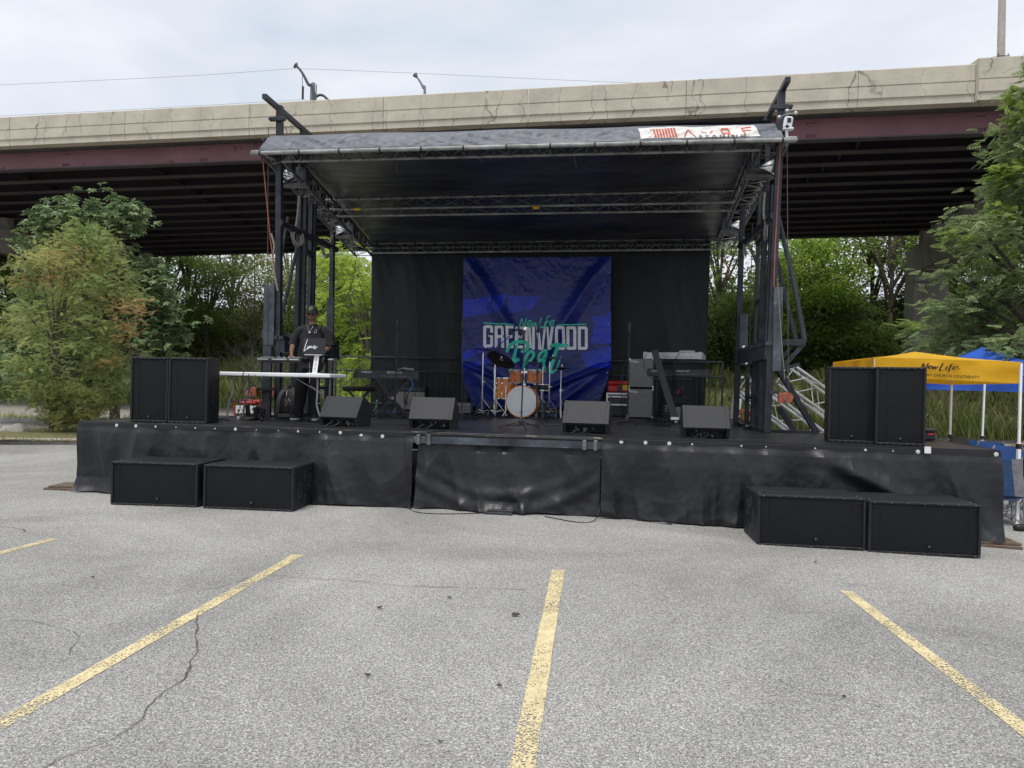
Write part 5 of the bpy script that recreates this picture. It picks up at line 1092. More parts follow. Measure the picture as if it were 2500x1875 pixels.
def mid(a, b): return (a + b) / 2
def yaw2(a, b): return math.atan2(b.y - a.y, b.x - a.x)
gg = 'black subwoofers lying on the asphalt'
for a, b, lb, yw in (((269, 1232), (482, 1239), 'left one of the two floor subwoofers in front of the left wing', -.10), ((495, 1241), (716, 1250), 'second floor subwoofer from the left, its handled side showing', -.11),
                     ((1847, 1329), (2113, 1346), 'floor subwoofer at right with recessed handles on its left side', -.14), ((2118, 1347), (2395, 1365), 'rightmost subwoofer on the asphalt, before the right stage corner', -.14)):
    p, q = GG(*a), GG(*b); W = (q - p).length; c = mid(p, q); make_sub('floor_subwoofer', lb, W * .995, .72, .55, (c.x, c.y, gz(c.x) + .004), yaw2(p, q), gg)
gg = 'tall black speakers standing on the stage wings'
for a, b, yw, lb in (((335, 1030), (411, 1031), .02, 'tall speaker at the far left of the stage, partly behind its twin'), ((412, 1032.5), (502, 1034), .03, 'tall speaker beside the white table, side handle showing'),
                     ((2020, 1078), (2139, 1083), -.30, 'tall speaker on the right wing, left of its pair, with scuffed badge'), ((2148, 1085), (2247, 1089), -.30, 'rightmost tall speaker on the stage, beside the rugged case')):
    p, q = D(*a), D(*b); c = mid(p, q); W = (q - p).length; dirv = Vector((math.cos(yw), math.sin(yw), 0)); hgt = .925 if p.x < 0 else .955
    make_sub('standing_speaker', lb, .545 if W > .45 and p.x < 0 else (.53 if p.x < 0 else .555), .47, hgt, ((c.x - (.06 if a[0] == 335 else 0)), c.y, H + .002), yw, gg, True)
# stage monitors
MP = [(0, .135), (.195, .425), (.235, .425), (.50, .27), (.41, 0), (.10, 0), (.02, .10)]
def monitor(px, py, rz, label, w=.60, s=1.0):
    p = D(px, py); t = thing('stage_monitor', label, 'stage monitor', (p.x, p.y - .06, H + .003), rz, 'wedge monitors along the stage front'); t.scale = (s, s, s)
    mb = MB(); hw = w / 2; mb.prism([(0, .135), (.195, .425), (.235, .425), (.50, .27), (.41, 0.012), (.16, .012), (.13, .105), (.02, .105)], -hw + .045, hw - .045); mb.build('cabinet', 'moni', t, 25)
    for s_ in (-1, 1): mb = MB(); mb.prism([(-.002, .133), (.194, .427), (.237, .427), (.503, .271), (.412, 0), (.05, 0), (.015, .10)], s_ * hw, s_ * (hw - .043)); mb.build('side_cheek', 'moni', t, 25)
    mb = MB(); mb.box((0, .145, .055), (w - .14, .012, .088)); pn = mb.build('connector_panel', 'hole', t, 0)
    for k in range(16):
        mb = MB(); x = -w * .3 + w * .6 * random.random(); mb.box((x, .136, .02 + .065 * random.random()), (random.choice((.008, .012, .03)), .008, random.choice((.01, .02, .035)))); mb.build('connector', random.choice(('badge', 'silver', 'badge', 'galvd', 'moni')), pn, 0)
    for x in (-.07, .06): mb = MB(); mb.tube(cat([(x, .14, .05), (x - .02, .05, .07), (x - .09, -.06, .01), (x - .22, -.16, .006)], 5), .007, 6); mb.build('plugged_cable', 'rubber', t)
    mb = MB(); mb.box((.0, .185, .415), (.02, .004, .03)); return t
monitor(826, 1041, -.30, 'wedge monitor beside the white table, leftmost of four', .60, .98); monitor(1051, 1047, -.12, 'wedge monitor in front of the keyboard and beige amplifier', .60, 1.02)
monitor(1427, 1058, -.22, 'wedge monitor between the drums and the grey speaker cabinets', .61, 1.02); monitor(1722, 1069, -.13, 'wedge monitor rightmost of four, near the right mast', .61, .97)
# ================================================================ DJ table and its things
tl, tr = D(541, 1034), D(772, 1037); yw = SA + .05
tp = D(662, 1031); tx = Vector((math.cos(yw), math.sin(yw), 0)); ty = Vector((-tx.y, tx.x, 0)); T0 = Vector((tp.x, tp.y, H))
tb = thing('folding_table', 'white folding table with grey steel legs in front of the man', 'table', T0[:], yw); TZ = .745
mb = MB(); mb.box((0.03, .36, TZ - .03), (1.74, .74, .06), None, .012); mb.build('tabletop', 'white', tb, 30)
for sx in (-1, 1):
    for y in (.10, .62):
        x = sx * .67; mb = MB(); mb.tube(cat([(x, y, TZ - .04), (x, y, .42), (x + sx * .06 if sx < 0 else x + .0 * sx, y, .25), (x + sx * .08, y + (0), .012)], 5), .0145, 9); lg = mb.build('leg', 'steelg', tb); mb = MB(); mb.tube([(x + sx * .08, y, 0), (x + sx * .08, y, .03)], .019, 9); mb.build('foot_cap', 'rubber', lg)
    mb = MB(); mb.tube([(sx * .67, .10, TZ - .06), (sx * .67, .62, TZ - .06)], .012, 8); mb.tube([(sx * .70, .10, .3), (sx * .70, .62, .3)], .010, 8); mb.build('leg_crossbar', 'steelg', tb); mb = MB(); mb.bar((sx * .17, .36, TZ - .05), (sx * .68, .36, .42), .022, .012); mb.tube([(sx * .45, .36, .56), (sx * .60, .36, .47)], .014, 8); mb.build('folding_brace', 'steelg', tb)
def onT(x, y, z=0): return T0 + tx * x + ty * y + Vector((0, 0, TZ + z))
t = thing('controller_stand', 'low black stand lifting the DJ controller above the white table', 'stand', onT(-.03, .42)[:], yw)
for x in (-.34, 0.12, .30): mb = MB(); mb.bar((x, -.12, .008), (x, .16, .008), .02, .014); mb.bar((x, .02, 0), (x, .02, .165), .02, .02); mb.build('leg', 'black', t, 0)
mb = MB(); mb.box((0, .02, .17), (.78, .3, .01)); mb.build('shelf', 'black', t, 0)
t = thing('dj_controller', 'long black DJ controller with silver trim raised over the white table', 'DJ controller', onT(-.03, .42, .177)[:], yw)
mb = MB(); mb.box((0, .02, .03), (.74, .36, .052), None, .006); mb.build('body', 'key', t, 30)
for sx in (-.24, .24): mb = MB(); mb.lathe([(.085, 0), (.09, .006), (.088, .018), (.03, .022), (0, .022)], 24, (sx, .03, .057)); mb.build('jog_wheel', 'badge', t)
mb = MB()
for k in range(26): mb.tube([(random.uniform(-.13, .13), random.uniform(-.12, .16), .056), ] + [(0, 0, 0)] if False else [(x_ := random.uniform(-.34, .34), y_ := random.uniform(-.13, .16), .056), (x_, y_, .056 + random.uniform(.01, .022))], .008, 7)
mb.build('knobs', 'silver', t, 0); mb = MB()
for a, b in ((-.33, -.16), (-.10, .14), (.18, .33)): mb.box(((a + b) / 2, -.162, .032), (b - a, .004, .014))
for k in range(20): mb.box((-.32 + .033 * k, -.163, .048), (.008, .004, .007))
mb.build('rear_sockets', 'silver', t, 0)
lp = onT(.49, .38, .30); t = thing('laptop', 'open black laptop facing away with white script on its lid', 'laptop', lp[:], yw)
mb = MB(); mb.box((0, .12, .0), (.36, .25, .016), None, .004); mb.build('keyboard_deck', 'lap', t, 30)
R_ = Matrix.Rotation(math.radians(-9), 3, 'X'); mb = MB(); mb.box(R_ @ V(0, 0, .125) + V(0, 0, .008), (.365, .009, .245), R_, .004); lid = mb.build('lid', 'lap', t, 30); mb = MB()
def lm(x, y): p = R_ @ V(x, -.0065, y) + V(0, 0, .008); return p
for n_, pts in enumerate(([(-.115, .225), (-.135, .15), (-.155, .055), (-.15, .035)], [(-.15, .04), (-.11, .08), (-.095, .115), (-.10, .07), (-.07, .12), (-.068, .085), (-.045, .12), (-.035, .085)], [(-.035, .085), (.0, .125), (.02, .105), (-.01, .09), (.02, .082), (.055, .115)])): ribbon(mb, pts, .011, lm, True)
mb.build('script_lms', 'white', lid, 0, recalc=False)
t = thing('laptop_stand', 'white T-shaped laptop stand standing on the white table', 'laptop stand', onT(.49, .30)[:], yw)
mb = MB(); mb.bar((.06, -.02, .004), (.06, .06, .285), .075, .008, (0, 1, 0)); up_ = mb.build('upright', 'white', t, 30); mb = MB(); mb.box((.02, .04, .288), (.28, .08, .012), None, .004); mb.box((.06, .03, .006), (.22, .2, .01), None, .004); mb.build('plate', 'silver', t, 30)
for k in range(7): mb = MB(); mb.box((.06, -.024 + .011 * k, .05 + .032 * k), (.028, .003, .006 + .004 * (k % 2))); mb.build('slot', 'badge', up_, 0)
t = thing('tumbler', 'tall black tumbler with a silver rim at the right end of the table', 'tumbler', onT(.76, .40)[:], yw); mb = MB(); mb.lathe([(.033, 0), (.036, .02), (.045, .2), (.044, .215)], 18); mb.build('cup_body', 'key', t); mb = MB(); mb.lathe([(.047, .215), (.048, .232), (.03, .238), (0, .238)], 18); mb.build('lid', 'silver', t)
p = D(700, 1023); t = thing('backpack', 'black and grey backpack leaning behind the table, straps facing out, keys clipped on', 'backpack', p[:], -.05)
mb = MB(); mb.grid(24, 18, lambda i, j: (0, 0, 0)) if False else None
def bagpt(i, j, s=1.0):
    a = 2 * math.pi * i; z = .50 * j; w = (.215 - .10 * max(0, j - .45) ** 1.3 - .02 * (1 - j)) * (math.sin(math.pi * min(max(j, .02), .98)) ** .22); dpt = .13 * (math.sin(math.pi * min(max(j, .02), .98)) ** .3)
    c_, s_ = math.cos(a), math.sin(a); return (w * s * (abs(c_) ** .6) * (1 if c_ > 0 else -1), .14 + dpt * s * (abs(s_) ** .6) * (1 if s_ > 0 else -1) + .06 * j + .008 * noise.noise((i * 9, j * 6, 1)), z + .01)
mb.grid(32, 20, bagpt); mb.build('pack_body', 'bag', t, 50)
for s in (-1, 1): mb = MB(); pts = [(s * .05, .09, .49), (s * .10, .03, .44), (s * .135, .0, .33), (s * .15, .0, .2), (s * .165, .02, .08), (s * .15, .05, .03)]; cc = cat(pts, 4); [mb.bar(cc[i], cc[i + 1] + (cc[i + 1] - cc[i]) * .06, .058, .022, (0, 1, 0)) for i in range(len(cc) - 1)]; mb.build('shoulder_strap', 'bagg', t, 0)
mb = MB(); mb.tube(cat([(-.05, .14, .50), (0, .12, .56), (.05, .14, .50)], 5), .012, 7); mb.build('top_handle', 'bagg', t); mb = MB(); mb.box((0, .015, .05), (.30, .03, .06), None, .01); mb.build('base_panel', 'bagg', t, 30)
mb = MB(); mb.tube(cat([(-.02, .05, .46), (-.015, .0, .36), (-.01, -.01, .26)], 4), .006, 5); [mb.box((-.03 + .02 * k, -.012, .33 - .025 * (k % 3)), (.012, .006, .03), Matrix.Rotation(k, 3, 'Y')) for k in range(5)]; mb.build('key_bunch', 'chrome', t, 0); mb = MB(); mb.box((-.01, -.015, .235), (.016, .01, .05)); mb.build('orange_tag', 'winch', t, 0)
p = D(590, 1016); p.y += .25; t = thing('generator', 'red framed portable generator with white panel behind the table legs', 'generator', p[:], -.1); t.scale = (.88, .88, .88); mb = MB()
for y in (0, .34): mb.tube(cat([(-.27, y, .02), (-.27, y, .22), (-.22, y, .29), (.22, y, .29), (.28, y, .2), (.28, y, .02), (-.27, y, .02)], 4), .015, 8)
for x, z in ((-.27, .1), (.28, .1), (-.2, .29), (.2, .29)): mb.tube([(x, 0, z), (x, .34, z)], .013, 7)
mb.build('tube_frame', 'gred', t); mb = MB(); mb.box((-.02, .17, .25), (.36, .26, .06), None, .02); mb.build('fuel_tank', 'gred', t, 30); mb = MB(); mb.box((-.04, .03, .12), (.42, .03, .15), None, .004); pn = mb.build('control_panel', 'white', t, 30); mb = MB(); mb.box((.02, .2, .1), (.4, .22, .17), None, .02); mb.build('engine', 'black', t, 30)
for x in (-.18, -.08, .03, .12): mb = MB(); mb.box((x, .011, .10 + .03 * (x > 0)), (.045, .008, .035)); mb.build('socket', 'hole', pn, 0)
mb = MB(); mb.tube(cat([(-.20, .1, .3), (-.05, .1, .34), (.12, .1, .33)], 3), .012, 7); mb.tube(cat([(.05, .17, .0), (.06, .17, .45), (0, .17, .66), (-.09, .17, .7), (-.15, .17, .62)], 6), .014, 7); mb.build('pull_handle', 'black', t)
p = D(607, 1026); t = thing('power_strip', 'clear-sided power supply box in a tangle of cables under the table', 'power box', p[:], -.1); mb = MB(); mb.box((0, .05, .03), (.22, .11, .05), None, .006); mb.build('case', 'black', t, 30); mb = MB(); mb.box((0, -.007, .03), (.19, .006, .035)); mb.build('face', 'badge', t, 0); mb = MB(); mb.lathe([(0, -.03), (.024, -.02), (.03, 0), (.024, .02), (0, .03)], 12, (-.17, .0, .03)); mb.build('white_plug', 'white', t)
for dx, s_ in ((-.1, .12), (.03, .09), (.14, .07)): mb = MB(); mb.box((dx, .18, .06 + s_ / 2), (.06, .06, .10 + s_), Matrix.Rotation(dx, 3, 'Y'), .008); mb.build('adaptor', 'rubber', t, 30)

# cables lying about
CB = 'cables tangled on the stage floor'
def cable(pts, label, r=.006, mat='rubber', grp=None, cat_='cable'):
    mb = MB(); mb.tube(cat(pts, 7), r, 6); o = mb.build('cable', mat, None, 60); tag(o, label, cat_, grp); return o
def dz(px, py, z=.008): p = D(px, py); p.z = H + z; return p
def tangle(px0, px1, py0, py1, n, label, mat='rubber', r=.006):
    mb = MB()
    for _ in range(n):
        x = random.uniform(px0, px1); y = random.uniform(py0, py1); pts = []
        for k in range(9): pts.append(dz(x, y, .008 + random.random() * .04)); x = min(max(x + random.uniform(-.35, .35) * (px1 - px0), px0), px1); y = min(max(y + random.uniform(-.5, .5) * (py1 - py0), py0), py1)
        mb.tube(cat(pts, 6), r, 5)
    o = mb.build('cable_tangle', mat, None, 60); tag(o, label, 'cables'); return o
tangle(525, 640, 1012, 1029, 8, 'black cable tangle on the floor under the left end of the table'); tangle(925, 1000, 1004, 1022, 6, 'black cable tangle behind the second monitor'); tangle(1135, 1240, 1008, 1022, 9, 'black cable tangle at the feet of the drum stands')
tangle(1330, 1400, 1012, 1024, 6, 'black cable tangle right of the bass drum'); tangle(1590, 1665, 1024, 1042, 6, 'black cables with white plugs left of the rightmost monitor'); tangle(1790, 1865, 1034, 1048, 9, 'cable tangle round the foot of the right mast frame'); tangle(935, 995, 1008, 1018, 3, 'blue cable coil on the floor beside the beige amplifier', 'cableb', .008); tangle(1340, 1372, 1017, 1021, 2, 'blue cable end right of the bass drum', 'cableb', .008)
cable([onT(-.42, .03, .004), onT(-.45, -.02, -.02), onT(-.47, .0, -.4), dz(575, 1030)], 'black cable hanging off the left end of the white table', .005)
cable([onT(-.32, .25, .19), onT(-.34, .08, .05), onT(-.36, -.03, -.1), onT(-.30, .05, -.55), dz(625, 1028)], 'black cable dropping from the controller past the table edge', .005); cable([onT(-.30, .25, .19), onT(-.28, .02, .0), onT(-.20, .0, -.3), dz(640, 1015)], 'second black cable dropping from the controller', .005)
cable([onT(-.30, .25, .19), onT(-.33, .05, .0), onT(-.55, .05, -.4), dz(600, 1015)], 'thin cable looping from the controller to the floor', .004)
cable([dz(660, 1028), dz(705, 1033), dz(760, 1036), dz(800, 1039)], 'black cable lying along the stage edge below the table')
for pts, lb in (([(790, 1043), (780, 1049), (776, 1075), (792, 1092), (806, 1080), (799, 1055), (806, 1043)], 'black cable looping down over the left skirt below the first monitor'), ([(988, 1062), (988, 1140), (993, 1200), (999, 1240), (1020, 1252), (1080, 1256), (1190, 1254)], 'black cable hanging in the left skirt gap and lying along the ground'), ([(1470, 1078), (1462, 1130), (1460, 1200), (1463, 1250), (1445, 1275), (1400, 1275), (1330, 1262)], 'black cable hanging in the right skirt gap'), ([(1466, 1100), (1480, 1180), (1510, 1240), (1560, 1272), (1640, 1282)], 'thin cable curving across the right skirt to the ground'), ([(1468, 1130), (1484, 1150), (1530, 1220), (1600, 1265), (1640, 1281)], 'second thin cable curving across the right skirt')):
    q = []
    for a, b in pts:
        s_ = SV(a, b, -.14); g_ = GG(a, b); w = S(*s_)
        if s_.z < gz(w.x) + .01: w = Vector((g_.x, g_.y, gz(g_.x) + .008))
        q.append(w)
    cable(q, lb, .0055)
cable([dz(1420, 1058, .03), dz(1445, 1064, .02), dz(1500, 1074), dz(1530, 1078)], 'pale cable running from the third monitor over the stage edge', .006); cable([dz(1090, 1052), dz(1040, 1058), dz(985, 1062)], 'cable from the second monitor along the stage edge', .006)
cable([dz(1225, 1040), dz(1330, 1038), dz(1480, 1044)], 'black cable running across the stage behind the third monitor'); cable([dz(1490, 1030), dz(1560, 1034), dz(1650, 1040)], 'black cable running towards the rightmost monitor')
# ================================================================ microphone stands
def micstand(bx, by, topx, topy, label, mic='cond', legL=.33, boom=None):
    b = D(bx, by); z = P(topx, topy, b.y).z - H; tx_ = P(topx, topy, b.y).x - b.x; t = thing('microphone_stand', label, 'microphone stand', b[:], random.uniform(-.2, .2)); mb = MB()
    c_, s_ = math.cos(-t.rotation_euler[2]), math.sin(-t.rotation_euler[2]); top = Vector((tx_ * c_, tx_ * s_, z)); m_ = Vector((top.x * .5, top.y * .5, z * .52))
    mb.tube([(0, 0, .07), m_], .011, 9); mb.build('tube', 'black', t); mb = MB(); mb.tube([m_, top * .93], .0075, 8); mb.build('inner_tube', 'mast', t); mb = MB(); mb.tube([m_ - V(0, 0, .04), m_ + V(0, 0, .05)], .018, 9); mb.tube([m_, m_ + V(.04, -.02, .02)], .008, 6); mb.build('clutch', 'black', t)
    mb = MB(); mb.lathe([(.03, .06), (.035, .1), (.022, .15), (.012, .17)], 12); mb.build('hub', 'mast', t)
    for k in range(3):
        a = -1.35 + k * 2.094; e = (legL * math.cos(a), legL * math.sin(a), .012); mb = MB(); mb.tube([(0, 0, .10), e], .008, 7); lg = mb.build('leg', 'black', t); mb = MB(); mb.tube([Vector(e) * .96, e], .014, 7); mb.build('rubber_foot', 'rubber', lg)
    if mic == 'cond': mb = MB(); mb.lathe([(.016, -.11), (.026, -.09), (.026, .0), (.024, .01), (.024, .07), (.015, .085), (0, .087)], 14, top + V(0, 0, .0)); mb.build('microphone', 'black', t)
    if mic == 'ball':
        R2 = Matrix.Rotation(.25, 3, 'Y'); mb = MB(); mb.lathe([(.012, -.14), (.018, -.02), (.02, 0)], 12, top, R2); mb.build('microphone', 'black', t); mb = MB(); mb.lathe([(.021, 0), (.021, .012)], 12, top, R2); mb.build('orange_band', 'winch', t); mb = MB(); mb.lathe([(.021, .012), (.027, .03), (.024, .05), (0, .06)], 12, top, R2); mb.build('mic_grille', 'white', t)
    if boom:
        for (x0, y0_), (x1, y1_), r in boom: q0, q1 = P(x0, y0_, b.y), P(x1, y1_, b.y); w0 = wm(t).inverted(); mb = MB(); mb.tube([w0 @ q0, w0 @ q1], r, 8); mb.build('boom_arm', 'black', t)
    return t
micstand(963, 1021, 971, 790, 'tall black microphone stand in front of the left keyboard'); micstand(1127, 1024, 1130, 795, 'black microphone stand at the left edge of the blue banner')
micstand(1272, 1046, 1281, 808, 'microphone stand in front of the bass drum with an orange-banded microphone', 'ball', .36); micstand(1309, 1033, 1314, 797, 'black microphone stand just right of the bass drum'); micstand(1531, 1038, 1537, 800, 'black microphone stand in front of the grey speaker cabinets')
micstand(1213, 1006, 1216, 850, 'boom stand with a long diagonal arm reaching over the drums', None, .3, [((1190, 868), (1258, 808), .011), ((1256, 808), (1267, 803), .02), ((1265, 792), (1271, 822), .016)])
micstand(1391, 1010, 1389, 885, 'slanted microphone stand behind the right cymbals', None, .25, [((1388, 872), (1400, 962), .011), ((1383, 893), (1389, 862), .016)])
# ================================================================ drum kit
def Pv(px, py, v): q = SV(px, py, v); return S(*q)
def drum(name, label, c, r, depth, axis, shell, cat_='drum', lugs=8, parent=None, legs=None, hoop='chrome', headf='head'):
    R_ = Vector(axis).normalized().to_track_quat('Z', 'X').to_matrix(); t = thing(name, label, cat_, c[:]) if parent is None else bpy.data.objects.new(name, None)
    if parent is not None: C.objects.link(t); t.parent = parent; t.location = c
    mb = MB(); mb.lathe([(r, -depth / 2), (r, depth / 2)], 32, (0, 0, 0), R_); mb.build('shell', shell, t, 40)
    for s in (-1, 1): mb = MB(); mb.lathe([(r * .985, 0), (r * 1.04, 0), (r * 1.04, .022), (r * .985, .022), (r * .985, 0)], 32, R_ @ V(0, 0, s * depth / 2 - .011), R_, False); mb.build('hoop', hoop, t, 40); mb = MB(); mb.lathe([(0, 0), (r * .99, 0), (r * .99, .004), (0, .004)], 32, R_ @ V(0, 0, s * (depth / 2 + .003)), R_); mb.build('drum_head', headf, t, 40)
    mb = MB()
    for k in range(lugs):
        a = 2 * math.pi * (k + .5) / lugs; x, y = math.cos(a) * (r + .012), math.sin(a) * (r + .012)
        for s in (-1, 1): mb.box(R_ @ V(x, y, s * depth * .25), (.022, .022, .035), R_); mb.tube([R_ @ V(x, y, s * depth * .25), R_ @ V(x, y, s * depth * .52)], .004, 5)
    mb.build('lugs', 'chrome', t, 0); return t
VB = 4.75; bc = Pv(1276, 978, VB); rB = .295
bz = H + rB + .025; bc.z = bz; ax = (ux * .10 - uy * 0 + .05, uy * 0 - 1, 0)
bd_ = drum('bass_drum', 'bass drum with a white front head, orange shell and port hole, two toms mounted above', bc, rB, .42, (-.12, -1, 0), 'copperw', hoop='amber', lugs=8)
hc = Vector((-.12, -1, 0)).normalized(); mb = MB(); R_ = hc.to_track_quat('Z', 'X').to_matrix(); mb.lathe([(0, 0), (.062, 0), (.062, .003), (0, .003)], 24, hc * .222 + V(.115, -.0, -.085), R_); mb.build('port_hole', 'badge', bd_); mb = MB(); mb.box(hc * .225 + V(0, 0, -.20), (.07, .003, .012)); mb.build('maker_mark', 'ink', bd_, 0)
for s in (-1, 1): mb = MB(); mb.tube([(s * .27, -.12, -.08), (s * .40, -.30, -.31)], .010, 7); mb.build('spur', 'chrome', bd_)
mb = MB(); mb.tube([(0.02, 0, rB), (0.02, 0, rB + .34)], .016, 9); mb.box((.02, 0, rB + .03), (.07, .07, .06), None, .01); mb.box((.02, 0, rB + .27), (.13, .06, .06), None, .01); [mb.tube([(.02, 0, rB + .28), (s * .1, 0, rB + .28)], .011, 7) for s in (-1, 1)]; mb.build('tom_holder', 'chrome', bd_, 30)
for px, w, s, sh in ((1258, .118, -1, 'amber'), (1305, .145, 1, 'copperw')):
    q = Pv(px, 919, VB + .02) - bc; tt = drum('tom', '', q, w * 1.0, .235, (s * .06, -.10, 1), 'copperw', 'drum', 6, bd_)
    mb = MB(); mb.box((s * .0, -w - .002, .06), (.03, .006, .02)); mb.build('yellow_badge', 'tag', tt, 0)
c = Pv(1236, 948, VB + .25); fl_ = drum('floor_tom', 'amber orange floor tom left of the bass drum', Vector((c.x, c.y, c.z)), .20, .40, (0, 0, 1), 'amber', 'drum', 8)
for a in (.5, 2.6, 4.7): mb = MB(); x, y = .215 * math.cos(a), .215 * math.sin(a); mb.tube([(x, y, .05), (x, y, -.3), (x * 1.1, y * 1.1, H - c.z + .005)], .009, 7); mb.build('leg', 'chrome', fl_)
def tripod(t, h, r=.011, spread=.28, zh=.34, mat='chrome', rot=0):
    mb = MB(); mb.tube([(0, 0, .08), (0, 0, h * .55)], r * 1.25, 9); mb.tube([(0, 0, h * .5), (0, 0, h)], r * .75, 8); mb.build('tube', mat, t); mb = MB(); mb.tube([(0, 0, h * .55 - .03), (0, 0, h * .55 + .03)], r * 2, 9); mb.tube([(0, 0, h * .55), (.05, 0, h * .55)], .008, 6); mb.build('clamp', mat, t)
    for k in range(3):
        a = rot + k * 2.094; e = Vector((spread * math.cos(a), spread * math.sin(a), .012)); mb = MB(); 
        for o_ in (-.008, .008): mb.tube([Vector((-math.sin(a) * o_, math.cos(a) * o_, zh)), e + Vector((-math.sin(a) * o_, math.cos(a) * o_, 0))], .006, 6)
        mb.tube([(0, 0, .10), e * .55 + V(0, 0, .16 * .8)], .005, 5); lg = mb.build('leg', mat, t); mb = MB(); mb.tube([e * .95, e], .015, 7); mb.build('rubber_foot', 'rubber', lg)
def cymbal(px, py, v, r, tilt, label, base_px, hat=False, mat='cymbal', rot=0):
    c = Pv(px, py, v); b = Pv(base_px, py, v); t = thing('cymbal_stand' if not hat else 'hi_hat_stand', label, 'cymbal' if not hat else 'hi-hat', (b.x, b.y, H)); h = c.z - H; dx = c.x - b.x
    tripod(t, h - (.08 if abs(dx) > .04 else .0), .012, .27, .36, rot=rot)
    if abs(dx) > .04: mb = MB(); mb.tube([(-dx * .25, 0, h - .2), (0, 0, h - .09), (dx, 0, h)], .009, 7); mb.build('boom_arm', 'chrome', t)
    R_ = Matrix.Rotation(tilt[0], 3, 'X') @ Matrix.Rotation(tilt[1], 3, 'Y'); pr = [(0, .028), (r * .16, .022), (r * .2, .006), (r * .7, -.008), (r, -.022), (r * .99, -.024), (r * .7, -.011), (r * .19, .003), (0, .02)]
    for k in range(2 if hat else 1): mb = MB(); mb.lathe(pr if k == 0 else [(a, -b_ - .035) for a, b_ in pr], 36, (dx, 0, h), R_); mb.build('cymbal', mat, t, 40)
    mb = MB(); mb.tube([(dx, 0, h), (dx, 0, h + .06)], .008, 7); mb.lathe([(.018, 0), (.018, .02)], 10, (dx, 0, h + .02)); mb.build('wing_nut', 'chrome', t); return t
cymbal(1185, 852, 4.9, .23, (0.0, .12), 'thin crash cymbal seen edge-on, highest at the far left of the drums', 1180); cymbal(1224, 877, 4.6, .29, (.50, .38), 'large dark ride cymbal tilted so its underside shows', 1180 + 30)
cymbal(1214, 889, 5.0, .20, (0, 0), 'pair of hi-hat cymbals left of the toms', 1208, True); cymbal(1350, 873, 5.2, .245, (0.02, .03), 'flat crash cymbal right of the microphone stands', 1343); cymbal(1372, 897, 5.0, .155, (0, 0), 'small hi-hat cymbals at the far right of the kit', 1370, True, rot=.5); cymbal(1296, 884, 5.4, .17, (0, 0), 'small splash cymbal above the toms in the middle', 1326)
t = thing('snare_drum', 'shallow snare drum on a low stand behind the bass drum', 'drum', (Pv(1322, 955, 5.5).x, Pv(1322, 955, 5.5).y, H)); mb = MB(); mb.lathe([(.18, .52), (.18, .66), (0, .66)], 28); mb.build('shell', 'key', t); mb = MB(); [mb.lathe([(.183, z), (.19, z), (.19, z + .018), (.183, z + .018), (.183, z)], 28, cap=False) for z in (.525, .645)]; mb.build('hoop', 'chrome', t); tripod(t, .52, rot=.8)
t = thing('drum_stool', 'black round drum stool behind the kit', 'stool', (Pv(1310, 950, 6.1).x, Pv(1310, 950, 6.1).y, H)); mb = MB(); mb.lathe([(0, .50), (.17, .50), (.18, .53), (.17, .57), (0, .575)], 24); mb.build('seat', 'bag', t); tripod(t, .5)
p = Pv(1352, 1000, 5.2); t = thing('kick_pedal', 'small chrome drum pedal on the floor at the right of the kit', 'pedal', (p.x, p.y, H)); mb = MB(); mb.box((0, 0, .02), (.09, .28, .02), Matrix.Rotation(.15, 3, 'X')); mb.build('footboard', 'chrome', t, 0); mb = MB(); [mb.tube([(s * .05, .12, 0), (s * .05, .12, .18)], .009, 6) for s in (-1, 1)]; mb.tube([(-.05, .12, .18), (.05, .12, .18)], .009, 6); mb.tube(cat([(-.1, .1, .03), (-.08, .1, .12), (0, .1, .14), (.08, .1, .1)], 4), .008, 6); mb.build('frame', 'chrome', t)
p = D(1172, 1010); t = thing('effects_pedal', 'small pedal with purple script sign and a row of metal switches, left of the drums', 'pedal', (p.x, p.y, H), -.1); mb = MB(); mb.box((0, .05, .03), (.22, .1, .05), None, .006); mb.build('case', 'key', t, 30); mb = MB(); [mb.box((-.08 + .04 * k, -.002, .025), (.018, .01, .035)) for k in range(5)]; mb.build('switches', 'silver', t, 0)
mb = MB(); ribbon(mb, [(-.1, .10), (-.06, .15), (-.05, .09), (-.02, .16), (0, .1), (.03, .14), (.05, .10), (.08, .15), (.10, .11)], .006, lambda x, y: (x, .05, y)); mb.tube([(0, .055, .05), (0, .055, .12)], .004, 5); mb.build('purple_script', MT.setdefault('violet', M('violet_script', (.18, .15, .6), .5, var=0)), t, 0, recalc=False)
p = D(1129, 1012); t = thing('amp_head', 'small grey amplifier head with knobs at the left foot of the banner', 'amplifier', (p.x, p.y + .3, H), SA); mb = MB(); mb.box((0, .1, .12), (.30, .2, .22), None, .015); mb.build('case', 'steelg', t, 30); mb = MB(); mb.box((0, -.004, .12), (.26, .008, .17)); pn = mb.build('panel', 'badge', t, 0)
for k in range(12): mb = MB(); mb.tube([(-.11 + .044 * (k % 6), -.008, .08 + .07 * (k // 6)), (-.11 + .044 * (k % 6), -.024, .08 + .07 * (k // 6))], .011, 8); mb.build('knob', 'hole', pn)
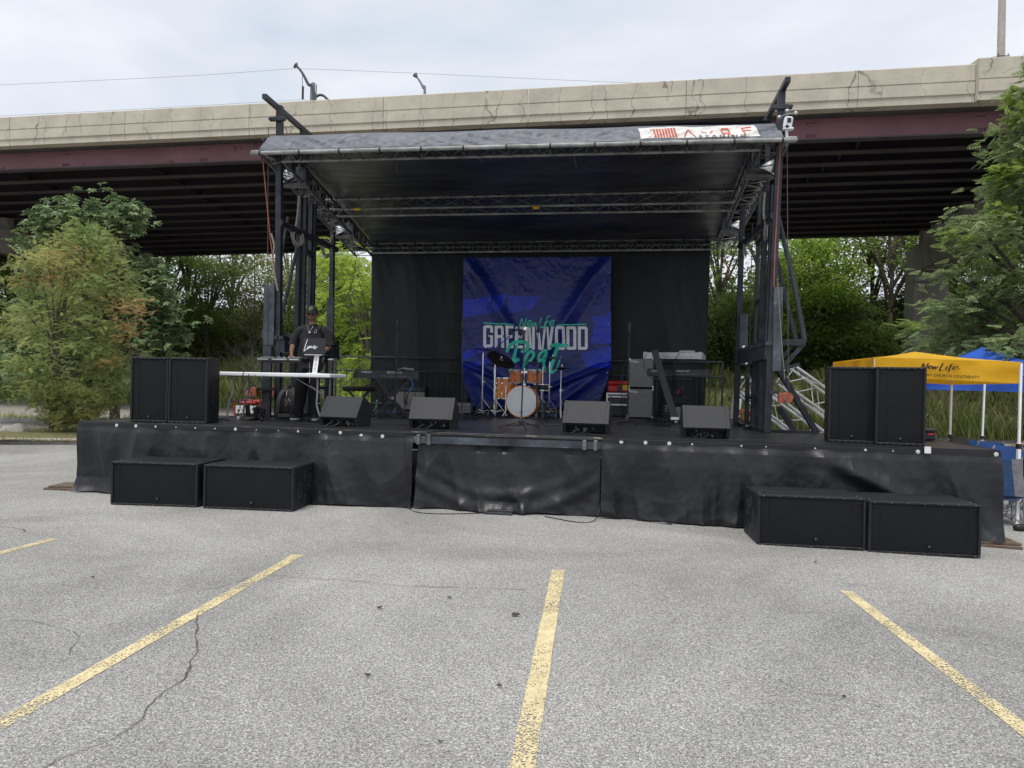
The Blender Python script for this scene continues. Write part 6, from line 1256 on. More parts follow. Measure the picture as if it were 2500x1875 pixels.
# ================================================================ keyboards
def keyboard(name, label, c, rz, L, Dp, h, shell, endm, text, z0, tsize=.05, badge=None, tilt=0):
    t = thing(name, label, 'keyboard', (c.x, c.y, z0), rz); t.rotation_euler[0] = tilt   # back panel at y=0 facing -y
    mb = MB(); mb.prism([(0, 0), (0, h * .95), (.03, h), (Dp * .55, h * .8), (Dp, h * .45), (Dp, 0)], -L / 2 + .06, L / 2 - .06); mb.build('shell', shell, t, 25)
    for s in (-1, 1): mb = MB(); mb.prism([(-.004, -.004), (-.004, h * .97), (.03, h + .012), (Dp * .55, h * .84), (Dp + .01, h * .5), (Dp + .01, -.004)], s * L / 2, s * (L / 2 - .058)); mb.build('end_block', endm, t, 25)
    n = int((L - .2) / .0236); wk = MB(); bk = MB()
    for k in range(n):
        x = -L / 2 + .1 + .0236 * (k + .5); wk.box((x, Dp - .07, h * .56), (.022, .14, .012)); (k % 7 in (0, 1, 3, 4, 5)) and bk.box((x + .0118, Dp - .10, h * .56 + .011), (.012, .085, .014))
    wk.build('white_keys', 'white', t, 0); bk.build('black_keys', 'key', t, 0)
    mb = MB(); [mb.box((x, -.003, h * .3), (.02, .006, .014)) for x in np.linspace(-L * .1, L * .34, 12)]; mb.build('sockets', 'badge', t, 0)
    if badge: sign(badge, tsize * .9, 'letter', t, (-L * .36, -.003, h * .62), off=.0008, name='brand_lettering')
    if text: sign(text, tsize, 'letter', t, (L * .10, -.003, h * .62), off=.0006, name='model_lettering', space=1.1)
    return t
cK = P(922, 925, 13.3); cK.x += .17; cK.y += .12
keyboard('stage_keyboard', 'black keyboard on an X stand at left, its back towards the audience', cK, math.radians(24), 1.12, .38, .155, 'key', 'keyend', 'MOTIF XF8', H + .70, .052, 'YAMAHA')
def xstand(name, label, c, rz, w, dpt, h, mat='black', cat_='keyboard stand'):
    t = thing(name, label, cat_, (c.x, c.y, H), rz)
    for y in (-dpt / 2, dpt / 2):
        for s in (-1, 1): mb = MB(); mb.bar((-s * w / 2, y * (1 if s > 0 else .85), .02), (s * w / 2, y * (1 if s > 0 else .85), h), .035, .035); mb.build('cross_leg', mat, t, 0)
    for s in (-1, 1): mb = MB(); mb.tube([(s * w / 2, -dpt / 2 - .05, .02), (s * w / 2, dpt / 2 + .05, .02)], .018, 8); mb.build('foot_bar', mat, t); mb = MB(); mb.tube([(s * w / 2, -dpt / 2, h), (s * w / 2, dpt / 2, h)], .017, 8); mb.build('top_bar', mat, t)
    mb = MB(); mb.tube([(0, -dpt / 2 - .03, h / 2), (0, dpt / 2 + .03, h / 2)], .03, 10); mb.build('pivot', 'badge', t); return t
xstand('keyboard_stand', 'black X-shaped stand under the left keyboard', Vector((cK.x + .02, cK.y + .15, 0)), math.radians(24), .62, .26, .69)
cB = D(878, 1003); cB.y = 13.9; cB.x = (876 - 1250) / 1800 * 13.9; t = thing('keyboard_bench', 'black padded bench on crossed legs behind the left keyboard', 'bench', (cB.x, cB.y, H), .3); mb = MB(); mb.box((0, 0, .50), (.60, .33, .085), None, .03); mb.build('seat', 'bag', t, 30)
for y in (-.12, .12):
    for s in (-1, 1): mb = MB(); mb.bar((-s * .24, y, .02), (s * .2, y, .46), .028, .028); mb.build('cross_leg', 'black', t, 0)
for s in (-1, 1): mb = MB(); mb.tube([(s * .24, -.16, .015), (s * .24, .16, .015)], .014, 7); mb.build('foot_bar', 'black', t)
p = P(995, 903, 13.4); t = thing('effects_unit', 'small grey multi-effects box lying on the left keyboard', 'effects box', (p.x, p.y + .12, H + .855), .35); mb = MB(); mb.box((0, .04, .03), (.20, .12, .04), Matrix.Rotation(.1, 3, 'Y'), .006); mb.build('case', 'badge', t, 30); mb = MB(); mb.bar((-.1, 0, .04), (-.24, 0, -.0), .05, .012); mb.build('mic_clip', 'badge', t, 0)
cable([P(1000, 922, 13.35), P(1008, 940, 13.2), P(995, 965, 13.2), dz(985, 1010)], 'blue cable hanging down from the left keyboard', .009, 'cableb'); cable([P(1010, 910, 13.5), P(1008, 935, 13.4), P(1014, 960, 13.4), P(1005, 975, 13.4)], 'black cable curling down in front of the beige amplifier', .006); cable([P(925, 920, 13.2), P(940, 945, 13.1), P(936, 975, 13.1), dz(940, 1012)], 'thin cable hanging under the left keyboard', .005)
cA = Pv(1001, 1000, 6.6); t = thing('guitar_amplifier', 'wide combo amplifier with beige grille cloth behind the left keyboard', 'amplifier', (cA.x, cA.y, H + .02), SA); mb = MB(); mb.box((0, .13, .26), (.70, .25, .52), None, .015); mb.build('cabinet', 'cab', t, 30); mb = MB(); mb.box((0, -.002, .21), (.66, .012, .39), None, .004); mb.build('grille_cloth', 'tweed', t, 30); mb = MB(); mb.box((0, -.002, .462), (.66, .012, .06)); cp_ = mb.build('control_panel', 'key', t, 0)
for k in range(11): mb = MB(); mb.tube([(-.28 + .05 * k, -.008, .465), (-.28 + .05 * k, -.024, .465)], .012, 8); mb.build('knob', 'badge', cp_)
mb = MB(); mb.tube(cat([(-.12, -.03, .40), (-.13, -.035, .2), (-.09, -.04, .12), (-.06, -.04, .17), (-.1, -.04, .22)], 5), .010, 7); mb.build('hanging_cable', 'rubber', t)
t = thing('amplifier_case', 'low black case under the beige amplifier', 'case', (0, 0, 0)); bpy.data.objects.remove(t)
p = D(919, 1016); t = thing('water_bottle', 'green glass water bottle standing behind the first monitor', 'bottle', (p.x, p.y, H)); mb = MB(); mb.lathe([(.036, 0), (.038, .01), (.038, .17), (.014, .24), (.013, .28), (0, .28)], 16); mb.build('glass', 'bottle', t); mb = MB(); mb.lathe([(.0385, .05), (.0385, .12)], 16); mb.build('label', 'white', t); mb = MB(); mb.lathe([(.016, .275), (.016, .3), (0, .3)], 12); mb.build('cap', 'snap', t)
# speaker cabinets, cases
def cabinet(label, z, h):
    c = Pv(1563, 1013, 5.9); t = thing('speaker_cabinet', label, 'speaker cabinet', (c.x, c.y, H + z), SA - .12); mb = MB(); mb.box((0, .24, h / 2), (.50, .46, h), None, .012); mb.build('cabinet', 'cab', t, 30); mb = MB(); mb.box((0, .003, h / 2), (.475, .014, h - .03), None, .004); g = mb.build('grille_cloth', 'fendg', t, 30)
    mb = MB(); [mb.box((sx * .24, .008, z_), (.035, .03, .035), None, .008) for sx in (-1, 1) for z_ in (.018, h - .018)]; mb.build('corner_cap', 'chrome', t, 30); o = sign('Fender', .07, 'white', g, (-.145, -.006, h - .085), (math.pi / 2, .12, 0), off=.001); return t
cabinet('grey-grilled speaker cabinet, lower of the stacked pair', .012, .60); cabinet('grey-grilled speaker cabinet, upper of the stacked pair', .63, .60)
c = Pv(1507, 1012, 6.9); t = thing('black_riser', 'low black box under the flight case', 'box', (c.x, c.y, H), SA); mb = MB(); mb.box((0, .2, .12), (.52, .38, .23), None, .006); mb.build('box', 'black', t, 30)
t = thing('flight_case', 'black flight case with bright aluminium edges under the red case', 'flight case', (c.x, c.y, H + .237), SA); mb = MB(); mb.box((0, .18, .13), (.46, .34, .24)); mb.build('panel', 'key', t, 0); mb = MB()
for x in (-.23, .23):
    for z in (.01, .25): mb.box((x, .18, z), (.028, .36, .028))
    mb.box((x, .01, .13), (.028, .028, .24)); mb.box((x, .35, .13), (.028, .028, .24))
for z in (.01, .25): mb.box((0, .006, z), (.46, .024, .03)); mb.box((0, .352, z), (.46, .024, .03))
mb.box((0, .004, .185), (.46, .014, .03)); mb.build('aluminium_edge', 'alu', t, 0); mb = MB(); [mb.box((x, -.008, .19), (.05, .02, .08), None, .006) for x in (-.14, .14)]; mb.build('latch', 'badge', t, 30)
t = thing('red_case', 'red hard case with black latch and yellow label on the flight case', 'case', (c.x + .01, c.y, H + .505), SA); mb = MB(); mb.box((0, .17, .09), (.45, .32, .17), None, .035); mb.build('lower_shell', 'red', t, 40); mb = MB(); mb.box((0, .17, .215), (.455, .325, .09), None, .035); mb.build('lid', 'red', t, 40); mb = MB(); mb.box((.03, -.004, .12), (.05, .012, .18), None, .003); mb.box((.03, -.008, .07), (.10, .02, .09), None, .02); mb.build('latch', 'key', t, 30); mb = MB(); mb.box((.15, .002, .12), (.11, .012, .11)); mb.build('yellow_label', 'tag', t, 0)
# right keyboards on a column stand
cR = Pv(1632, 1013, 4.6); rk = math.radians(-26)
zU = SV(1640, 876, 4.5).z; zL = SV(1640, 918, 4.5).z
keyboard('silver_keyboard', 'silver keyboard on the upper tier at right, back to the audience', Pv(1640, 900, 4.5), rk, 1.08, .34, .12, 'silver', 'silver', None, zU - .0, .05); keyboard('black_keyboard', 'black keyboard on the lower tier at right below the silver one', Pv(1653, 900, 4.5), rk, 1.12, .36, .125, 'key', 'keyend', 'MOTIF XF7', zL, .045, 'YAMAHA')
p = Pv(1678, 866, 4.7); t = thing('sound_module', 'small silver box with a notched edge on top of the silver keyboard', 'sound module', (p.x, p.y + .1, zU + .105), rk); mb = MB(); mb.prism([(0, 0), (0, .06), (.14, .075), (.24, .02), (.24, 0)], -.13, .13); mb.build('case', 'silver', t, 25); mb = MB(); [mb.box((x, -.003, .035), (.012, .006, .01)) for x in np.linspace(-.1, .1, 8)]; mb.build('sockets', 'key', t, 0)
t = thing('column_stand', 'slanting black column stand carrying the two right keyboards', 'keyboard stand', (cR.x, cR.y, H), rk); wi = wm(t).inverted(); ca, cb = wi @ Pv(1598, 856, 4.3), wi @ Pv(1649, 1026, 3.9); mb = MB(); mb.bar(ca, cb, .05, .115, (1, 0, 0)); mb.build('column', 'black', t, 0); c2a, c2b = wi @ Pv(1602, 860, 4.9), wi @ Pv(1600, 1012, 5.2); mb = MB(); mb.bar(c2a, c2b, .05, .04, (1, 0, 0)); mb.build('rear_column', 'black', t, 0)
for z in (zU - .015, zL - .015):
    for x in (-.22, .22): mb = MB(); mb.bar((x * .5, .0, z - H - .0), (x, .34, z - H - .0), .03, .02); mb.build('arm', 'black', t, 0)
    mb = MB(); mb.bar((-.3, .05, z - H - .03), (.4, .05, z - H - .03), .05, .03); mb.build('cross_arm', 'black', t, 0)
mb = MB(); mb.bar((-.4, .3, .03), (.4, .3, .03), .08, .05); mb.bar((-.38, .3, .03), (-.38, -.2, .03), .05, .03); mb.build('base', 'black', t, 0)
mb = MB(); mb.box(cb + V(.0, -.03, .03), (.14, .1, .05), None, .01); mb.build('white_foot', 'white', t, 30)
p = Pv(1655, 962, 5.0); t = thing('gig_bag', 'black equipment bag with red stripes hanging below the right keyboards', 'bag', (p.x, p.y, H + .33), rk * .3); mb = MB(); mb.box((0, .1, .24), (.22, .18, .18), None, .03); mb.box((.03, .12, .08), (.27, .2, .19), None, .03); mb.build('bag_body', 'bag', t, 40); mb = MB(); [mb.box((-.01 + .018 * k, .006, .24), (.009, .006, .075), Matrix.Rotation(.15, 3, 'Y')) for k in range(3)]; mb.build('red_stripes', 'red', t, 0)
p = Pv(1655, 1012, 5.0); t = thing('keyboard_amplifier', 'low black amplifier with pale handles under the right keyboards', 'amplifier', (p.x, p.y, H), SA); mb = MB(); mb.box((0, .15, .165), (.55, .3, .32), None, .02); mb.build('cabinet', 'cab', t, 30); mb = MB(); [mb.box((x, -.004, .2 + .045 * k), (.045, .012, .024)) for x in (-.22, .22) for k in range(3)]; mb.box((0.0, -.004, .18), (.09, .01, .2), None, .01); mb.build('pale_vents', 'fendg', t, 0)
cable([Pv(1578, 864, 4.4), Pv(1572, 880, 4.4), Pv(1576, 905, 4.4), Pv(1592, 925, 4.5)], 'black lead plugged into the left end of the silver keyboard', .006); cable([Pv(1660, 862, 4.4), Pv(1648, 878, 4.3), Pv(1644, 905, 4.3), Pv(1645, 925, 4.4)], 'black lead hanging from the sound module past both keyboards', .006); cable([Pv(1531, 880, 3.6), Pv(1521, 905, 3.6), Pv(1518, 990, 3.6), dz(1528, 1028)], 'thin black lead running down beside the stand in front of the grey cabinets', .005)
for (px, py), lb in (((1590, 1027), 'white plug on the stage floor under the right keyboards'), ((1650, 1033), 'white adaptor on the floor left of the rightmost monitor'), ((1620, 1024), 'pale connector lying among the cables under the right keyboards')): p = D(px, py); mb = MB(); mb.box((0, 0, .018), (.05, .03, .03), Matrix.Rotation(.4, 3, 'Z'), .006); o = mb.build('plug', 'white', None, 30); o.location = (p.x, p.y, H + .004); tag(o, lb, 'plug')
p = D(1832, 1046); t = thing('power_strip', 'short white-faced power strip by the foot of the right mast frame', 'power strip', (p.x, p.y, H), SA); mb = MB(); mb.box((0, .03, .035), (.17, .07, .06), None, .008); mb.build('case', 'black', t, 30); mb = MB(); [mb.box((-.06 + .024 * k, -.007, .035), (.016, .006, .03)) for k in range(6)]; mb.build('sockets', 'white', t, 0)
p = D(1828, 1030); mb = MB(); [mb.tube([(.12 * math.cos(a) * (1 + .1 * k), .05 * math.sin(a * 2 + k), .10 + .09 * math.sin(a) + .01 * k) for a in np.linspace(0, 6.28, 14)], .012, 6) for k in range(5)]; o = mb.build('cable_coil', 'winch', None, 60); o.location = (p.x, p.y + .3, H); tag(o, 'brownish coil of cable hung low inside the right mast frame', 'cable coil')
for px, py, v in ((1815, 847, 2.6), (1822, 888, 3.2), (1812, 922, 3.0)): p = Pv(px, py, v); mb = MB(); mb.lathe([(0, -.025), (.02, -.012), (.016, .01), (.022, .02), (0, .03)], 7, (0, 0, 0), Matrix.Rotation(1.1, 3, 'Y')); o = mb.build('white_cloth_wad', 'white', None, 50); o.location = p; tag(o, {1815: 'crumpled white rag on top of the right waist beam', 1822: 'white wad tucked inside the right mast frame, higher one', 1812: 'white wad tucked inside the right mast frame, lower one'}[px], 'rag')
p = D(2272, 1076); t = thing('rugged_case', 'small black rugged case behind the rightmost standing speaker', 'case', (p.x - .06, p.y, H), -.15); mb = MB(); mb.box((0, .12, .06), (.26, .22, .11), None, .015); mb.build('lower_shell', 'key', t, 30); mb = MB(); mb.box((0, .12, .145), (.27, .23, .05), None, .012); mb.build('lid', 'keyend', t, 30); mb = MB(); mb.box((.06, .003, .09), (.07, .01, .022)); mb.build('red_label', 'red', t, 0)
for k in range(5): mb = MB(); mb.box((-.1 + .05 * k, .12, .173), (.012, .2, .01)); mb.build('lid_rib', 'key', t, 0)
p = S(*SV(2263, 1097, -.05)); mb = MB(); mb.grid(6, 4, lambda i, j: (-.035 + .07 * i, -.01 * math.sin(i * 3) - .01, -.045 + .08 * j)); o = mb.build('white_tape_patch', 'white', None, 0, recalc=False); o.location = (p.x, p.y - .01, p.z); o.rotation_euler = (0, 0, SA); tag(o, 'crumpled white tape patch on the edge below the rightmost standing speaker', 'tape')

# ================================================================ aluminium truss lengths lying behind the right wing
def boxtruss(label, pa, pb, w, Y):
    a, b = P(*pa, Y), P(*pb, Y); t = thing('aluminium_truss', label, 'truss', a[:], 0, 'aluminium truss lengths stacked behind the right wing'); d = b - a; n = d.normalized().cross(Vector((0, 1, 0))).normalized() * w; m = Vector((0, w, 0)); cs = [Vector((0, 0, 0)), n, n + m, m]
    for c in cs: mb = MB(); mb.tube([c, c + d], .027, 9); mb.build('chord', 'alu', t)
    mb = MB(); N = 2
    for i, (c, e) in enumerate(((cs[0], cs[1]), (cs[1], cs[2]), (cs[2], cs[3]), (cs[3], cs[0]))):
        for k in range(N): mb.tube([c + d * (k / N), e + d * ((k + .5) / N)], .009, 6); mb.tube([e + d * ((k + .5) / N), c + d * ((k + 1) / N)], .009, 6)
        mb.tube([c, e], .015, 6); mb.tube([c + d, e + d], .015, 6)
    mb.build('lacing', 'alu', t); return t
boxtruss('upper aluminium truss slanting down behind the right mast', (1912, 935), (2060, 1040), .36, 12.9); boxtruss('middle aluminium truss slanting down behind the right mast', (1852, 938), (2035, 1085), .30, 13.5) if False else None; boxtruss('lower aluminium truss slanting behind the right mast frame', (1810, 960), (1990, 1095), .36, 14.0)
p = Pv(1797, 1000, 7.2); mb = MB(); mb.box((0, 0, .35), (.05, .5, .7), Matrix.Rotation(.12, 3, 'Y')); o = mb.build('leaning_board', 'white', None, 0); o.location = (p.x, p.y, .9); tag(o, 'narrow white board leaning behind the right mast frame', 'board')
mb = MB(); mb.box((0, 0, .06), (1.2, .4, .12)); o = mb.build('white_block', 'kerb', None, 0); o.location = P(1785, 1020, 19); o.location.z = -.3; tag(o, 'pale block on the ground behind the right mast frame', 'block')

# ================================================================ canopies
def gzp(p): return Vector((p.x, p.y, gz(p.x)))
def canopy(name, label, NL, NR, FL, FR, zt, hv, peak, mat, legs, text=False):
    c0 = (NL + NR + FL + FR) / 4; t = thing(name, label, 'canopy tent', (c0.x, c0.y, gz(c0.x))); cs = [NL, NR, FR, FL]; off = Vector((t.location.x, t.location.y, t.location.z)); ctr = Vector((c0.x, c0.y, peak)) - off
    mb = MB()
    for k in range(4):
        a, b = cs[k] - off, cs[(k + 1) % 4] - off; N = 14; 
        def f(i, j, a=a, b=b): p = a.lerp(b, i); q = p.lerp(ctr, j); q.z -= .10 * math.sin(math.pi * j) * (1 if peak - zt > .3 else .2) + .012 * noise.noise((q.x * 3, q.y * 3, 1)) * math.sin(math.pi * j); return q
        mb.grid(N, 8, f)
    mb.build('roof_cloth', mat, t, 50, recalc=False)
    for k in range(4):
        a, b = cs[k] - off, cs[(k + 1) % 4] - off; nrm = (b - a).cross(Vector((0, 0, 1))).normalized(); mb = MB()
        def g(i, j, a=a, b=b, nrm=nrm): p = a.lerp(b, i); return p + nrm * (.012 + .014 * math.sin(i * 17 + j * 2) * j + .012 * noise.noise((i * 6, j * 2, k))) + V(0, 0, -hv * j + .015 * math.sin(i * math.pi) * (1 - j) * -1)
        mb.grid(60, 8, g); vl = mb.build('valance', mat, t, 0, recalc=False)
        if text and k == 0:
            Lk = (b - a).length
            def tm_(x, y): q = g(x, y); return q + nrm * .010        # x 0..1 along, y 0..1 down
            mb = MB(); K = [[(.02, .75), (.06, .45), (.08, .18), (.11, .55), (.14, .72), (.17, .35), (.19, .10)], [(.19, .62), (.25, .5), (.26, .38), (.22, .38), (.195, .6), (.225, .72), (.28, .62)], [(.285, .42), (.29, .70), (.335, .42), (.34, .70), (.40, .36)], [(.50, .05), (.455, .45), (.43, .80), (.46, .86), (.56, .68)], [(.58, .38), (.555, .68)], [(.74, .10), (.68, .14), (.64, .45), (.605, .92)], [(.60, .45), (.72, .36)], [(.70, .60), (.78, .48), (.80, .33), (.75, .34), (.70, .58), (.745, .70), (.86, .50)]]
            for i_, s_ in enumerate(K): ribbon(mb, [(.335 + u_ * .33, .10 + v_ * .52) for u_, v_ in s_], .011, lambda x, y, i_=i_: tm_(x, y) + nrm * (.001 * i_), True, 6)
            ribbon(mb, [(.35, .66), (.40, .60), (.46, .62)], .008, lambda x, y: tm_(x, y) + nrm * .012, True); mb.build('script_lettering', 'ink', vl, 0, 'black script NewLife', recalc=False)
            me = textmesh('COVENANT CHURCH SOUTHEAST', .055, off=.0006, space=1.12); me.materials.append(MT['ink']); q = tm_(.50, .80); o = share('small_lettering', me, vl, q + nrm * .012 + V(0, 0, -.015), (math.pi / 2, 0, math.atan2((b - a).y, (b - a).x)))
            zr = -math.atan2((b - a).z, Vector(((b - a).x, (b - a).y)).length); o.rotation_euler[1] = zr; o.scale = (.98, 1, 1)
    for i_, (c, ft) in enumerate(legs):
        a = Vector((c.x, c.y, c.z - .02)) - off; e = Vector((ft.x, ft.y, gz(ft.x))) - off; m_ = a.lerp(e, .52); mb = MB(); mb.bar(a, m_, .028, .028, (0, 1, 0)); mb.bar(m_ + (a - m_) * .04, e, .040, .040, (0, 1, 0)); lg = mb.build('leg', 'white', t, 0); mb = MB(); mb.bar(m_ - V(0, 0, .035), m_ + V(0, 0, .035), .05, .055, (0, 1, 0)); mb.build('collar', 'black', lg, 0); mb = MB(); mb.box(e + V(0, 0, .006), (.09, .09, .012)); mb.build('foot_plate', 'galvd', lg, 0)
    mb = MB()
    for k in range(4):
        cc_ = Vector((ctr.x, ctr.y, 0)); a, b = [Vector((q_.x + (cc_.x - q_.x) * .06, q_.y + (cc_.y - q_.y) * .06, q_.z - .1)) for q_ in (cs[k] - off, cs[(k + 1) % 4] - off)]; N = 4
        for j in range(N): p0, p1 = a.lerp(b, j / N), a.lerp(b, (j + 1) / N); mb.bar(p0 - V(0, 0, -.06 if j % 2 else .14), p1 - V(0, 0, .14 if j % 2 else -.06), .02, .012); mb.bar(p0 - V(0, 0, .14 if j % 2 else -.06), p1 - V(0, 0, -.06 if j % 2 else .14), .02, .012)
    mb.build('scissor_truss', 'white', t, 0); return t
NR = P(2493, 884, 10.3); NL = P(2136, 872, 11.6); FLc = P(2036, 884, 13.6); FRc = NR + (FLc - NL)
canopy('yellow_canopy', 'yellow canopy lettered NewLife Covenant Church Southeast behind the right wing', NL, NR, FLc, FRc, NL.z, .30, NL.z + .12, 'yellow', [(NR, GG(2482, 1284)), (FRc, FRc + V(-.02, 0, 0)), (FLc, FLc), (NL, NL)], True)
nl = P(2195, 912, 14.6); nr = nl + V(3.6, -1.0, -.03); fl2 = nl + V(.9, 2.9, 0); fr2 = fl2 + V(3.6, -1.0, 0)
nm = P(2402, 930, 14.2)
bt = canopy('blue_canopy', 'plain blue peaked canopy standing behind the yellow one', nl, nr, fl2, fr2, nl.z, .30, nl.z + .62, 'blue', [(P(2404, 930, 14.0), P(2393, 1200, 14.0)), (nr, nr), (fl2, fl2), (fr2, fr2)])
p = GG(2496, 1296); mb = MB(); mb.tube(cat([(-.12, 0, .03), (-.05, -.02, .045), (.05, 0, .035), (.18, .02, .03)], 4), [.02, .035, .045, .05, .05, .05, .05, .05, .045, .045, .04, .035, .03], 10); o = mb.build('sand_weight', 'rubber', None, 60); o.location = (p.x, p.y, gz(p.x)); tag(o, 'black weight bag lying at the foot of the yellow canopy leg', 'weight bag')
# ================================================================ chairs
def folding_chair(px, py, Y, rz, label):
    q = P(px, py, Y); z0 = q.z - .80; z0 = gz(q.x); s = (q.z - z0) / .80; t = thing('folding_chair', label, 'folding chair', (q.x, q.y, z0), rz, 'blue folding chairs under the canopies'); t.scale = (1, 1, s)
    mb = MB(); mb.grid(14, 6, lambda i, j: (-.21 + .42 * i, .05 * math.sin(math.pi * i) + .0, .62 + .18 * j - (.05 * abs(2 * i - 1) ** 6 * (j - .5) * 2))); mb.grid(14, 6, lambda i, j: (-.21 + .42 * i, .05 * math.sin(math.pi * i) + .02, .62 + .18 * j - (.05 * abs(2 * i - 1) ** 6 * (j - .5) * 2))); mb.build('backrest', 'chairb', t, 50, recalc=False)
    mb = MB(); mb.box((0, .26, .44), (.40, .40, .03), None, .012); mb.build('seat', 'chairb', t, 30)
    for s_ in (-1, 1): mb = MB(); mb.tube(cat([(s_ * .17, .02, .80), (s_ * .20, .02, .74), (s_ * .20, .16, .42), (s_ * .20, .42, .01)], 5), .012, 7); mb.build('front_leg', 'steelg', t); mb = MB(); mb.tube([(s_ * .18, .38, .43), (s_ * .18, -.02, .01)], .012, 7); mb.build('rear_leg', 'steelg', t)
    mb = MB(); mb.tube([(-.2, .38, .08), (.2, .38, .08)], .009, 6); mb.tube([(-.18, .04, .1), (.18, .04, .1)], .009, 6); mb.build('stretcher', 'steelg', t); return t
folding_chair(2462, 1090, 10.4, -.12, 'blue folding chair nearest the yellow canopy leg'); folding_chair(2420, 1079, 11.6, -.1, 'blue folding chair in the middle, mostly behind the stage corner'); folding_chair(2373, 1075, 12.4, -.2, 'blue folding chair farthest left, only its top edge showing')
q = GG(2462, 1282); s = 1.0; t = thing('camp_chair', 'navy and grey fabric camp chair with crossed silver legs beside the right stage corner', 'camp chair', (q.x - .10, q.y, gz(q.x)), -.25)
def cb_(i, j):
    x = -.26 + .52 * i; z = .40 + .50 * j; return (x * (1 - .12 * j), .02 - .10 * (1 - j) + .06 * math.sin(math.pi * i) + .01 * noise.noise((i * 6, j * 6, 2)), z + .02 * math.sin(math.pi * i) * -j)
mb = MB(); mb.grid(10, 12, lambda i, j: cb_(.22 + .56 * i, j)); mb.build('back_cloth', 'campb', t, 60, recalc=False)
for a in (0, .78): mb = MB(); mb.grid(5, 12, lambda i, j: cb_(a + .22 * i, j)); mb.build('side_cloth', 'campg', t, 60, recalc=False)
mb = MB(); mb.grid(8, 6, lambda i, j: (-.26 + .52 * i, -.08 + .46 * j, .40 - .06 * math.sin(math.pi * i) + .03 * j)); mb.build('seat_cloth', 'campb', t, 60, recalc=False)
for s_ in (-1, 1): mb = MB(); mb.tube([(s_ * .27, .0, .01), (s_ * .24, .03, .93)], .010, 7); mb.build('back_post', 'steelg', t); mb = MB(); mb.tube([(s_ * .27, .40, .01), (s_ * .27, .40, .60)], .010, 7); mb.build('front_post', 'steelg', t); mb = MB(); mb.box((s_ * .27, .2, .60), (.06, .44, .012)); mb.build('armrest', 'campg', t, 0)
mb = MB()
for a, b in (((-.27, 0, .02), (.27, 0, .40)), ((.27, 0, .02), (-.27, 0, .40)), ((-.27, .4, .02), (.27, .4, .40)), ((.27, .4, .02), (-.27, .4, .40)), ((-.27, 0, .02), (-.27, .4, .40)), ((-.27, .4, .02), (-.27, 0, .40)), ((.27, 0, .02), (.27, .4, .40)), ((.27, .4, .02), (.27, 0, .40))): mb.tube([a, b], .008, 6)
mb.build('crossed_legs', 'steelg', t)
# ================================================================ people
def skinmesh(verts, edges, rad, root=0, sub=2):
    import bmesh
    bm = bmesh.new(); ly = bm.verts.layers.skin.verify(); vs = [bm.verts.new(v) for v in verts]; bm.verts.ensure_lookup_table()
    for a, b in edges: bm.edges.new((vs[a], vs[b]))
    for v, r in zip(vs, rad): v[ly].radius = (r, r) if not isinstance(r, tuple) else r
    vs[root][ly].use_root = True
    me = bpy.data.meshes.new('sk'); bm.to_mesh(me); bm.free(); o = bpy.data.objects.new('sk', me); C.objects.link(o)
    m1 = o.modifiers.new('s', 'SKIN'); m1.branch_smoothing = .6; m2 = o.modifiers.new('d', 'SUBSURF'); m2.levels = sub; m2.render_levels = sub
    dg = bpy.context.evaluated_depsgraph_get(); ev = o.evaluated_get(dg).to_mesh(); V_ = [tuple(v.co) for v in ev.vertices]; F_ = [tuple(p.vertices) for p in ev.polygons]; bpy.data.objects.remove(o); bpy.data.meshes.remove(me); return V_, F_
class Sk:
    def __init__(s): s.v = []; s.e = []; s.r = []
    def chain(s, pts, rs, start=None):
        k = start
        for p, r in zip(pts, rs): s.v.append(tuple(p)); s.r.append(r); n = len(s.v) - 1; (k is not None) and s.e.append((k, n)); k = n
        return k
def headmesh(c, tilt=0.0, yaw=0.0, sc=1.0):
    R_ = Matrix.Rotation(yaw, 3, 'Z') @ Matrix.Rotation(tilt, 3, 'X'); mb = MB(); nu, nv = 40, 30
    def f(i, j):
        a = 2 * math.pi * i; b = math.pi * (j - .5) * .999; x, y, z = math.cos(b) * math.sin(a), -math.cos(b) * math.cos(a), math.sin(b); X, Y_, Z = x * .077, y * .096, z * .118
        if z < 0: X *= 1 - .30 * (-z) ** 1.3; Y_ = Y_ * (1 - .16 * -z) - .012 * (-z)
        fr = max(0, -y)
        def g(cx, cz, sx, sz, h): return h * math.exp(-((X - cx) / sx) ** 2 - ((Z - cz) / sz) ** 2) * (fr > .3)
        Y_ -= g(0, -.020, .011, .020, .020) + g(0, -.032, .016, .010, .010); Y_ -= g(0, -.058, .022, .008, .007) + g(0, -.070, .020, .007, .006) - g(0, -.064, .022, .003, .004); Y_ += g(.03, .005, .016, .012, .010) + g(-.03, .005, .016, .012, .010); Y_ -= g(.0, .028, .05, .010, .005) + g(0, -.098, .02, .014, .006)
        return R_ @ Vector((X, Y_, Z)) * sc + Vector(c)
    mb.grid(nu, nv, f)
    for s_ in (-1, 1): mb.lathe([(.004, -.004), (.017, -.003), (.020, .004), (.012, .006), (.004, .003)], 12, R_ @ Vector((s_ * .079, .012, -.012)) * sc + Vector(c), R_ @ Matrix.Rotation(s_ * 1.35, 3, 'Y') @ Matrix.Diagonal((1.5, .8, 1)))
    return mb, R_
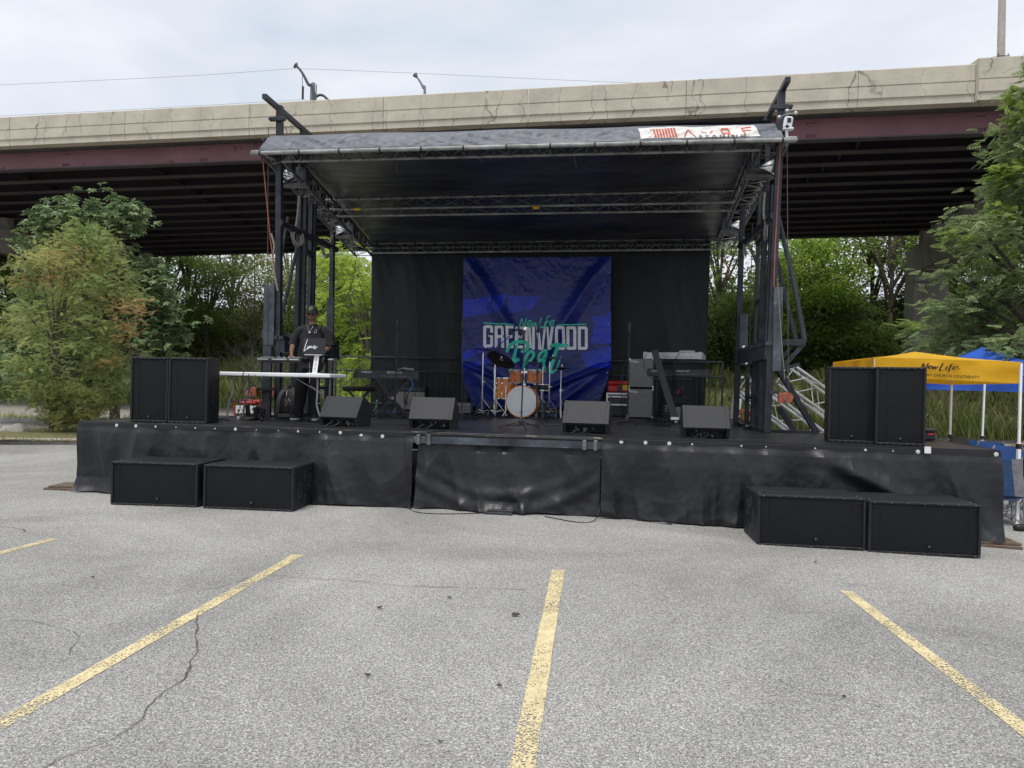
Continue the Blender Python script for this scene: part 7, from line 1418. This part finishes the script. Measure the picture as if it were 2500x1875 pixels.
def hand(sk, wi, wrist, d, side, curl=.5, spread=1.0, down=Vector((0, 0, -1))):
    d = d.normalized(); sd_ = d.cross(down).normalized() * side; pm = wrist + d * .045; k = sk.chain([pm, wrist + d * .082], [(.022, .014), (.026, .013)], wi)
    for n_, (o_, L) in enumerate(((-.030, .066), (-.011, .075), (.009, .071), (.027, .055))):
        b = wrist + d * .088 + sd_ * o_; f1 = (d + sd_ * o_ * 4 * spread).normalized(); p1 = b + f1 * L * .42; f2 = (f1 + down * curl).normalized(); p2 = p1 + f2 * L * .33; f3 = (f2 + down * curl).normalized(); sk.chain([b, p1, p2, p2 + f3 * L * .26], [.0098, .0088, .0080, .0066], k)
    b = wrist + d * .03 - sd_ * .026; t1 = (d * .7 - sd_ * .7 + down * .3).normalized(); sk.chain([b, b + t1 * .035, b + t1 * .035 + (d + down * .3).normalized() * .028], [.012, .0105, .0085], wi + 0 if False else len(sk.v) * 0 + k - 1)
pp = Vector(P(745, 1022, 11.95)); pp.z = H; man = thing('person', 'man standing behind the white table in black oversized tee, black trousers, cap and sunglasses', 'person', pp[:], 0)
sk = Sk(); hip = Vector((.03, 0, .96)); r0 = sk.chain([hip], [(.135, .105)]); chest = sk.chain([(.05, .0, 1.14), (.07, .0, 1.34), (.085, .005, 1.47), (.09, .0, 1.55), (.09, -.012, 1.63)], [(.13, .10), (.150, .10), (.10, .07), (.058, .056), (.056, .06)], r0); ch = chest - 2
aL = sk.chain([(-.045, 0, 1.49), (-.10, .01, 1.46), (-.165, 0, 1.34), (-.215, -.01, 1.225), (-.19, -.16, 1.12), (-.155, -.29, 1.035)], [.045, .045, .045, .043, .038, .027], ch)
hand(sk, aL, Vector((-.155, -.29, 1.035)), Vector((.35, -.75, -.25)), 1, .45)
aR = sk.chain([(.225, 0, 1.49), (.28, .01, 1.45), (.345, .0, 1.32), (.375, -.02, 1.18), (.30, -.16, 1.10), (.21, -.27, 1.075)], [.045, .045, .045, .043, .038, .027], ch)
hand(sk, aR, Vector((.21, -.27, 1.075)), Vector((-.6, -.6, -.1)), -1, .45)
for s_, fx in ((-1, -.135), (1, .155)): f_ = sk.chain([(.03 + s_ * .095, 0, .88), (.03 + s_ * .11, -.005, .52), (fx, .01, .12), (fx, .0, .07), (fx + s_ * .015, -.12, .045)], [.085, .062, .045, .045, .038], r0)
bv, bf = skinmesh(sk.v, sk.e, sk.r, r0); mb = MB(); mb.add(bv, bf); hm, HR = headmesh((.088, -.02, 1.715), .16, 0, 1.06); mb.add(hm.v, hm.f); mb.build('body', 'skin', man, 60)
hcn = Vector((.088, -.02, 1.715))
def hp(x, y, z): return HR @ Vector((x, y, z)) * 1.06 + hcn
# cap
mb = MB(); mb.grid(32, 10, lambda i, j: hp(math.sin(2 * math.pi * i) * .084 * math.cos(j * 1.55) ** .75, -math.cos(2 * math.pi * i) * .103 * math.cos(j * 1.55) ** .75, .036 + .098 * math.sin(j * 1.57))); cap_ = mb.build('cap', 'capm', man, 60, recalc=False)
mb = MB(); [mb.grid(16, 5, lambda i, j, o_=o_: hp(math.sin((i - .5) * 2.3) * (.080 + .012 * j), -math.cos((i - .5) * 2.3) * .094 - .068 * j * math.cos((i - .5) * 2.6) ** .8 if abs((i - .5) * 2.6) < 1.57 else -.02, .044 - .012 * j - .020 * ((i - .5) * 2) ** 2 * 1.2 + o_)) for o_ in (0, -.004)]; mb.build('cap_brim', 'capm', cap_, 60, recalc=False)
def cf(x, y): b_ = y; r_ = math.cos(math.asin(min((b_ - .036) / .098, .97))) ** .75; return hp(x, -.103 * r_ * math.sqrt(max(.05, 1 - (x / (.084 * r_)) ** 2)) - .004, b_)
mb = MB(); W_ = .0048
for pts in ([(-.022, .062), (-.006, .062)], [(-.016, .064), (-.009, .104)], [(-.020, .106), (.014, .106)], [(.014, .106), (.024, .099), (.022, .088), (.010, .080)], [(.010, .080), (-.012, .080)], [(-.004, .064), (-.002, .078)]): ribbon(mb, pts, W_, cf)
mb.build('cap_letter', 'goldl', cap_, 0, recalc=False)
# sunglasses
mb = MB()
for s_ in (-1, 1): mb.lathe([(0, 0), (.020, 0), (.021, .003), (.018, .006), (0, .007)], 18, hp(s_ * .028, -.094, -.004), HR @ Matrix.Rotation(math.pi / 2, 3, 'X') @ Matrix.Diagonal((1.18, .95, 1)))
sgl = mb.build('sunglasses', 'lens', man, 60); mb = MB(); mb.bar(hp(-.05, -.093, .007), hp(.05, -.093, .007), .005, .005); [mb.bar(hp(s_ * .05, -.09, .006), hp(s_ * .083, .01, .006), .004, .005) for s_ in (-1, 1)]; mb.build('glasses_frame', 'key', sgl, 0)
mb = MB(); mb.lathe([(0, -.0045), (.016, -.003), (.017, 0), (.016, .003), (0, .0045)], 14, hp(0, -.1, -.063), HR @ Matrix.Diagonal((1.2, .5, 1.3))); mb.build('lips', 'lips', man, 60)
mb = MB(); mb.grid(20, 3, lambda i, j: hp(math.sin((i - .5) * 3.6) * .078, -math.cos((i - .5) * 3.6) * .086 + .0 - .004, -.02 - .075 * math.cos((i - .5) * 3.0) ** 1 * (abs((i - .5)) < .52) - .012 * j)); bpy.data.objects.remove(mb.build('jaw', 'hair', man, 60))
mb = MB(); mb.grid(24, 4, lambda i, j: hp(math.sin(2 * math.pi * (i * .62 + .19)) * .0795, -math.cos(2 * math.pi * (i * .62 + .19)) * .098, .05 - .055 * j)); mb.build('hair', 'hair', man, 60, recalc=False)
# clothes
def loft(mb, rings, n=28, seed=0, amp=.006, k=5, caps=(0, 0)):
    cs_ = cat([r[0] for r in rings], k); rr = cat([(r[1], r[2], 0) for r in rings], k); m = len(cs_); vs = []; prev = None
    for i, c in enumerate(cs_):
        t_ = (cs_[min(i + 1, m - 1)] - cs_[max(i - 1, 0)]).normalized(); x_ = Vector((1, 0, 0)); x_ = (x_ - t_ * x_.dot(t_)) if abs(t_.x) < .9 else (Vector((0, 0, -1)) - t_ * -t_.z); x_.normalize(); y_ = t_.cross(x_)
        for q in range(n):
            a = 2 * math.pi * q / n; w = 1 + amp * 18 * noise.noise((math.cos(a) * 1.3 + seed, math.sin(a) * 1.3, i * .22)); vs.append(c + x_ * math.cos(a) * rr[i].x * w + y_ * math.sin(a) * rr[i].y * w)
    mb.add(vs, [(i * n + q, i * n + (q + 1) % n, (i + 1) * n + (q + 1) % n, (i + 1) * n + q) for i in range(m - 1) for q in range(n)]); return mb
mb = MB(); loft(mb, [((.055, 0, .83), .205, .150), ((.06, 0, .95), .198, .148), ((.07, 0, 1.12), .196, .145), ((.08, 0, 1.28), .204, .145), ((.085, .0, 1.40), .200, .135), ((.088, .004, 1.475), .180, .118), ((.09, .004, 1.525), .105, .090), ((.09, .0, 1.552), .068, .068)], seed=1)
loft(mb, [((.02, 0, 1.46), .07, .08), ((-.07, .0, 1.445), .086, .094), ((-.155, .0, 1.37), .076, .082), ((-.195, -.005, 1.28), .076, .082), ((-.215, -.01, 1.20), .080, .086)], 20, 2)
loft(mb, [((.16, 0, 1.46), .07, .08), ((.25, .0, 1.445), .086, .094), ((.330, .0, 1.37), .076, .082), ((.365, -.005, 1.28), .076, .082), ((.38, -.015, 1.20), .080, .086)], 20, 3)
tee = mb.build('t_shirt', 'tee', man, 60, recalc=False)
mb = MB(); loft(mb, [((.05, 0, 1.0), .155, .12), ((.05, 0, .92), .175, .135), ((.045, 0, .84), .182, .138), ((.04, 0, .76), .17, .125)], seed=4)
for s_, fx in ((-1, -.135), (1, .155)): loft(mb, [((.035 + s_ * .075, 0, .86), .098, .125), ((.03 + s_ * .09, -.0, .72), .100, .115), ((.028 + s_ * .105, -.01, .50), .092, .098), ((.02 + s_ * .125, .0, .25), .094, .098), ((fx, .0, .12), .100, .108), ((fx, -.005, .045), .106, .115)], 24, 5 + s_, .009)
tr_ = mb.build('trousers', 'trous', man, 60, recalc=False); mb = MB(); mb.tube([(.09, -.15, .96), (.10, -.14, .6)], .003, 5); mb.build('drawcord', 'white', tr_)
for fx, a in ((-.135, -.25), (.155, .15)):
    R_ = Matrix.Rotation(a, 3, 'Z'); mb = MB(); mb.grid(20, 8, lambda i, j: R_ @ Vector((math.sin(6.283 * i) * .046 * math.cos(j * 1.5) ** .5, -math.cos(6.283 * i) * .135 * math.cos(j * 1.5) ** .6 - .04 + .045 * j, .028 + .075 * math.sin(j * 1.57))) + Vector((fx, 0, 0))); sh = mb.build('shoe', 'shoe', man, 60, recalc=False); mb = MB(); mb.prism([(math.sin(t_) * .050, -math.cos(t_) * .145 - .04) for t_ in np.linspace(0, 6.283, 22)[:-1]], 0.002, .030, lambda x, p_, q_: R_ @ Vector((p_, q_, x)) + Vector((fx, 0, 0))); mb.build('sole', 'sole', sh, 40)
mb = MB(); mb.tube(cat([(.04, -.06, 1.56), (.05, -.128, 1.49), (.085, -.150, 1.42), (.12, -.128, 1.49), (.135, -.06, 1.56)], 6), .0035, 6); nk = mb.build('necklace', 'chrome', man); mb = MB(); mb.lathe([(0, 0), (.014, 0), (.014, .004), (0, .004)], 14, (.084, -.152, 1.41), Matrix.Rotation(math.pi / 2, 3, 'X')); mb.build('pendant', 'white', nk)
mb = MB(); mb.tube(cat([(.175, -.130, 1.46), (.19, -.137, 1.43), (.185, -.14, 1.40)], 4), .002, 5); mb.lathe([(0, 0), (.008, 0), (0, .004)], 8, (.160, -.142, 1.41), Matrix.Rotation(math.pi / 2, 3, 'X')); mb.build('chest_print', 'white', tee)
mb = MB(); mb.tube(cat([(-.213, -.02, 1.232), (-.205, -.09, 1.165), (-.19, -.165, 1.118), (-.165, -.255, 1.06)], 3), [.0445, .0435, .0425, .041, .040, .0385, .036, .033, .0305, .029], 14); mb.build('tattooed_forearm', 'tattoo', man, 60)
# seated person at the right edge
sp = Vector(P(2512, 1120, 11.4)); sp.z = gz(sp.x); seat = thing('person', 'person seated at the right edge in a sleeveless black top, back turned, brown shoulder showing', 'person', sp[:], 2.7)
sk = Sk(); r0 = sk.chain([(0, 0, .50)], [(.15, .12)]); c = sk.chain([(0, .0, .68), (0, .02, .86), (0, .0, 1.0), (0, -.02, 1.08), (0, -.04, 1.16)], [(.15, .11), (.17, .12), (.15, .09), .06, .06], r0)
for s_ in (-1, 1):
    w_ = sk.chain([(s_ * .13, 0, 1.0), (s_ * .21, 0, .95), (s_ * .25, -.02, .82), (s_ * .25, -.06, .70), (s_ * .20, -.24, .64), (s_ * .14, -.34, .62)], [.068, .064, .055, .045, .038, .028], c - 2); hand(sk, w_, Vector((s_ * .14, -.34, .62)), Vector((-s_ * .2, -1, -.1)), s_, .4)
    sk.chain([(s_ * .11, -.12, .52), (s_ * .13, -.42, .50), (s_ * .13, -.45, .12), (s_ * .13, -.46, .06), (s_ * .14, -.58, .04)], [.09, .068, .045, .043, .036], r0)
v_, f_ = skinmesh(sk.v, sk.e, sk.r, 0, 2); mb = MB(); mb.add(v_, f_); hm, _ = headmesh((0, -.05, 1.26), .1, 0, 1.02); mb.add(hm.v, hm.f); mb.build('body', 'skin', seat, 60)
mb = MB(); mb.grid(28, 10, lambda i, j: (math.sin(6.283 * i) * .084 * math.cos(j * 1.5), -math.cos(6.283 * i) * .103 * math.cos(j * 1.5) - .045, 1.27 + .115 * math.sin(j * 1.57))); mb.build('hair', 'hair', seat, 60, recalc=False)
sk = Sk(); c0 = sk.chain([(0, 0, .50)], [(.165, .135)]); sk.chain([(0, 0, .68), (0, .02, .86), (0, .0, .99), (0, -.0, 1.05)], [(.165, .125), (.18, .135), (.155, .105), (.10, .08)], c0); v_, f_ = skinmesh(sk.v, sk.e, sk.r, 0, 2); mb = MB(); mb.add(v_, f_); mb.build('sleeveless_top', 'tee', seat, 60)
sk = Sk(); c0 = sk.chain([(0, 0, .50)], [(.165, .13)]); [sk.chain([(s_ * .11, -.12, .52), (s_ * .13, -.42, .50), (s_ * .13, -.45, .14)], [.10, .082, .065], c0) for s_ in (-1, 1)]; v_, f_ = skinmesh(sk.v, sk.e, sk.r, 0, 2); mb = MB(); mb.add(v_, f_); mb.build('trousers', 'trous', seat, 60)
t = thing('folding_chair', 'folding chair under the person seated at the right edge', 'folding chair', sp[:], 2.7 + math.pi, 'blue folding chairs under the canopies'); mb = MB(); mb.box((0, 0, .42), (.4, .4, .03), None, .01); mb.build('seat', 'chairb', t, 30)
for s_ in (-1, 1): mb = MB(); mb.tube([(s_ * .19, .2, .0), (s_ * .19, -.18, .75)], .012, 7); mb.build('frame_leg', 'steelg', t); mb = MB(); mb.tube([(s_ * .19, -.2, .0), (s_ * .19, .16, .42)], .012, 7); mb.build('frame_leg', 'steelg', t)
p = P(2341, 1083, 11.2); t = thing('black_bag', 'rounded top of a black bag showing behind the right stage corner', 'bag', (p.x, p.y, gz(p.x))); mb = MB(); mb.lathe([(0, 0), (.2, .02), (.22, .4), (.21, p.z - gz(p.x) - .03), (.15, p.z - gz(p.x) + .07), (.05, p.z - gz(p.x) + .115), (0, p.z - gz(p.x) + .12)], 20, (0, 0, 0), Matrix.Diagonal((.85, .7, 1))); mb.build('bag_body', 'bag', t)
